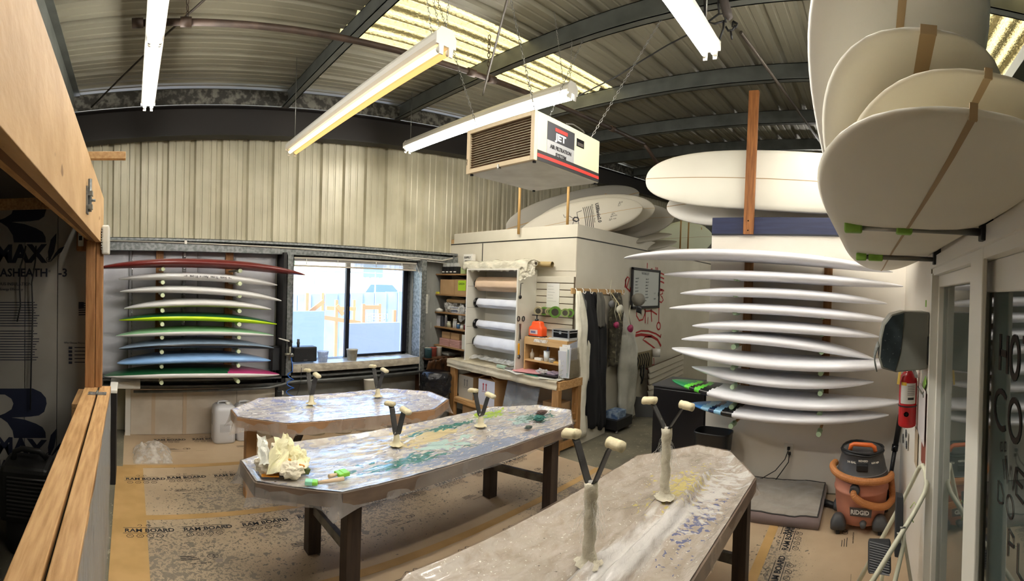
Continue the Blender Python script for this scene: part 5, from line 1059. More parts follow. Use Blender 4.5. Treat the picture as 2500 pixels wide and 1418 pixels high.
# leaning resin crusted board, paint cans, bin with bag
rb = MB(); random.seed(5)
M_crust = mat('resin_crust', '#5b3a20', .45, col2='#2a1c12', ns=14, nd=7, stretch=(1, 1, .35), bump=.8, bs=22)
A_ = [(3.72, 5.30, .0), (3.78, 5.12, .72), (3.86, 5.14, .77), (4.28, 5.16, .78), (4.30, 5.2, .0)]
def crustz(u, v):
    a = Vector((3.66, 5.24, 0)).lerp(Vector((3.76, 5.06, .76)), v); b = Vector((4.30, 5.24, 0)).lerp(Vector((4.30, 5.10, .78)), v); p = a.lerp(b, u); return p+Vector((0, -.02-.035*abs(noise.noise((u*14, v*2.5, 2))), (.0 if v < .95 else .03*noise.noise((u*8, 1, 1)))))
rb.grid(crustz, 34, 24); o = rb.build('resin_crusted_board', M_crust, solid=.02); tag(o, 'brown board crusted with dripped resin leaning by the rubbish bin', 'board')
tb = thing('side_shelf', 'crusted ledge behind the resin board carrying paint tins', 'shelf', (4.05, 5.25, .74)); MB().box(3.76, 4.38, 5.10, 5.40, .76, .785).build('board', M_crust, tb, bevel=.003); MB().box(3.8, 3.83, 5.3, 5.4, 0, .76).build('leg', M_crust, tb)
for k, (x, c, r, z) in enumerate(((3.82, '#2c4a50', .05, .0), (3.87, '#b9b7ae', .045, .0), (3.97, '#8a4034', .05, .0), (4.07, '#b0aaa0', .045, .0))):
    o = thing('paint_tin', ('teal paint tin leftmost on the crusted ledge', 'white paint tin beside the teal one', 'red-brown paint tin in the middle of the crusted ledge', 'pale paint tin at the right of the crusted ledge')[k], 'tin', (x, 5.2+.05*(k % 2), .786), 'paint tins on the crusted ledge')
    MB().lathe([(r, 0), (r, .11), (r+.003, .115), (r+.003, .125), (0, .122)], (x, 5.2+.09*(k == 0)*-1+.03, .786), 16).build('tin', mat('tin_'+c, c, .45), o)
bx('cloth_pile', 'folded grey cloth at the right of the crusted ledge', 'cloth', 4.14, 4.37, 5.1, 5.3, .786, .045, mat('cloth_grey', '#77766f', .8), bev=.015)
tc = thing('trash_can', 'grey round bin lined with a black bag, beside the workbench', 'bin', (3.70, 4.80, 0))
cx_, cy_ = 3.70, 4.80
MB().lathe([(.15, 0), (.16, .02), (.19, .62), (.195, .62)], (cx_, cy_, 0), 28).build('can', mat('bin_grey', '#63686a', .5, col2='#53585a', ns=6), tc)
m = MB(); K = 40; vs = []
for i in range(9):
    t = i/8
    for k in range(K):
        a = 2*PI*k/K; r = (.198+.009*math.sin(a*9+i)*1+.02*noise.noise((math.cos(a)*3, math.sin(a)*3, t*5))); z = .66-.26*t-(.10*max(0, math.cos(a-3.4))*t)
        if i == 0: r -= .03
        if i == 8: r += .006*math.sin(a*14)
        vs.append((cx_+r*math.cos(a), cy_+r*math.sin(a), z))
m.add(vs, [(i*K+k, (i+1)*K+k, (i+1)*K+(k+1) % K, i*K+(k+1) % K) for i in range(8) for k in range(K)], 0, True)
m.lathe([(.170, .66), (.14, .3), (0, .28)], (cx_, cy_, 0), 28)
m.build('liner', mat('bag_black', '#101116', .25, bump=.5, bs=25), tc)
# ================================================================== WORKBENCH
ZB = .80
M_canv = mat('canvas_wrap', '#c9bea4', .6, col2='#b3a98f', ns=7, bump=.35, bs=14); M_bwood = mat('bench_wood', '#a97f4e', .6, col2='#8d6638', ns=7, nd=6, stretch=(9, 9, .8))
wbn = thing('workbench', 'wooden workbench wrapped in cream plastic in front of the office wall', 'workbench', (4.18, 3.95, 0))
MB().box(3.97, 4.40, 3.01, 4.88, .70, .79).build('frame', M_wood, wbn, bevel=.003)
MB().grid(lambda u, v: (3.955+.445*v, 3.035+1.855*u, ZB+.002+.003*noise.noise((u*22, v*7, 1))), 70, 12).build('top_cover', M_canv, wbn)
MB().grid(lambda u, v: (3.953-.008*abs(noise.noise((u*9, v*5, 2)))-.004*math.sin(v*9+u*4), 3.035+1.855*u, ZB+.002-(.10+.012*noise.noise((u*12, 3, 1)))*v), 80, 8).build('front_cover', M_canv, wbn)
MB().grid(lambda u, v: (3.955+.445*u, 4.892+.004*noise.noise((u*9, v*5, 2)), ZB-.1*v), 10, 5).build('end_cover', M_canv, wbn)
for (x, y) in ((3.99, 3.06), (3.99, 4.78), (4.36, 3.06), (4.36, 4.78)): MB().box(x-.03, x+.03, y-.045, y+.045, 0, .70).build('leg', M_bwood, wbn, bevel=.003)
MB().box(3.97, 4.38, 3.03, 4.84, .295, .315).build('lower_shelf', M_ply, wbn)
for y in (3.06,): MB().box(4.02, 4.33, y-.02, y+.02, .03, .10).box(4.02, 4.33, y-.02, y+.02, .33, .39).build('end_rail', M_bwood, wbn)
MB().box(3.965, 4.0, 3.1, 4.74, .255, .295).build('shelf_rail', M_wood, wbn)
# roll cabinet ----------------------------------------------------------------------
M_cab = mat('cabinet_white', '#cfccc0', .45)
rc = thing('roll_cabinet', 'open white cabinet on the workbench holding four horizontal fabric rolls', 'cabinet', (4.22, 4.19, ZB))
cx0, cx1, cy0, cy1, cz1 = 4.05, 4.40, 3.735, 4.655, 2.01
MB().box(cx0, cx1, cy0, cy0+.02, ZB+.004, cz1).build('side_panel', M_cab, rc, bevel=.002); MB().box(cx0, cx1, cy1-.02, cy1, ZB+.004, cz1).build('side_panel', M_cab, rc, bevel=.002)
MB().box(cx1-.01, cx1, cy0+.02, cy1-.02, ZB+.004, cz1).build('back_panel', M_cab, rc); MB().box(cx0, cx1, cy0+.02, cy1-.02, cz1-.02, cz1).build('top_panel', M_cab, rc)
for z in (1.78, 1.50, 1.25, 1.02): MB().box(cx0+.01, cx1-.01, cy1-.0215, cy1-.02, z, z+.003).build('shelf_groove', M_black, rc)
M_peach = mat('fabric_peach', '#cdb397', .75, col2='#bfa58a', ns=5); M_clothw = mat('fabric_white', '#d3d6de', .7, col2='#c3c7d2', ns=5)
for k, (z, r, r2, m_, lb) in enumerate(((1.815, .095, .10, M_peach, 'roll of peach coloured fabric, topmost in the roll cabinet'), (1.565, .062, .05, M_clothw, 'roll of white glass cloth second from the top in the cabinet'), (1.285, .055, .05, M_clothw, 'roll of white glass cloth third from the top in the cabinet'), (1.05, .09, .07, M_clothw, 'thick roll of white glass cloth, lowest in the cabinet'))):
    o = thing('fabric_roll', lb, 'roll', (4.22, 4.19, z), 'fabric rolls in the cabinet')
    MB().tube([(4.22, cy0+.02, z), (4.22, cy1-.02, z)], .02, 12).build('core_tube', M_black, o)
    MB().lathe([(.062, 0), (.066, .012), (.045, .02)], (4.22, cy1-.045, z), 20, axis='Y').build('end_plug', M_blackgl, o)
    random.seed(k); ya, yb = cy0+.045, cy1-.09
    def surf(u, v):
        a = -.6+v*(2*PI*.82); rr = r*(1+.03*noise.noise((u*4, a, k)))+(.008*math.sin(u*5) if k == 0 and v > .8 else 0)
        return (4.22-rr*math.cos(a-1.2), ya+(yb-ya)*u, z+rr*math.sin(a-1.2))
    MB().tube([(4.22, ya, z), (4.22, yb, z)], r*.97, 28).build('fabric', m_, o)
    MB().grid(lambda u, v: (4.22-(r+.002)*math.cos(1.3-v*1.5)-.012*max(0, v-.6)*1.2, ya+(yb-ya)*u, z+(r+.002)*math.sin(1.3-v*1.5)-max(0, v-.75)*r2*1.1+.006*noise.noise((u*7, 0, k+3))*v), 26, 10).build('loose_flap', m_, o, solid=.002)
MB().grid(lambda u, v: (4.08+.25*v, 3.80+.8*u, .85+.03*math.sin(v*3)+.02*noise.noise((u*7, v*4, 1))), 30, 8).build('plastic_sheet', M_bagf)
tag(bpy.data.objects['plastic_sheet'], 'clear plastic sheet folded in the bottom of the roll cabinet', 'sheet')
tk = thing('tape_gun', 'pale green handled cutter lying at the foot of the roll cabinet', 'tool', (4.05, 3.85, ZB)); MB().beam((4.02, 4.0, ZB+.03), (4.02, 3.86, ZB+.03), .04, .035).build('grip', mat('tool_green', '#9db39c', .5), tk, bevel=.006); MB().beam((4.02, 3.86, ZB+.028), (4.03, 3.76, ZB+.02), .03, .02).build('head', mat('tool_grey', '#6f6a66', .5), tk, bevel=.004)
# plastic rolls on top
M_plr = film('plastic_roll', '#d2cdb9', .85, .2, .8, 16, (1, .4, 1))
pl = thing('plastic_roll', 'rolled clear plastic with frayed crinkled edge lying on top of the roll cabinet', 'roll', (4.25, 4.25, 2.01))
def crk(u, v): y = 3.62+1.15*u; a = v*PI*1.15-.3; r = .085*(1+.18*noise.noise((u*9, a, 1))+.08*noise.noise((u*30, a*2, 5))); return (4.2-1.5*r*math.cos(a), y, 2.055+.75*r*math.sin(a)+.01*math.sin(u*14)-(.05*(v < .15)*(1+noise.noise((u*20, 0, 0)))))
MB().grid(crk, 60, 12).build('sheet', M_plr, pl, solid=.002)
MB().tube([(4.18, 3.58, 2.075), (4.18, 4.7, 2.06)], .035, 16).build('inner_roll', M_plr, pl)
MB().tube([(4.18, 3.575, 2.075), (4.18, 3.60, 2.075)], .018, 12).build('core', M_pipe, pl)
def crk2(u, v): return (4.1+.02*noise.noise((u*8, v*6, 2))-.05*v*(1-u), 3.74-.22*u+.02*noise.noise((u*6, v*4, 7)), 2.06-.20*v*(1-.4*u)+.02*noise.noise((u*12, v*8, 3)))
MB().grid(crk2, 20, 16).build('hanging_flap', M_plr, pl)
ct = MB().tube([(4.34, 3.46, 2.07), (4.34, 4.3, 2.09)], .034, 18, caps=False); ct.tube([(4.34, 3.46, 2.07), (4.34, 4.3, 2.09)], .028, 18, caps=False); o = ct.build('cardboard_tube', mat('tube_kraft', '#9e8a5e', .7)); tag(o, 'brown cardboard tube lying behind the plastic roll on the cabinet', 'tube')
# tools hung on the cabinet side (side faces the viewer's right)
ys = cy0-.004
sc_ = thing('scissors', 'large black-handled scissors hanging on the side of the roll cabinet', 'scissors', (4.2, ys, 1.3))
def ss(px, py): return at(px, py, Y=ys-.006)
c0 = ss(1266, 778); 
for px in (1266, 1278): c_ = at(px, 778, Y=ys-.008); MB().tube([c_+Vector((.02*math.cos(t), 0, .028*math.sin(t))) for t in [k*PI/6 for k in range(12)]], .006, 6, closed=True).build('handle_loop', M_black, sc_)
MB().beam(at(1272, 790, Y=ys-.006), at(1267, 832, Y=ys-.006), .016, .003, up=(0, 1, 0)).build('blade', M_chain, sc_); MB().beam(at(1269, 790, Y=ys-.01), at(1271, 828, Y=ys-.01), .014, .003, up=(0, 1, 0)).build('blade', mat('blade_dark', '#4c4d50', .4, .6), sc_)
rct = thing('rotary_cutter', 'yellow rotary cutter hanging low on the side of the roll cabinet', 'cutter', (4.2, ys, 1.0)); MB().beam(at(1267, 838, Y=ys-.008), at(1266, 866, Y=ys-.008), .028, .012, up=(0, 1, 0)).build('handle', mat('tool_yellow', '#d99a1c', .4), rct, bevel=.005); MB().lathe([(.0, -.004), (.024, -.004), (.024, .004), (0, .004)], at(1267, 871, Y=ys-.008), 18, axis='Y').build('wheel', M_chain, rct)
rl = thing('roller_tool', 'thin metal handle with small black wheel hanging high on the cabinet side', 'tool', (4.2, ys, 1.6)); MB().tube([at(1277, 691, Y=ys-.006), at(1272, 692, Y=ys-.006), at(1270, 720, Y=ys-.006)], .005, 6).build('handle', mat('iron', '#3b3a38', .4, .6), rl); MB().lathe([(0, -.005), (.022, -.005), (.022, .005), (0, .005)], at(1270, 725, Y=ys-.008), 16, axis='Y').build('wheel', M_black, rl)
# slatted display panel: separate slats with dark grooves ----------------------------
slw = thing('slatwall', 'cream grooved slatwall panel fixed to the office wall beside the roll cabinet', 'panel', (4.39, 3.45, 1.33))
MB().box(4.395, 4.408, 3.165, 3.77, 1.30, 1.93).build('backing', mat('groove_brown', '#5d4b38', .8), slw)
for k in range(8): 
    z = 1.93-k*.0805; MB().box(4.382, 4.396, 3.17, 3.765, z-.071, z).build('slat', M_office, slw, bevel=.0015)
o = MB().box(4.376, 4.380, 3.37, 3.56, 1.56, 1.85); o = o.build('paper_note', mat('note_paper', '#d6d6d0', .7)); tag(o, 'handwritten white note taped on the slatwall', 'paper')
t = MB(); random.seed(8)
for k in range(6): z = 1.81-k*.035; stroke(t, [(4.3755, 3.545-.012*j, z+.004*(j % 2)-.0*j) for j in range(random.randint(7, 13))], .0022, (-1, 0, 0), 0, .0004)
t.build('handwriting', mat('print_grey', '#6a6c6e', .7), o, fixn=False)
M_tg = mat('tape_green', '#7fae4c', .6, col2='#6c9c3c', ns=20); M_tl = mat('tape_lime', '#a9bd74', .6); M_tc = mat('tape_cream', '#c7bd98', .6)
for k, (y, r, wd_, m_, lb) in enumerate(((3.60, .052, .06, M_tc, 'cream masking tape roll with green behind it, leftmost on the slatwall'), (3.545, .05, .05, M_tg, 'green tape roll tucked behind the leftmost cream one'), (3.475, .043, .035, M_tc, 'thin cream tape roll, third along the slatwall'), (3.445, .043, .022, M_tl, 'thin lime tape roll beside the big green one'), (3.345, .068, .05, M_tg, 'big bright green tape roll in the middle of the slatwall'), (3.20, .05, .04, M_tl, 'lime tape roll at the right end of the slatwall'), (3.165, .05, .05, M_tg, 'green tape roll behind the rightmost lime one'))):
    o = thing('tape_roll', lb, 'tape', (4.33, y, 1.51), 'tape rolls on the slatwall'); c_ = (4.32-.04*(k in (0, 4, 5)), y, 1.515)
    MB().tube([(4.385, y, 1.515), (c_[0]-wd_*.4, y-.0, 1.515)], .006, 6).build('peg', M_chain, o)
    Mx = Matrix.Translation(c_) @ Matrix.Rotation(.55, 4, 'Z') @ Matrix.Rotation(PI/2, 4, 'Y')
    MB().lathe([(r, -wd_/2), (r, wd_/2), (r*.62, wd_/2), (r*.62, -wd_/2), (r, -wd_/2)], (0, 0, 0), 28, M=Mx, smooth=False).build('tape', m_, o)
    MB().lathe([(r*.62, -wd_/2-.001), (r*.62, wd_/2+.001), (r*.54, wd_/2+.001), (r*.54, -wd_/2-.001), (r*.62, -wd_/2-.001)], (0, 0, 0), 24, M=Mx, smooth=False).build('core', mat('tape_core', '#4e4a3c', .7), o)
# small wooden shelf unit on the bench ------------------------------------------------
M_birch = mat('birch', '#c3a06e', .55, col2='#b38e5b', ns=5, nd=5, stretch=(1, .4, 3))
su = thing('desk_shelf', 'small birch desktop shelf unit standing on the workbench', 'shelf', (4.25, 3.34, ZB)); u0, u1 = 3.04, 3.665
MB().box(4.12, 4.40, u0, u1, 1.19, 1.215).build('top', M_birch, su, bevel=.002); MB().box(4.115, 4.12, u0+.0, u1, 1.13, 1.19).build('front_lip', M_birch, su)
for y in (u0, u1-.015): MB().box(4.12, 4.39, y, y+.015, ZB+.003, 1.19).build('side', M_birch, su)
MB().box(4.12, 4.39, u0+.015, u1-.015, .935, .95).build('shelf', M_birch, su); MB().box(4.385, 4.395, u0, u1, ZB+.003, 1.19).build('back', M_birch, su)
# orange pump bottle
ob = thing('pump_bottle', 'orange hand cleaner jug with black pump on the desk shelf', 'bottle', (4.22, 3.54, 1.215)); M_or = mat('orange_plastic', '#e2521f', .35)
def rbox(mb, x0, x1, y0, y1, prof, e=.35, K=28, mi=0):
    cx, cy, a_, b_ = (x0+x1)/2, (y0+y1)/2, (x1-x0)/2, (y1-y0)/2; vs = []
    for s_, z in prof:
        for k in range(K):
            a = 2*PI*k/K; c, q = math.cos(a), math.sin(a); vs.append((cx+a_*s_*math.copysign(abs(c)**e, c), cy+b_*s_*math.copysign(abs(q)**e, q), z))
    mb.add(vs, [(i*K+k, i*K+(k+1) % K, (i+1)*K+(k+1) % K, (i+1)*K+k) for i in range(len(prof)-1) for k in range(K)]+[tuple(range(K))[::-1], tuple((len(prof)-1)*K+k for k in range(K))], mi, True); return mb
rbox(MB(), 4.16, 4.28, 3.445, 3.655, [(.97, 1.218), (1, 1.235), (1, 1.31), (.93, 1.33), (.72, 1.345), (.66, 1.38), (.55, 1.395), (.2, 1.40)]).build('body', M_or, ob)
rbox(MB(), 4.155, 4.285, 3.44, 3.66, [(1, 1.216), (1, 1.228)]).build('base', M_black, ob)
MB().lathe([(.022, 0), (.022, .025), (.008, .028), (.008, .06), (.012, .062), (.012, .072)], (4.22, 3.57, 1.395), 14).box(4.20, 4.24, 3.565, 3.63, 1.46, 1.47).build('pump', M_black, ob)
MB().box(4.1555, 4.157, 3.50, 3.62, 1.25, 1.30).build('label', mat('label_pale', '#c9a9a0', .5), ob); MB().box(4.1545, 4.1555, 3.53, 3.60, 1.262, 1.285).build('label_print', mat('label_blue', '#5b5f86', .5), ob)
# silver case on papers
fc = thing('silver_case', 'small aluminium-edged black carrying case on the desk shelf', 'case', (4.25, 3.15, 1.235)); k0, k1, k2, k3 = 4.14, 4.34, 3.035, 3.27
MB().box(k0+.004, k1-.004, k2+.004, k3-.004, 1.238, 1.325).build('shell', M_blackgl, fc); M_al = mat('aluminium', '#b9babb', .3, .8)
for (a, b, c, d, e, f) in [(k0, k1, k2, k3, 1.236, 1.246), (k0, k1, k2, k3, 1.30, 1.308), (k0, k1, k2, k3, 1.326, 1.333)]: MB().box(a, b, c, d, e, f).build('edge_trim', M_al, fc, bevel=.002)
for x in (k0, k1-.014):
    for y in (k2, k3-.016): MB().box(x, x+.016, y, y+.018, 1.236, 1.333).build('corner', M_al, fc, bevel=.003)
MB().box(k0-.004, k0, 3.14, 3.17, 1.285, 1.315).build('clasp', M_al, fc)
tag(MB().box(4.13, 4.36, 3.03, 3.31, 1.2155, 1.236).build('magazine_stack', mat('magazine', '#b7b6ae', .5)), 'thin stack of magazines beneath the silver case', 'magazine')
tag(MB().grid(lambda u, v: (4.11+.06*v-.01*(1-v), 3.31+.2*u, 1.218-.05*(1-v)**3+.008*noise.noise((u*8, v*5, 1))), 14, 8).build('bubble_wrap', M_bagf), 'scrap of bubble wrap hanging over the front of the desk shelf', 'wrap')
pc = thing('pen_cup', 'white cup full of pens on the desk shelf', 'cup', (4.2, 3.37, .95)); MB().lathe([(.03, 0), (.038, .12), (.036, .12), (.028, .005), (0, .005)], (4.18, 3.37, .951), 18).build('cup', mat('cup_white', '#cfd6d8', .4), pc)
random.seed(2)
for k in range(7): a = random.random()*6; MB().tube([(4.18+.015*math.cos(a), 3.37+.015*math.sin(a), .96), (4.18+.03*math.cos(a), 3.37+.03*math.sin(a), 1.10+.01*k)], .004, 6).build('pen', mat('pen%d' % (k % 3), ('#2b3a7a', '#222326', '#8a8a88')[k % 3], .4), pc)
gl = thing('glue_bottle', 'small clear glue bottle with pointed tip at the left of the desk shelf', 'bottle', (4.18, 3.60, .95)); MB().lathe([(.022, 0), (.024, .07), (.010, .085), (.006, .12), (0, .122)], (4.18, 3.59, .951), 14).build('body', mat('glue', '#b0a594', .3), gl)
bx('white_carton', 'small flat white carton beside the pen cup', 'box', 4.15, 4.20, 3.43, 3.53, .95, .03, M_plainwhite)
o = thing('glass_jar', 'low glass jar right of the pen cup', 'jar', (4.17, 3.28, .95)); MB().lathe([(.035, 0), (.038, .03), (.036, .035), (0, .035)], (4.17, 3.28, .951), 16).build('body', M_bagf, o); MB().lathe([(.036, .036), (.036, .046), (0, .046)], (4.17, 3.28, .951), 16).build('lid', M_al, o)
bx('wood_block', 'flat yellow wooden block on the desk shelf', 'block', 4.14, 4.2, 3.13, 3.24, .95, .02, mat('yellow_wood', '#c99a45', .5)); crumple('small crumpled grey rag on the desk shelf', 'rag', 'grey_rag', (4.16, 3.09, .95), (.03, .035, .02), mat('rag_grey', '#57544f', .8), 4)
for k in range(4): tag(MB().ob((4.16-.02*k, 3.62-.03*k, ZB+.008+k*.006), (.24, .34, .005), (0, 0, .15*k-.2)).build('pink_sheet', mat('pink_paper', '#c58a8c', .6)), ('bottom', 'second', 'third', 'top')[k]+' sheet of the pink paper pile on the workbench', 'paper', 'pink sheets on the workbench')
tag(MB().ob((4.05, 3.72, ZB+.008), (.2, .42, .003), (0, 0, -.35)).build('white_sheet', M_pap), 'large white paper sheet at the middle of the workbench edge', 'paper')
tag(MB().ob((4.06, 3.38, ZB+.006), (.17, .36, .003), (0, 0, .0)).build('cutting_mat', mat('mat_green', '#1d6a56', .5)), 'green cutting mat lying on the workbench', 'mat')
crumple('shiny clear bag of parts in front of the desk shelf', 'bag', 'parts_bag', (4.1, 3.34, ZB+.01), (.05, .10, .03), M_bagf, 6, amp=.6); crumple('mauve folded cloth wrapped in plastic in front of the desk shelf', 'cloth', 'folded_cloth', (4.11, 3.17, ZB+.01), (.05, .12, .03), mat('mauve', '#7b6b76', .5), 2)
bk = thing('black_binder', 'flat black binder lying near the front corner of the workbench', 'binder', (4.02, 3.2, ZB)); MB().ob((4.03, 3.20, ZB+.028), (.13, .24, .022), (0, 0, .08)).build('cover', M_blackgl, bk, bevel=.003); MB().ob((4.03, 3.20, ZB+.016), (.126, .236, .006), (0, 0, .08)).build('pages', M_pap, bk)
tag(MB().ob((4.02, 3.17, ZB+.008), (.15, .26, .004), (0, 0, .3)).build('loose_papers', M_pap), 'loose white papers under the black binder', 'paper')
mg = thing('wire_file_rack', 'white wire file rack stuffed with papers at the near end of the workbench', 'rack', (4.1, 3.04, ZB))
for k in range(5): MB().tube([(4.02+.0*k, 3.065-.01*k, ZB+.01+.05*k), (4.10, 3.05, ZB+.01+.05*k)], .003, 5).build('wire', M_plainwhite, mg)
for k in range(6): MB().tube([(4.02+.02*k, 3.065, ZB+.005), (4.02+.02*k, 3.065, ZB+.22)], .003, 5).build('wire', M_plainwhite, mg)
M_mesh = mat('wire_mesh', '#8c826c', .5)
for k in range(18): MB().tube([(4.12+.016*k, 3.02, ZB+.005), (4.12+.016*k, 3.02, ZB+.34-.0*k)], .0022, 4).build('mesh_wire', M_mesh, mg)
for k in range(20): MB().tube([(4.12, 3.02, ZB+.01+.0165*k), (4.39, 3.02, ZB+.01+.0165*k)], .0022, 4).build('mesh_wire', M_mesh, mg)
for k, (a, h, c) in enumerate(((-.25, .30, '#c7cad4'), (-.15, .34, '#e0e0dc'), (.0, .31, '#9fb0b4'), (.1, .36, '#d0d0ce'), (.22, .33, '#bfc3cf'))): MB().ob((4.06+.012*k, 3.05-.004*k, ZB+.02+h/2), (.006, .09, h), (0, a*.6, .3)).build('paper', mat('ppr%d' % k, c, .6), mg)
MB().prism([(4.10, 3.035, ZB+.17), (4.36, 3.035, ZB+.20), (4.36, 3.03, ZB+.42), (4.10, 3.04, ZB+.37)], (0, .002, 0)).build('magazine_cover', mat('magcov', '#b7bac6', .5, col2='#8f949f', ns=4), mg)
MB().box(4.11, 4.4, 3.025, 3.03, ZB+.0, ZB+.2).build('folder', mat('folder_tan', '#978f76', .7), mg)
# boxes under the bench
def carton(label, x0, x1, y0, y1, z0, z1, front, side, open_=False, arrows=None, group='cartons under the workbench'):
    o = thing('cardboard_carton', label, 'box', ((x0+x1)/2, (y0+y1)/2, z0), group); m = MB(); m.box(x0, x1, y0, y1, z0+.001, z1-.001); m.m = [1, 1, 1, 1, 0, 1]; m.build('body', [front, side], o, fixn=False)
    if open_:
        MB().prism([(x0, y0, z1), (x1, y0, z1), (x1, y0+.03, z1+.05), (x0, y0+.06, z1+.05)], (0, .004, 0)).build('flap', side, o); MB().prism([(x0, y1, z1), (x1, y1, z1), (x1, y1-.08, z1+.04), (x0, y1-.06, z1+.04)], (0, .004, 0)).build('flap', side, o)
    if arrows:
        t = MB()
        for q in (-.025, .025):
            yc = (y0+y1)/2+arrows[0]+q; zc = z1-.09; stroke(t, [(x0-.001, yc, zc-.045), (x0-.001, yc, zc+.03)], .014, (-1, 0, 0), 0, .0005); t.add([(x0-.0016, yc-.018, zc+.025), (x0-.0016, yc+.018, zc+.025), (x0-.0016, yc, zc+.05)], [(0, 1, 2)])
        stroke(t, [(x0-.001, (y0+y1)/2+arrows[0]-.05, z1-.15), (x0-.001, (y0+y1)/2+arrows[0]+.05, z1-.15)], .004, (-1, 0, 0), 0, .0005)
        t.build('arrow_print', arrows[1], o, fixn=False)
    return o
M_boxw = mat('box_white', '#c5c8d6', .6); M_boxg = mat('box_grey', '#a9a69d', .7); M_prr = mat('print_red', '#a12a35', .6)
carton('grey-white carton with folded flaps on the left of the lower bench shelf', 4.03, 4.36, 4.44, 4.72, .315, .61, M_boxg, M_card, False, (0, mat('print_grey', '#6a6c6e', .7)))
carton('white-fronted open carton with red arrows on the lower bench shelf', 3.985, 4.36, 4.00, 4.29, .315, .635, M_boxw, M_card, True, (.03, M_prr))
carton('flat white carton lying on the right of the lower bench shelf', 4.05, 4.36, 3.35, 3.75, .315, .41, M_boxg, M_cardlt)
carton('brown carton with a white arrow label near the bench leg', 4.15, 4.38, 3.15, 3.38, .315, .50, M_card, M_card, False, (0, M_prr))
carton('brown carton on the floor under the bench, at left', 4.02, 4.35, 4.30, 4.62, 0, .27, M_card, M_card); carton('tan carton on the floor under the bench, at middle', 4.02, 4.35, 3.62, 3.88, 0, .26, M_cardlt, M_card, False, (0, MATS['print_grey'])); carton('tan carton on the floor under the bench near the end frame', 4.0, 4.30, 3.18, 3.52, 0, .24, M_card, M_card, False, (0, MATS['print_grey']))
tag(MB().ob((4.02, 3.6, .53), (.012, .5, .40), (.0, .25, 0)).build('glazed_panel', film('acrylic', '#9ba0a4', .4, .1, .1, 6)), 'clear plastic panel leaning under the bench on the right', 'panel')
# ================================================================== CLOTHES
hk = thing('hook_rail', 'pale wooden rail of white coat hooks on the office side wall', 'rail', (4.9, YO-.03, 1.76)); MB().box(4.30, 5.50, YO-.03, YO-.012, 1.735, 1.80).build('rail', M_birch, hk)
hx = [4.36, 4.50, 4.65, 4.82, 5.02, 5.22, 5.42]
for x in hx: MB().tube([(x, YO-.03, 1.80), (x, YO-.05, 1.785), (x, YO-.05, 1.75), (x, YO-.075, 1.74), (x, YO-.085, 1.765)], .006, 6).build('hook', M_plainwhite, hk)
def garment(label, name, prof, y, m, cat='coverall', waves=7, dep=.05, seed=0, group='work clothes on the hooks', parts=()):
    """prof: list of (z, x_left, x_right)"""
    K = 44; vs = []; n = 30; zs = [prof[0][0]+(prof[-1][0]-prof[0][0])*i/n for i in range(n+1)]
    for z in zs:
        for a, b in zip(prof, prof[1:]):
            if b[0] <= z+1e-6 <= a[0]+2e-6: f = (a[0]-z)/(a[0]-b[0]); xl = a[1]+(b[1]-a[1])*f; xr = a[2]+(b[2]-a[2])*f; break
        t = (prof[0][0]-z)/(prof[0][0]-prof[-1][0]); dd = dep*(.35+.65*min(1, t*4))
        for k in range(K):
            a = 2*PI*k/K; c, q = math.cos(a), math.sin(a); r = 1+.13*math.sin(a*waves+3*noise.noise((z*1.6, seed, a*.3)))*min(1, t*5)+.14*noise.noise((c*1.6, q*1.6+seed, z*3.5))
            vs.append(((xl+xr)/2+(xr-xl)/2*math.copysign(abs(c)**.8, c)*(1+.05*noise.noise((z*4, seed, c))), y-dd*.9-dd*q*r+.012*noise.noise((c*3, z*5, seed)), z+.01*math.sin(a*5)*(t > .98)))
    o = thing(name, label, cat, ((prof[0][1]+prof[0][2])/2, y, prof[-1][0]), group)
    MB().add(vs, [(i*K+k, (i+1)*K+k, (i+1)*K+(k+1) % K, i*K+(k+1) % K) for i in range(n) for k in range(K)]+[tuple(range(K)), tuple(n*K+k for k in range(K))[::-1]], 0, True).build('cloth', m, o)
    return o
M_cov = mat('coverall_white', '#e6e2d2', .75, col2='#d6d2bf', ns=6, bump=.2, bs=20); M_cov2 = mat('coverall_grey', '#c3c2b5', .75, col2='#adada1', ns=5, bump=.2, bs=20); M_blkc = mat('cloth_black', '#111114', .85); M_camo = mat('cloth_camo', '#4a4535', .85, col2='#2d2a20', ns=22, col3='#6d6752', s3=14, t3=.56)
o = garment('white coverall hanging nearest the workbench, reaching the floor', 'coverall', [(1.77, 4.33, 4.40), (1.55, 4.31, 4.50), (1.2, 4.30, 4.50), (.85, 4.33, 4.56), (.45, 4.33, 4.50), (.1, 4.36, 4.56)], YO-.06, M_cov, seed=1, waves=5)
MB().add([(4.52, YO-.12, 1.2), (4.60, YO-.12, 1.1), (4.66, YO-.1, .62), (4.6, YO-.1, .6), (4.52, YO-.12, .9)], [(0, 1, 2, 3, 4)]).build('sleeve', M_cov, o, solid=.03)
garment('grey shirt tucked between the first coverall and the black apron', 'work_shirt', [(1.75, 4.44, 4.52), (1.3, 4.42, 4.56)], YO-.04, mat('cloth_grey2', '#5f605c', .85), 'shirt', seed=12, dep=.03)
garment('long black apron hanging second from the left', 'apron', [(1.77, 4.50, 4.60), (1.5, 4.48, 4.74), (1.0, 4.50, 4.80), (.35, 4.58, 4.86), (.14, 4.62, 4.84)], YO-.05, M_blkc, 'apron', seed=3)
garment('second black garment with trouser legs hanging at the centre', 'trousers', [(1.76, 4.66, 4.76), (1.5, 4.70, 4.95), (1.0, 4.72, 5.0), (.5, 4.76, 5.0), (.08, 4.82, 5.04)], YO-.03, M_blkc, 'trousers', seed=5)
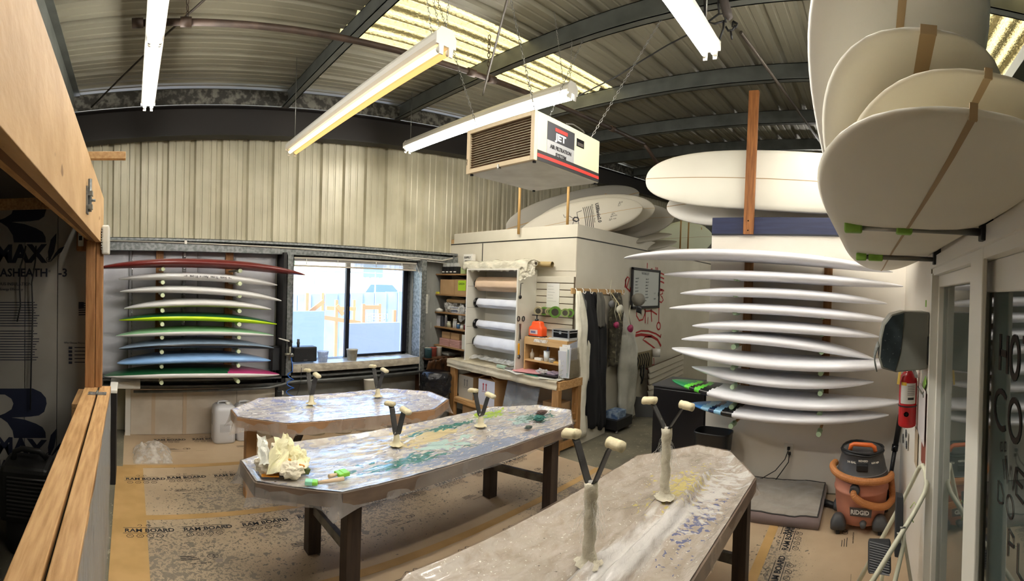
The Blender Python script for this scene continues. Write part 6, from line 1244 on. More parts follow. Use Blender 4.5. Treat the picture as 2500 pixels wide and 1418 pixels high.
garment('grey vest hanging over the black trousers', 'vest', [(1.76, 4.68, 4.80), (1.6, 4.67, 4.84), (1.35, 4.70, 4.84)], YO-.11, mat('cloth_grey3', '#58564f', .85), 'vest', seed=7, dep=.03)
o = garment('camouflage jacket hanging between the black and grey clothes', 'jacket', [(1.76, 5.14, 5.34), (1.5, 5.04, 5.36), (1.1, 5.05, 5.30), (.83, 5.06, 5.24)], YO-.05, M_camo, 'jacket', seed=9)
garment('grey-white coverall with gathered ankles hanging at the right end', 'coverall', [(1.5, 5.30, 5.44), (1.3, 5.28, 5.58), (1.0, 5.28, 5.76), (.7, 5.30, 5.78), (.3, 5.34, 5.74), (.08, 5.42, 5.66)], YO-.04, M_cov2, seed=11, dep=.07)
cp = thing('cap', 'grey cap hanging at the right end of the hook rail', 'cap', (5.6, 3.0, 1.6)); MB().lathe([(.085, 0), (.09, .05), (.075, .10), (.03, .13), (0, .132)], (0, 0, 0), 18, M=Matrix.Translation((5.56, 2.98, 1.66)) @ Matrix.Rotation(1.25, 4, 'Y') @ Matrix.Rotation(.3, 4, 'X')).build('crown', mat('cap_grey', '#77746a', .8), cp); MB().grid(lambda u, v: (5.50+.15*u, 2.94-.03*math.sin(PI*u), 1.60-.09*v-.05*u), 8, 4).build('brim', M_black, cp, solid=.004)
def respirator(label, c, m_, s_=1.):
    o = thing('respirator', label, 'respirator', c, 'respirators among the clothes'); c = Vector(c)
    MB().lathe([(.0, .05), (.03*s_, .045), (.055*s_, .02), (.06*s_, 0)], c, 16, axis='Y', sx=1, sy=.85).build('cartridge', m_, o); MB().tube([c+Vector((.02, .02, .05)), c+Vector((-.02, .03, .16)), c+Vector((.03, .04, .3))], .006, 6).build('strap', mat('strap_pale', '#a9a592', .7), o); return o
M_pk = mat('filter_pink', '#a02a5a', .5)
respirator('magenta respirator filter hanging in front of the black clothes', (5.03-.0, 2.95, 1.36), M_pk, .8); respirator('magenta respirator filter hanging over the grey-white coverall', (5.36, 2.93, 1.30), M_pk)
mk = thing('dust_mask', 'white moulded mask with cream straps hanging on the hook rail', 'mask', (5.05, 2.95, 1.5)); MB().lathe([(0, .05), (.05, .04), (.08, .0)], (5.10, 2.95, 1.55), 18, axis='Y', sx=1, sy=.8).build('shell', mat('mask_white', '#c9c6b4', .6), mk); MB().tube([(5.02, 3.05, 1.76), (5.06, 2.96, 1.63), (5.12, 2.95, 1.48), (5.10, 2.95, 1.42), (5.06, 2.95, 1.5)], .006, 6).build('strap', M_tc, mk)
respirator('small grey respirator behind the white mask', (4.98, 3.0, 1.62), mat('resp_grey', '#77777a', .5), .9)
# box on castors under clothes
bb = thing('castor_crate', 'low dark crate on castors with a blue carton, under the hanging clothes', 'crate', (5.15, 3.0, 0)); MB().box(5.02, 5.42, 2.9, 3.12, .05, .17).build('crate', M_black, bb, bevel=.004); MB().box(5.08, 5.3, 2.93, 3.1, .17, .26).build('carton', mat('carton_blue', '#9db0c4', .6, col2='#3f5d86', ns=20), bb)
for x in (5.06, 5.38): MB().lathe([(.02, -.01), (.02, .01)], (x, 2.92, .022), 12, axis='Y').build('castor', mat('castor', '#77756f', .5), bb)
lb_ = MB().box(4.44, 5.0, 3.06, 3.14, 0, .30); o = lb_.build('white_board', M_office); tag(o, 'white board standing on the floor behind the hanging clothes', 'board')
# whiteboard, graffiti ----------------------------------------------------------------------
wbd = thing('whiteboard', 'black-framed whiteboard of notes hung on the office side wall', 'whiteboard', (6.2, YO-.02, 1.8)); a0, a1, b0, b1 = 5.70, 6.60, 1.54, 2.12; yy = YO-.03
MB().box(a0+.03, a1-.03, yy, YO-.012, b0+.03, b1-.03).build('panel', mat('wb_white', '#c5cac6', .25), wbd)
for q in ((a0, a1, b0, b0+.035), (a0, a1, b1-.035, b1), (a0, a0+.035, b0, b1), (a1-.035, a1, b0, b1)): MB().box(q[0], q[1], yy-.01, YO-.012, q[2], q[3]).build('frame_bar', M_black, wbd, bevel=.003)
MB().box(a1-.045, a1-.03, yy-.015, yy, 1.72, 1.78).build('clip', M_black, wbd)
t = MB(); textmesh(t, 'WORKLIST', (5.98, yy-.001, 2.03), (1, 0, 0), (0, 0, 1), .05); random.seed(21)
for k in range(8):
    for x_ in (5.80, 6.12): textmesh(t, random.choice(('5-6 hot', 'sand #3', 'gloss 2', 'lam 6-2', 'fins', 'prep 7', 'tint bl')), (x_, yy-.001, 1.96-.045*k), (1, 0, 0), (0, 0, 1), .03, shear=.3)
for k in range(2): textmesh(t, ('= 2', 'total')[k], (6.40, yy-.001, 1.75-.08*k), (1, 0, 0), (0, 0, 1), .035, shear=.3)
t.build('notes', mat('marker_grey', '#5b5f60', .6), wbd, fixn=False)
gf = MB(); yg2 = YO-.002
def gw(pts, wd_=.022): stroke(gf, [at(1400+x/6.755, 690+y/6.755, Y=yg2) for x, y in pts], wd_, (0, -1, 0), 0, .0006)
def aw(pts, wd_=.025): stroke(gf, [at(1400+x/2.727, 580+y/2.727, Y=yg2) for x, y in pts], wd_, (0, -1, 0), 0, .0006)
aw([(492, 168), (491, 205)]); aw([(515, 208), (520, 212), (526, 207)]); aw([(548, 196), (551, 215)]); aw([(559, 198), (561, 216)])
aw([(352, 270), (342, 330), (355, 330), (372, 268), (360, 262), (345, 285), (350, 330), (378, 360)]); aw([(380, 330), (378, 352)])
for y in (245, 272, 300, 352): aw([(574, y-10), (588, y-6), (603, y+2)])
aw([(574, 352), (590, 350), (594, 372), (578, 380), (590, 396), (598, 415), (585, 432), (572, 424)])
aw([(422, 478), (420, 520), (438, 552), (462, 545), (478, 500), (474, 475)]); aw([(478, 475), (478, 570)]); aw([(478, 490), (520, 487)]); aw([(517, 475), (521, 560)]); aw([(520, 487), (556, 512)]); aw([(570, 445), (568, 560)]); aw([(497, 528), (494, 575)], .012)
aw([(567, 562)]+[(567+12*math.cos(t_), 588+24*math.sin(t_)) for t_ in [k*PI/7-PI/2 for k in range(15)]])
aw([(415, 634), (450, 620), (500, 622), (550, 640), (580, 660)]); aw([(583, 642), (578, 668)]); aw([(413, 652), (450, 645), (520, 655), (560, 680), (583, 722)], .04); aw([(520, 660), (480, 660), (462, 680), (480, 690), (540, 735), (560, 752)])
aw([(534, 800), (536, 845), (505, 855)]); aw([(485, 870), (510, 900), (524, 925), (520, 1000)], .02)
gfo = gf.build('red_graffiti', mat('graffiti_red', '#a3221f', .6), of, fixn=False)
# low hook rack and mug, leaning slat panel
lr = thing('pegged_rack', 'small wooden rack of black clamps low on the office side wall', 'rack', (6.15, YO-.03, .8)); MB().box(5.85, 6.42, YO-.035, YO-.012, .66, .90).build('board', mat('rack_olive', '#7c7152', .7), lr)
for k in range(6): x = 5.90+k*.07; MB().tube([(x, YO-.04, .88), (x+.02, YO-.06, .80), (x-.01, YO-.06, .7), (x+.02, YO-.05, .68)], .008, 6).build('clamp', M_black, lr)
MB().tube([(6.02, YO-.06, .72), (6.0, YO-.06, .58), (6.06, YO-.06, .5)], .014, 6).build('strap', M_black, lr); MB().tube([(6.10, YO-.06, .72), (6.09, YO-.06, .55), (6.03, YO-.06, .45)], .014, 6).build('strap', M_black, lr)
o = thing('cup', 'white upturned cup at the end of the low clamp rack', 'cup', (6.5, 3.1, .85)); MB().lathe([(.06, 0), (.065, .12), (0, .12)], (6.46, 3.08, .80), 16).build('body', M_plainwhite, o)
sp_ = thing('slatwall_offcut', 'grooved white panel leaning on the office side wall behind the black cabinet', 'panel', (6.8, 3.05, .2)); 
for k in range(6): z = .66-k*.085; MB().prism([(6.2, 3.06, z), (7.5, 3.06, z+.06), (7.5, 3.04, z-.012), (6.2, 3.04, z-.072)], (0, .02, 0)).build('slat', M_office, sp_)
MB().prism([(6.2, 3.085, .67), (7.5, 3.085, .73), (7.5, 3.085, .0), (6.2, 3.085, .0)], (0, .008, 0)).build('backing', MATS['groove_brown'], sp_)
tag(MB().prism([(5.9, 3.10, .0), (6.05, 2.85, 0.0), (5.95, 2.95, .28), (5.84, 3.12, .30)], (.01, .012, 0)).build('grey_tile', mat('tile_grey', '#5f6060', .6)), 'grey tile leaning by the office side wall', 'tile')
o = board('white oval blank standing upright behind the black cabinet', (6.9, 2.3, .04), (7.6, 1.9, .82), (.2, .1, 1), .6, .05, 0, (2.4, 1.8), (2.4, 1.8), M_fr, name='foam_blank')[0]
# ================================================================== BLACK CABINET, BIN, BED, VACUUM, ...
bc = thing('black_cabinet', 'black waist-high cabinet beside the end of the right rack wall', 'cabinet', (4.72, 1.87, 0)); MB().box(4.47, 4.98, 1.56, 2.15, 0, .80).build('body', mat('cab_black', '#0f1013', .35), bc, bevel=.006); MB().box(4.455, 4.47, 1.57, 2.14, .02, .78).build('door', mat('cab_door', '#131419', .25), bc, bevel=.004); MB().box(4.46, 5.0, 1.55, 2.16, .80, .815).build('top', mat('cab_top', '#3d3e42', .5), bc)
MB().tube([(4.47, 2.12, .03), (4.47, 2.12, .77)], .01, 8).build('hinge_post', M_chain, bc)
wbk = thing('waste_bin', 'small black rectangular waste bin at the foot of the rack wall', 'bin', (4.14, 1.35, 0))
m = rbox(MB(), 4.03, 4.27, 1.19, 1.53, [(.78, 0), (.8, .02), (1, .50), (1.03, .505), (1.03, .52), (.98, .52)], .5); m.f.pop(); m.m.pop(); m.sm.pop(); rb_ = rbox(MB(), 4.03, 4.27, 1.19, 1.53, [(.76, .02), (.97, .52)], .5); m.v, m.f, m.m, m.sm = m.v, m.f, m.m, m.sm
m.build('bin', mat('bin_black', '#101114', .4), wbk); rb_.f.pop(); rb_.m.pop(); rb_.sm.pop(); rb_.build('inner', mat('bin_inner', '#0a0a0c', .6), wbk)
ol = thing('wall_outlet', 'white wall outlet with two black plugs under the right rack', 'outlet', (4.315, .68, .3)); MB().box(4.312, 4.32, .638, .722, .30, .425).build('plate', M_plainwhite, ol, bevel=.003)
for z in (.385, .34): MB().box(4.29, 4.313, .665-.01*(z < .36), .69-.01*(z < .36), z-.014, z+.014).build('plug', M_black, ol, bevel=.004)
for pts in ([(4.29, .678, .37), (4.25, .70, .30), (4.22, .78, .20), (4.21, .9, .12), (4.2, .98, .1)], [(4.29, .668, .33), (4.27, .67, .27), (4.24, .73, .18), (4.2, .80, .08)]): MB().tube(pts, .0045, 6).build('cord', M_black, ol)
# dog bed
M_bed = mat('bed_grey', '#928a80', .9, col2='#7f7970', ns=5, bump=.3, bs=10, sheen=.3); M_beds = mat('bed_side', '#7b6c6a', .9, sheen=.3)
db = thing('dog_bed', 'grey rectangular cushion bed with dark piping on the floor', 'cushion', (3.92, .72, 0)); bx0, bx1, by0, by1 = 3.62, 4.29, .33, 1.12
def bedtop(u, v): 
    x = bx0+(bx1-bx0)*u; y = by0+(by1-by0)*v; e = min(u, 1-u, v, 1-v); h = .10+.02*min(1, e*8)-.035*math.exp(-((u-.3)**2+(v-.35)**2)/.06); return (x, y, h+.012*noise.noise((x*9, y*9, 1))+.006*noise.noise((x*22, y*22, 4)))
MB().grid(bedtop, 30, 34).build('top', M_bed, db)
sd_ = MB(); P4 = []; n_ = 18
for (xa, ya, xb, yb) in ((bx0, by0, bx1, by0), (bx1, by0, bx1, by1), (bx1, by1, bx0, by1), (bx0, by1, bx0, by0)):
    for j in range(n_): P4.append((xa+(xb-xa)*j/n_, ya+(yb-ya)*j/n_))
vs = []
for i, f_ in enumerate(((0, .0), (.010, .005), (.022, .035), (.022, .07), (.004, .10))):
    for (x, y) in P4: cx2, cy2 = (bx0+bx1)/2, (by0+by1)/2; dx = (x-cx2)/(bx1-bx0)*2; dy = (y-cy2)/(by1-by0)*2; vs.append((x+dx*f_[0], y+dy*f_[0], f_[1] if i < 4 else bedtop((x-bx0)/(bx1-bx0), (y-by0)/(by1-by0))[2]))
N4 = len(P4); sd_.add(vs, [(i*N4+k, i*N4+(k+1) % N4, (i+1)*N4+(k+1) % N4, (i+1)*N4+k) for i in range(4) for k in range(N4)], 0, True).build('side', M_beds, db)
MB().tube([vs[4*N4+k] for k in range(N4)], .006, 6, closed=True).build('piping', mat('piping', '#3d3a38', .8), db)
# shop vacuum
vc = thing('shop_vacuum', 'orange and dark grey drum shop vacuum with hose wrapped round it', 'vacuum', (3.78, .0, 0)); VX, VY = 3.78, -.005
M_vo = mat('vac_orange', '#b97b63', .6, col2='#ab6a51', ns=4); M_vg = mat('vac_grey', '#3a3b3e', .55, col2='#4d4c4b', ns=9); M_vh = mat('hose_orange', '#b27440', .5)
MB().lathe([(.155, .05), (.185, .06), (.20, .16), (.212, .29), (.218, .295), (.218, .31), (.21, .315), (.212, .36), (.205, .40)], (VX, VY, 0), 36).build('drum', M_vo, vc)
MB().lathe([(.208, .395), (.208, .42), (.198, .43), (.178, .52), (.165, .565), (.17, .57), (.165, .60), (.12, .612), (0, .615)], (VX, VY, 0), 36).build('motor_head', M_vg, vc)
MB().lathe([(.2, .435), (.2, .441)], (VX, VY, 0), 36).build('seam_line', mat('seam_grey', '#77777a', .5), vc)
MB().tube([(VX-.10, VY+.10, .60), (VX-.12, VY+.09, .655), (VX-.12, VY+.07, .665), (VX-.12, VY-.07, .66), (VX-.12, VY-.09, .645), (VX-.10, VY-.10, .60)], .017, 10).build('carry_handle', mat('handle_orange', '#cf6326', .45), vc)
MB().tube([(VX+.165*math.cos(t), VY+.165*math.sin(t), .605+.006*math.sin(3*t)) for t in [k*PI/10 for k in range(20)]], .009, 6, closed=True).build('cord_wrap', M_black, vc); MB().tube([(VX+.17*math.cos(t), VY+.17*math.sin(t), .588+.004*math.sin(5*t)) for t in [k*PI/10 for k in range(20)]], .008, 6, closed=True).build('cord_wrap', M_black, vc)
MB().box(VX-.20, VX-.165, VY-.045, VY+.045, .48, .53).build('exhaust_port', M_black, vc, bevel=.006)
t = MB(); textmesh(t, '14 GAL', (VX-.188, VY+.115, .545), (-.35, -1, 0), (-.25, 0, 1), .022, bold=.001); textmesh(t, 'RIDGID', (VX-.185, VY+.03, .55), (0, -1, 0), (-.25, 0, 1), .022, bold=.001); textmesh(t, '6.0 HP', (VX-.178, VY-.07, .535), (.35, -1, 0), (-.25, 0, 1), .022, bold=.001); t.build('lettering', M_plainwhite, vc, fixn=False)
def ringhose(pts, r, nm_='hose'):
    P_ = [Vector(p) for p in pts]; fine = []
    def cr(p0, p1, p2, p3, t): return .5*((2*p1)+(-p0+p2)*t+(2*p0-5*p1+4*p2-p3)*t*t+(-p0+3*p1-3*p2+p3)*t**3)
    for i in range(len(P_)-1):
        p0 = P_[max(0, i-1)]; p3 = P_[min(len(P_)-1, i+2)]; k = max(3, int((P_[i+1]-P_[i]).length/.0045))
        for j in range(k): fine.append(cr(p0, P_[i], P_[i+1], p3, j/k))
    return MB().tube(fine, [r*(1+.07*(i % 2)) for i in range(len(fine))], 12, smooth=False).build(nm_, M_vh, vc)
ring = [(VX+.235*math.cos(t), VY+.235*math.sin(t), .405-.012*math.sin(t-1)) for t in [1.9+k*.25 for k in range(15)]]
ringhose([(VX+.1, VY+.22, .44)]+[(VX+.235*math.cos(t), VY+.235*math.sin(t), .45-.055*(k/12)) for k, t in [(k, 1.5+k*.26) for k in range(13)]]+[(VX+.1, VY-.24, .34), (VX-.05, VY-.25, .22)], .026)
ringhose([(VX-.05, VY-.25, .22), (VX-.14, VY-.20, .205), (VX-.20, VY-.12, .22), (VX-.24, VY-.02, .26), (VX-.245, VY+.05, .31), (VX-.225, VY+.055, .345)], .026)
MB().tube([(VX-.18, VY+.045, .35), (VX-.245, VY+.055, .345)], [.042, .036], 16).build('hose_socket', M_vg, vc)
m = MB().box(VX-.222, VX-.205, VY-.075, VY+.075, .135, .215); 
MB().prism([(VX-.208, VY+.085, .215), (VX-.208, VY-.085, .205), (VX-.202, VY-.08, .14), (VX-.202, VY+.08, .15)], (-.008, 0, 0)).build('name_plate', mat('plate_dark', '#4b4442', .5), vc)
t = MB(); textmesh(t, 'RIDGID', (VX-.2175, VY+.077, .168), (0, -1, -.05), (0, 0, 1), .046, bold=.0015, narrow=.92); t.build('name_lettering', mat('let_grey', '#cfccc6', .5), vc, fixn=False)
MB().lathe([(.022, -.03), (.026, .0), (.03, .03)], (VX-.2, VY-.02, .085), 12, axis='X').build('drain_cap', M_vg, vc)
for (dx, dy) in ((-.16, .17), (-.16, -.15), (.16, .17), (.16, -.17)):
    rbox(MB(), VX+dx-.06, VX+dx+.06, VY+dy-.06, VY+dy+.06, [(1, .04), (1, .08), (.7, .12), (.4, .14)], .6).build('caster_housing', M_vg, vc); MB().lathe([(.022, -.015), (.022, .015)], (VX+dx-.03, VY+dy, .024), 12, axis='Y').build('caster', M_black, vc)
wn_ = thing('vacuum_wand', 'long black vacuum wand leaning in the corner behind the shop vacuum', 'pipe', (4.15, -.2, 0)); MB().tube([at(2211, 942, X=4.2), at(2185, 1095, X=4.1)], .024, 12).build('tube', M_black, wn_); MB().tube([at(2185, 1095, X=4.1), (4.08, -.22, .0)], .019, 12).build('lower_tube', M_black, wn_); MB().tube([at(2186, 1085, X=4.1), at(2184, 1100, X=4.1)], .029, 12).build('joint', M_blackgl, wn_)
nz = thing('vacuum_nozzle', 'short black nozzle lying on the floor by the dog bed', 'nozzle', (3.9, .25, 0)); MB().tube([(4.05, .33, .035), (4.02, .27, .035), (3.98, .2, .035)], [.03, .027, .024], 12).build('nozzle', M_black, nz)
# fire extinguisher
fe = thing('fire_extinguisher', 'red fire extinguisher hanging on the wall under the towel dispenser', 'extinguisher', (3.02, -.275, 1.0)); EX, EY = 3.02, -.283; M_fer = mat('extinguisher_red', '#a9141c', .25)
MB().lathe([(.045, 0), (.056, .008), (.058, .02), (.058, .29), (.052, .325), (.03, .35), (.02, .36), (.02, .375)], (EX, EY, .985), 26).build('cylinder', M_fer, fe)
MB().lathe([(.018, 0), (.02, .025), (.012, .04)], (EX, EY, 1.355), 12).box(EX-.05, EX+.02, EY-.012, EY+.012, 1.385, 1.40).build('valve', M_al, fe); MB().box(EX-.09, EX+.0, EY-.03, EY-.008, 1.365, 1.375).prism([(EX-.02, EY-.01, 1.40), (EX-.09, EY-.05, 1.33), (EX-.085, EY-.055, 1.31), (EX-.01, EY-.03, 1.385)], (0, .02, 0)).build('lever', M_al, fe)
def curved(mb, x, y, r, a0, a1, z0, z1, mi=0, n=10): mb.grid(lambda u, v: (x+r*math.cos(math.radians(a0+(a1-a0)*u)), y+r*math.sin(math.radians(a0+(a1-a0)*u)), z0+(z1-z0)*v), n, 1, mi); return mb
curved(MB(), EX, EY, .0588, 125, 230, 1.14, 1.27).build('label', mat('label_white', '#cfccc6', .5), fe); curved(MB(), EX, EY, .0592, 128, 165, 1.255, 1.275).build('label_yellow', mat('lab_yel', '#d0a52a', .5), fe); curved(MB(), EX, EY, .0592, 175, 215, 1.165, 1.18).build('barcode', M_black, fe)
t = MB()
for k in range(6): curved(t, EX, EY, .0592, 172, 222, 1.195+k*.011, 1.199+k*.011)
t.build('label_print', MATS['print_grey'], fe); curved(MB(), EX, EY, .0605, 60, 300, 1.118, 1.126, n=20).build('strap', M_black, fe)
MB().lathe([(0, 0), (.016, 0)], (EX-.0592, EY+.012, 1.075), 14, axis='X').build('sticker', M_plainwhite, fe); MB().prism([(EX-.05, EY+.05, 1.36), (EX-.035, EY+.065, 1.36), (EX-.03, EY+.075, 1.26), (EX-.05, EY+.06, 1.26)], (.002, .0, 0)).build('tag', mat('tag_yellow', '#c5a43c', .5), fe)
# towel dispenser
td = thing('towel_dispenser', 'grey hands-free paper towel dispenser with smoked front on the wall', 'dispenser', (2.7, -.2, 1.4)); TX0, TX1 = 2.56, 2.86
prof = [(-.345, 1.735), (-.20, 1.735), (-.135, 1.715), (-.095, 1.66), (-.08, 1.58), (-.075, 1.47), (-.09, 1.42), (-.17, 1.40), (-.345, 1.42)]
MB().prism([(TX0, y, z) for y, z in prof], (TX1-TX0, 0, 0)).build('body', mat('disp_grey', '#6f7068', .35), td, bevel=.008)
pf2 = [(-.205, 1.727), (-.14, 1.708), (-.102, 1.655), (-.088, 1.58), (-.083, 1.48), (-.10, 1.43), (-.165, 1.408), (-.19, 1.5), (-.20, 1.6)]
MB().prism([(TX0-.006, y, z) for y, z in pf2], (.006, 0, 0)).build('smoked_window', mat('smoke_plastic', '#23282a', .1, col2='#3a4244', ns=5, col3='#59605f', s3=70, t3=.68), td, bevel=.002)
for sgn in (0,): MB().grid(lambda u, v: (TX0+.01+(TX1-TX0-.02)*v, -.075+.022*math.sin(PI*u*.85+.1), 1.54-.14*u), 12, 6).build('front_lip', mat('lip_grey', '#5c625f', .3, col3='#b4bfc4', s3=60, t3=.62), td, solid=.006)
MB().box(2.5, 2.56, YR, YR+.012, 1.45, 1.60).build('mount', M_black, td)
# stickers and papers on the door wall
tag(MB().prism([at(2181, 1062, Y=-.33), at(2205, 1043, Y=-.34), at(2217, 1060, Y=-.34), at(2215, 1100, Y=-.34)], (0, -.003, 0)).build('sticker_sheet', M_plainwhite), 'white sheet with black round emblems stuck below the extinguisher', 'sticker')
t = MB()
for (px, py, r) in ((2205, 1070, .035), (2212, 1058, .03), (2213, 1086, .028)):
    c_ = at(px, py, Y=-.325); t.tube([c_+Vector((r*math.cos(a)*1.0, .0, r*math.sin(a))) for a in [k*PI/8 for k in range(16)]], .003, 4, closed=True); 
    for a in range(5): t.tube([c_, c_+Vector((r*.7*math.cos(a*1.26), 0, r*.7*math.sin(a*1.26)))], .005, 4)
t.build('emblem_print', M_inkb, bpy.data.objects['sticker_sheet'])
for k, (xa, xb, za, zb_, c, lb) in enumerate(((2.55, 2.85, 1.0, 1.3, '#cfc9c8', 'pink-white sheet hanging beside the door edge'), (2.9, 3.05, .75, .98, '#b9a78c', 'tan tape strip on the wall below the extinguisher'), (2.52, 2.75, .86, 1.28, '#8a4a3a', 'red-brown folder hanging behind the door edge sheet'))):
    tag(MB().box(xa, xb, YR+.001+.006*(2-k), YR+.004+.006*(2-k), za, zb_).build('wall_sheet', mat('ws%d' % k, c, .6)), lb, 'paper')
gl_ = MB().ob((2.63, YR+.012, 1.33), (.12, .003, .05), (0, .5, 0)); tag(gl_.build('green_tape_scrap', M_green), 'scrap of green tape on the wall beside the extinguisher', 'tape')
tag(MB().box(2.74, 2.77, YR, YR+.004, 1.76, 1.80).build('green_tape_mark', M_green), 'small green tape mark above the towel dispenser', 'tape')
hk2 = thing('wall_hook', 'steel clip hook on the wall beside the door edge', 'hook', (2.62, YR, 1.27)); MB().lathe([(.02, 0), (.018, .02), (0, .022)], (2.62, YR, 1.27), 12, axis='Y').tube([(2.62, YR+.02, 1.27), (2.65, YR+.05, 1.31)], .004, 6).build('clip', M_chain, hk2)
# folded step stool leaning on the door wall
st = thing('step_stool', 'folded white tube step stool with black ribbed treads leaning on the wall', 'step stool', (2.4, -.15, 0)); M_st = mat('stool_cream', '#cfcdb6', .4)
P_ = lambda px, py, d: dpt(px, py, d)
MB().tube([P_(2092, 1470, 2.2), P_(2130, 1418, 2.2), P_(2190, 1320, 2.3), P_(2230, 1255, 2.38), P_(2258, 1203, 2.43), P_(2263, 1180, 2.45), P_(2259, 1150, 2.48), P_(2253, 1136, 2.5), P_(2245, 1140, 2.55), P_(2205, 1220, 2.68), P_(2150, 1320, 2.75), P_(2085, 1440, 2.8)], .0125, 10).build('frame_tube', M_st, st)
MB().tube([P_(2204, 1290, 2.33), P_(2206, 1330, 2.32), P_(2185, 1418, 2.25), P_(2172, 1470, 2.2)], .0115, 10).build('rear_tube', M_st, st); MB().tube([P_(2158, 1380, 2.7), P_(2150, 1430, 2.7)], .0115, 10).build('rear_tube', M_st, st)
for q in ((2204, 1288), (2196, 1302), (2200, 1322), (2146, 1397), (2143, 1398)): MB().lathe([(.006, -.014), (.006, .014)], P_(q[0], q[1], 2.33), 8, axis='Y').build('rivet', M_chain, st)
c0 = P_(2147, 1312, 2.5); c1 = P_(2147, 1392, 2.42); w1 = Vector((0, .06, 0)); nrm = Vector((-1, 0, -.3)).normalized()
m = MB(); m.prism([c0+w1, c0-w1, c1-w1, c1+w1], nrm*.028); o = m.build('tread', mat('tread_black', '#26272a', .55), st, bevel=.012)
for k in range(13): 
    t0 = k/13; a = c0.lerp(c1, t0)+w1*.85+nrm*.03; b = c0.lerp(c1, min(1, t0+.14))-w1*.85+nrm*.03; MB().beam(a, b, .004, .003, up=tuple(nrm)).build('tread_rib', mat('tread_rib', '#85878a', .5), o)
MB().prism([P_(2188, 1211, 2.55), P_(2206, 1214, 2.55), P_(2204, 1364, 2.45), P_(2184, 1360, 2.45)], (.06, .0, 0)).build('top_tread', MATS['tread_black'], st, bevel=.004)
tag(MB().tube([P_(2222, 1240, 2.4), P_(2232, 1225, 2.4), P_(2240, 1240, 2.4), P_(2228, 1248, 2.4), P_(2224, 1262, 2.4), P_(2230, 1275, 2.4)], .003, 5).build('tape_curl', M_tl), 'curl of pale green tape stuck on the step stool', 'tape')
# ================================================================== RAGS AND TOOLS ON THE MIDDLE TABLE
M_cheese = mat('rag_cream', '#e6dec8', .7, col2='#d8cfb4', ns=6); M_towel = mat('paper_towel_yellow', '#ddd6a2', .65, col2='#e6e2c6', ns=3)
def sheetrag(label, name, pts, m_, nu=10, nv=10, amp=.012, seed=0, group='rags and papers on the middle table'):
    """pts: four 3-D corners (near-left, near-right, far-right, far-left) of a crumpled sheet"""
    a, b, c, d = [Vector(p) for p in pts]
    def f(u, v): p = a.lerp(b, u).lerp(d.lerp(c, u), v); return p+Vector((noise.noise((u*3, v*3, seed)), noise.noise((u*3+5, v*3, seed)), noise.noise((u*3, v*3+5, seed))))*amp*2.2
    o = MB().grid(f, nu, nv, smooth=False).build(name, m_, solid=.001); tag(o, label, 'rag', group); return o
g = lambda px, py, d: dpt(px, py, d)
D0 = 2.62
sheetrag('stiff yellowish paper sheet standing tallest in the rag pile', 'paper_rag', [g(650, 1160, D0-.05), g(700, 1150, D0), g(706, 1072, D0+.12), g(668, 1066, D0+.08)], M_towel, seed=1)
sheetrag('pale pointed paper sheet at the back of the rag pile', 'paper_rag', [g(668, 1140, D0+.05), g(728, 1140, D0+.1), g(712, 1070, D0+.2), g(692, 1054, D0+.15)], M_towel, seed=2)
sheetrag('white paper sheet at the left of the rag pile', 'paper_rag', [g(631, 1135, D0-.05), g(665, 1130, D0), g(648, 1063, D0+.08), g(628, 1068, D0+.02)], mat('towel_white', '#dcdcd2', .65), seed=3)
sheetrag('flat paper flap at the right of the rag pile', 'paper_rag', [g(700, 1145, D0), g(752, 1140, D0+.03), g(757, 1120, D0+.15), g(722, 1110, D0+.15)], M_towel, seed=4)
zt_ = .685
def ragat(px, py, r, m_, label, seed, name='crumpled_rag', z=zt_): p = at(px, py, Z=z); return crumple(label, 'rag', name, (p.x, p.y, z), r, m_, seed, 'rags and papers on the middle table', n=4, amp=.38)
ragat(665, 1152, (.095, .07, .055), M_cheese, 'large crumpled cream rag at the front left of the pile', 1.3)
ragat(690, 1125, (.075, .065, .065), M_cheese, 'tall crumpled cream rag in the middle of the pile', 2.7); ragat(722, 1138, (.06, .05, .06), M_towel, 'small yellow rag at the right of the pile', 3.9)
ragat(712, 1164, (.065, .05, .045), M_cheese, 'cream rag knot lying in front of the pile', 5.1)
M_sq = mat('squeegee_orange', '#d08a22', .4)
p = at(660, 1161, Z=.69); tag(MB().ob((p.x, p.y, .695), (.10, .055, .006), (0, 0, -.3)).build('squeegee', M_sq, bevel=.002), 'flat orange plastic squeegee under the front of the rag pile', 'squeegee', 'orange squeegees')
for px, py, lb in ((700, 1126, 'orange squeegee corner poking out high in the rag pile'), (733, 1141, 'orange squeegee standing at the right of the rag pile')): p = at(px, py, Z=.74); tag(MB().ob((p.x, p.y, .735), (.035, .012, .05), (.3, .4, .2)).build('squeegee', M_sq, bevel=.002), lb, 'squeegee', 'orange squeegees')
p = at(747, 1150, Z=.70); tag(MB().ob((p.x, p.y+.01, .70), (.05, .03, .035), (.2, .3, .2)).build('green_pad', mat('pad_olive', '#55642c', .6), bevel=.004), 'small olive green pad at the right edge of the rag pile', 'pad')
M_brg = mat('brush_green', '#7fc63c', .35); M_brw = mat('brush_wood', '#cdb594', .55); M_brs = mat('bristle_mint', '#8fd0b0', .6)
def brush(label, p0, p1, p2, wd_, nm_):
    o = thing('paint_brush', label, 'brush', p0, 'brushes on the middle table'); p0, p1, p2 = map(Vector, (p0, p1, p2))
    MB().tube([p0, p0.lerp(p1, .5), p1], [.012, .011, .009], 10).build('handle', M_brw, o); MB().beam(p1, p1.lerp(p2, .45), wd_, .02).build('ferrule', M_brg, o, bevel=.004); MB().beam(p1.lerp(p2, .4), p2, wd_*.96, .024).build('bristles', M_brs if nm_ else M_brg, o, bevel=.004)
q = lambda px, py: at(px, py, Z=.695)
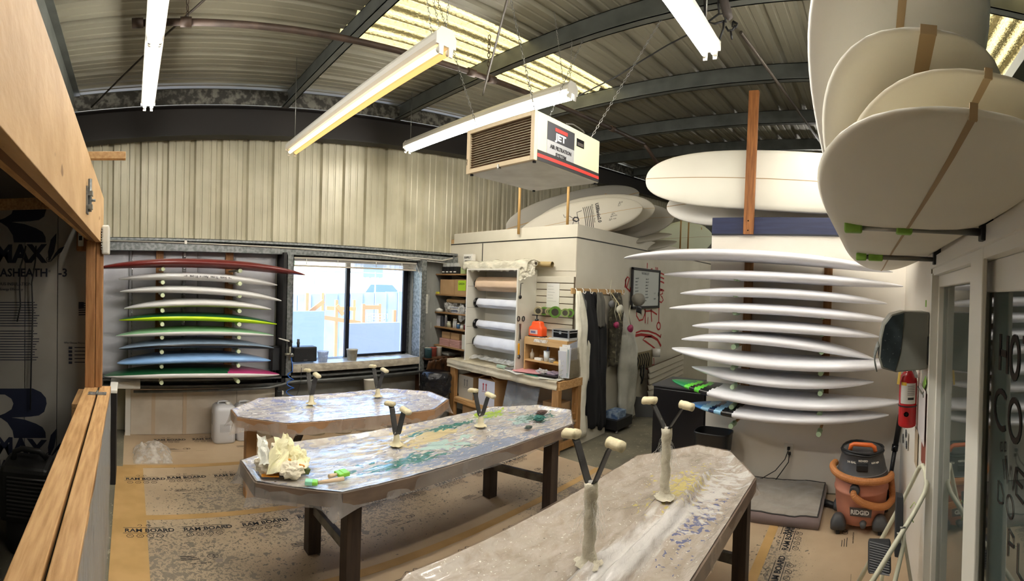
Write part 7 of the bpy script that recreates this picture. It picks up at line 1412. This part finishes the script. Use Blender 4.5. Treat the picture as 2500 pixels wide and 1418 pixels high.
brush('wide brush with green ferrule lying crosswise nearest the table edge', q(839, 1168), q(776, 1178), q(745, 1176), .045, 1); brush('wide green brush lying behind the first, handle towards the rags', q(803, 1163), q(822, 1158), q(848, 1152), .065, 0)
for px, py, c, r, lb in ((1316, 1026, '#1f5f56', (.05, .035, .022), 'dark teal rag blob near the far end of the middle table'), (1322, 1010, '#4c3a36', (.06, .03, .015), 'brown crumpled scrap near the far end of the middle table'), (1290, 1046, '#3c4a44', (.035, .02, .012), 'small dark scrap on the right of the middle table')): ragat(px, py, r, mat('sc'+c, c, .4), lb, px*.01, 'resin_scrap')
# ================================================================== OUTSIDE THE WINDOW
og = S('ground_outside', MB().box(-6, 30, 5.7, 60, -.3, -.1), mat('yard', '#cfc5b4', .9))
ct_ = thing('blue_container', 'pale blue steel wall standing in the yard outside the window', 'wall', (6, 10, -.1)); M_cb = mat('yard_blue', '#95a8d8', .6, col2='#a7b6dc', ns=2)
for k in range(40): x = -1+k*.35; MB().box(x, x+.33, 10.4+.03*(k % 2), 10.5, -.1, 1.30+.012*k).build('sheet', M_cb, ct_)
for k, (px0_, px1_, y0_, y1_, d_) in enumerate(((697, 790, 760, 860, 7.3), (845, 975, 790, 850, 7.0))):
    a = at(px0_, y0_, Y=d_); b = at(px1_, y1_, Y=d_); tag(MB().box(a.x, b.x, d_, d_+.1, -.1, a.z).build('yard_hoarding', mat('yard_panel%d' % k, ('#a9bfe2', '#adb9d6')[k], .6)), ('light blue boarding close outside the left pane', 'pale blue low boarding close outside the right pane')[k], 'hoarding')
M_yp = mat('yard_post', '#d2a068', .7)
tf = thing('timber_frame', 'unfinished frame of pale timber posts and rails in the yard outside', 'frame', (5, 8.3, -.1))
for px, y0_, d_ in ((751, 715, 8.4), (789, 715, 9.2), (823, 732, 8.6), (866, 732, 9.3), (889, 742, 7.8), (928, 742, 8.2), (965, 757, 7.7)):
    a = at(px, y0_, Y=d_); MB().box(a.x-.03, a.x+.03, d_, d_+.06, -.1, a.z).build('post', M_yp, tf)
for p_, q_, d_ in (((748, 768), (890, 790), 8.2), ((889, 750), (928, 750), 8.0), ((797, 752), (868, 754), 9.0), ((752, 765), (790, 735), 8.5), ((822, 745), (838, 768), 8.6)):
    MB().beam(at(*p_, Y=d_), at(*q_, Y=d_), .05, .08).build('rail', M_yp, tf)
wg = thing('wire_grid', 'white wire grid hanging on the timber frame outside', 'grid', at(920, 780, Y=7.9))
for k in range(8): MB().tube([at(897+k*7, 765, Y=7.9), at(897+k*7, 800-3*k, Y=7.9)], .006, 4).build('wire', M_plainwhite, wg)
for k in range(6): MB().tube([at(897, 766+k*6.5, Y=7.9), at(948-4*k, 767+k*6.5, Y=7.9)], .006, 4).build('wire', M_plainwhite, wg)
def truck(label, x, y, L_, h, c):
    o = thing('parked_truck', label, 'truck', (x, y, -.1), 'vehicles parked beyond the yard'); m_ = mat('truck'+c, c, .3)
    MB().prism([(x, y, .25), (x+L_, y, .25), (x+L_, y, h*.65), (x+L_*.82, y, h*.7), (x+L_*.7, y, h), (x+L_*.38, y, h), (x+L_*.28, y, h*.62), (x, y, h*.58)], (0, 1.7, 0)).build('body', m_, o, bevel=.05)
    MB().prism([(x+L_*.68, y-.01, h*.95), (x+L_*.42, y-.01, h*.95), (x+L_*.35, y-.01, h*.68), (x+L_*.78, y-.01, h*.68)], (0, .01, 0)).build('side_window', mat('truck_glass', '#56707c', .1), o)
    for q_ in (.18, .8): MB().lathe([(.33, 0), (.33, .2), (0, .2)], (x+L_*q_, y-.05, .25), 18, axis='Y').build('wheel', mat('tyre', '#3a3a3c', .8), o)
truck('white pickup seen through the left pane', 10.2, 22, 5.2, 1.75, '#e4e6ea'); truck('white van seen through the right pane', 15.8, 22, 5.0, 2.2, '#e9ebee')
yb_ = thing('corrugated_building', 'grey corrugated building beyond the vehicles', 'building', (26, 34, -.1)); MB().box(17.5, 30, 34, 34.5, -.1, 5.6).build('wall', mat('far_metal', '#c3c9cf', .5), yb_)
for k in range(26): MB().box(17.6+k*.47, 17.75+k*.47, 33.93, 34, -.1, 5.6).build('rib', mat('far_rib', '#9aa2ab', .5), yb_)
MB().box(18.4, 20.2, 33.9, 34, 2.2, 4.6).build('window', mat('far_win', '#6f8796', .3), yb_)
fn = thing('chain_link_fence', 'chain link fence posts and rail crossing the yard', 'fence', (12, 16, -.1))
for k in range(6): MB().tube([(4+k*2.6, 16, -.1), (4+k*2.6, 16, 2.2)], .03, 6).build('post', M_al, fn)
MB().tube([(4, 16, 2.15), (17, 16, 2.15)], .025, 6).build('top_rail', M_al, fn)
bk_ = MB().grid(lambda u, v: (2+6*u, 12+3*v, -.1+1.3*v+.15*noise.noise((u*6, v*3, 1))), 20, 8); tag(bk_.build('earth_bank', mat('earth', '#8a7a66', .9, col2='#6d5f4d', ns=6)), 'brown earth bank in the yard seen through the left pane', 'bank')
tr_ = thing('green_tree', 'green tree beyond the yard at the left edge of the window', 'tree', (6.3, 20, -.1)); b_ = bmesh.new(); bmesh.ops.create_icosphere(b_, subdivisions=4, radius=1); MB().add([(6.4+v.co.x*.75*(1+.4*noise.noise(v.co*3)), 20+v.co.y*.8, 2.6+v.co.z*1.9*(1+.3*noise.noise(v.co*4))) for v in b_.verts], [tuple(v.index for v in f.verts) for f in b_.faces]).build('crown', mat('leaf', '#4d7a34', .8, col2='#7aa05a', ns=5), tr_); b_.free(); MB().tube([(6.4, 20, -.1), (6.4, 20, 1.2)], .12, 8).build('trunk', M_pipe, tr_)
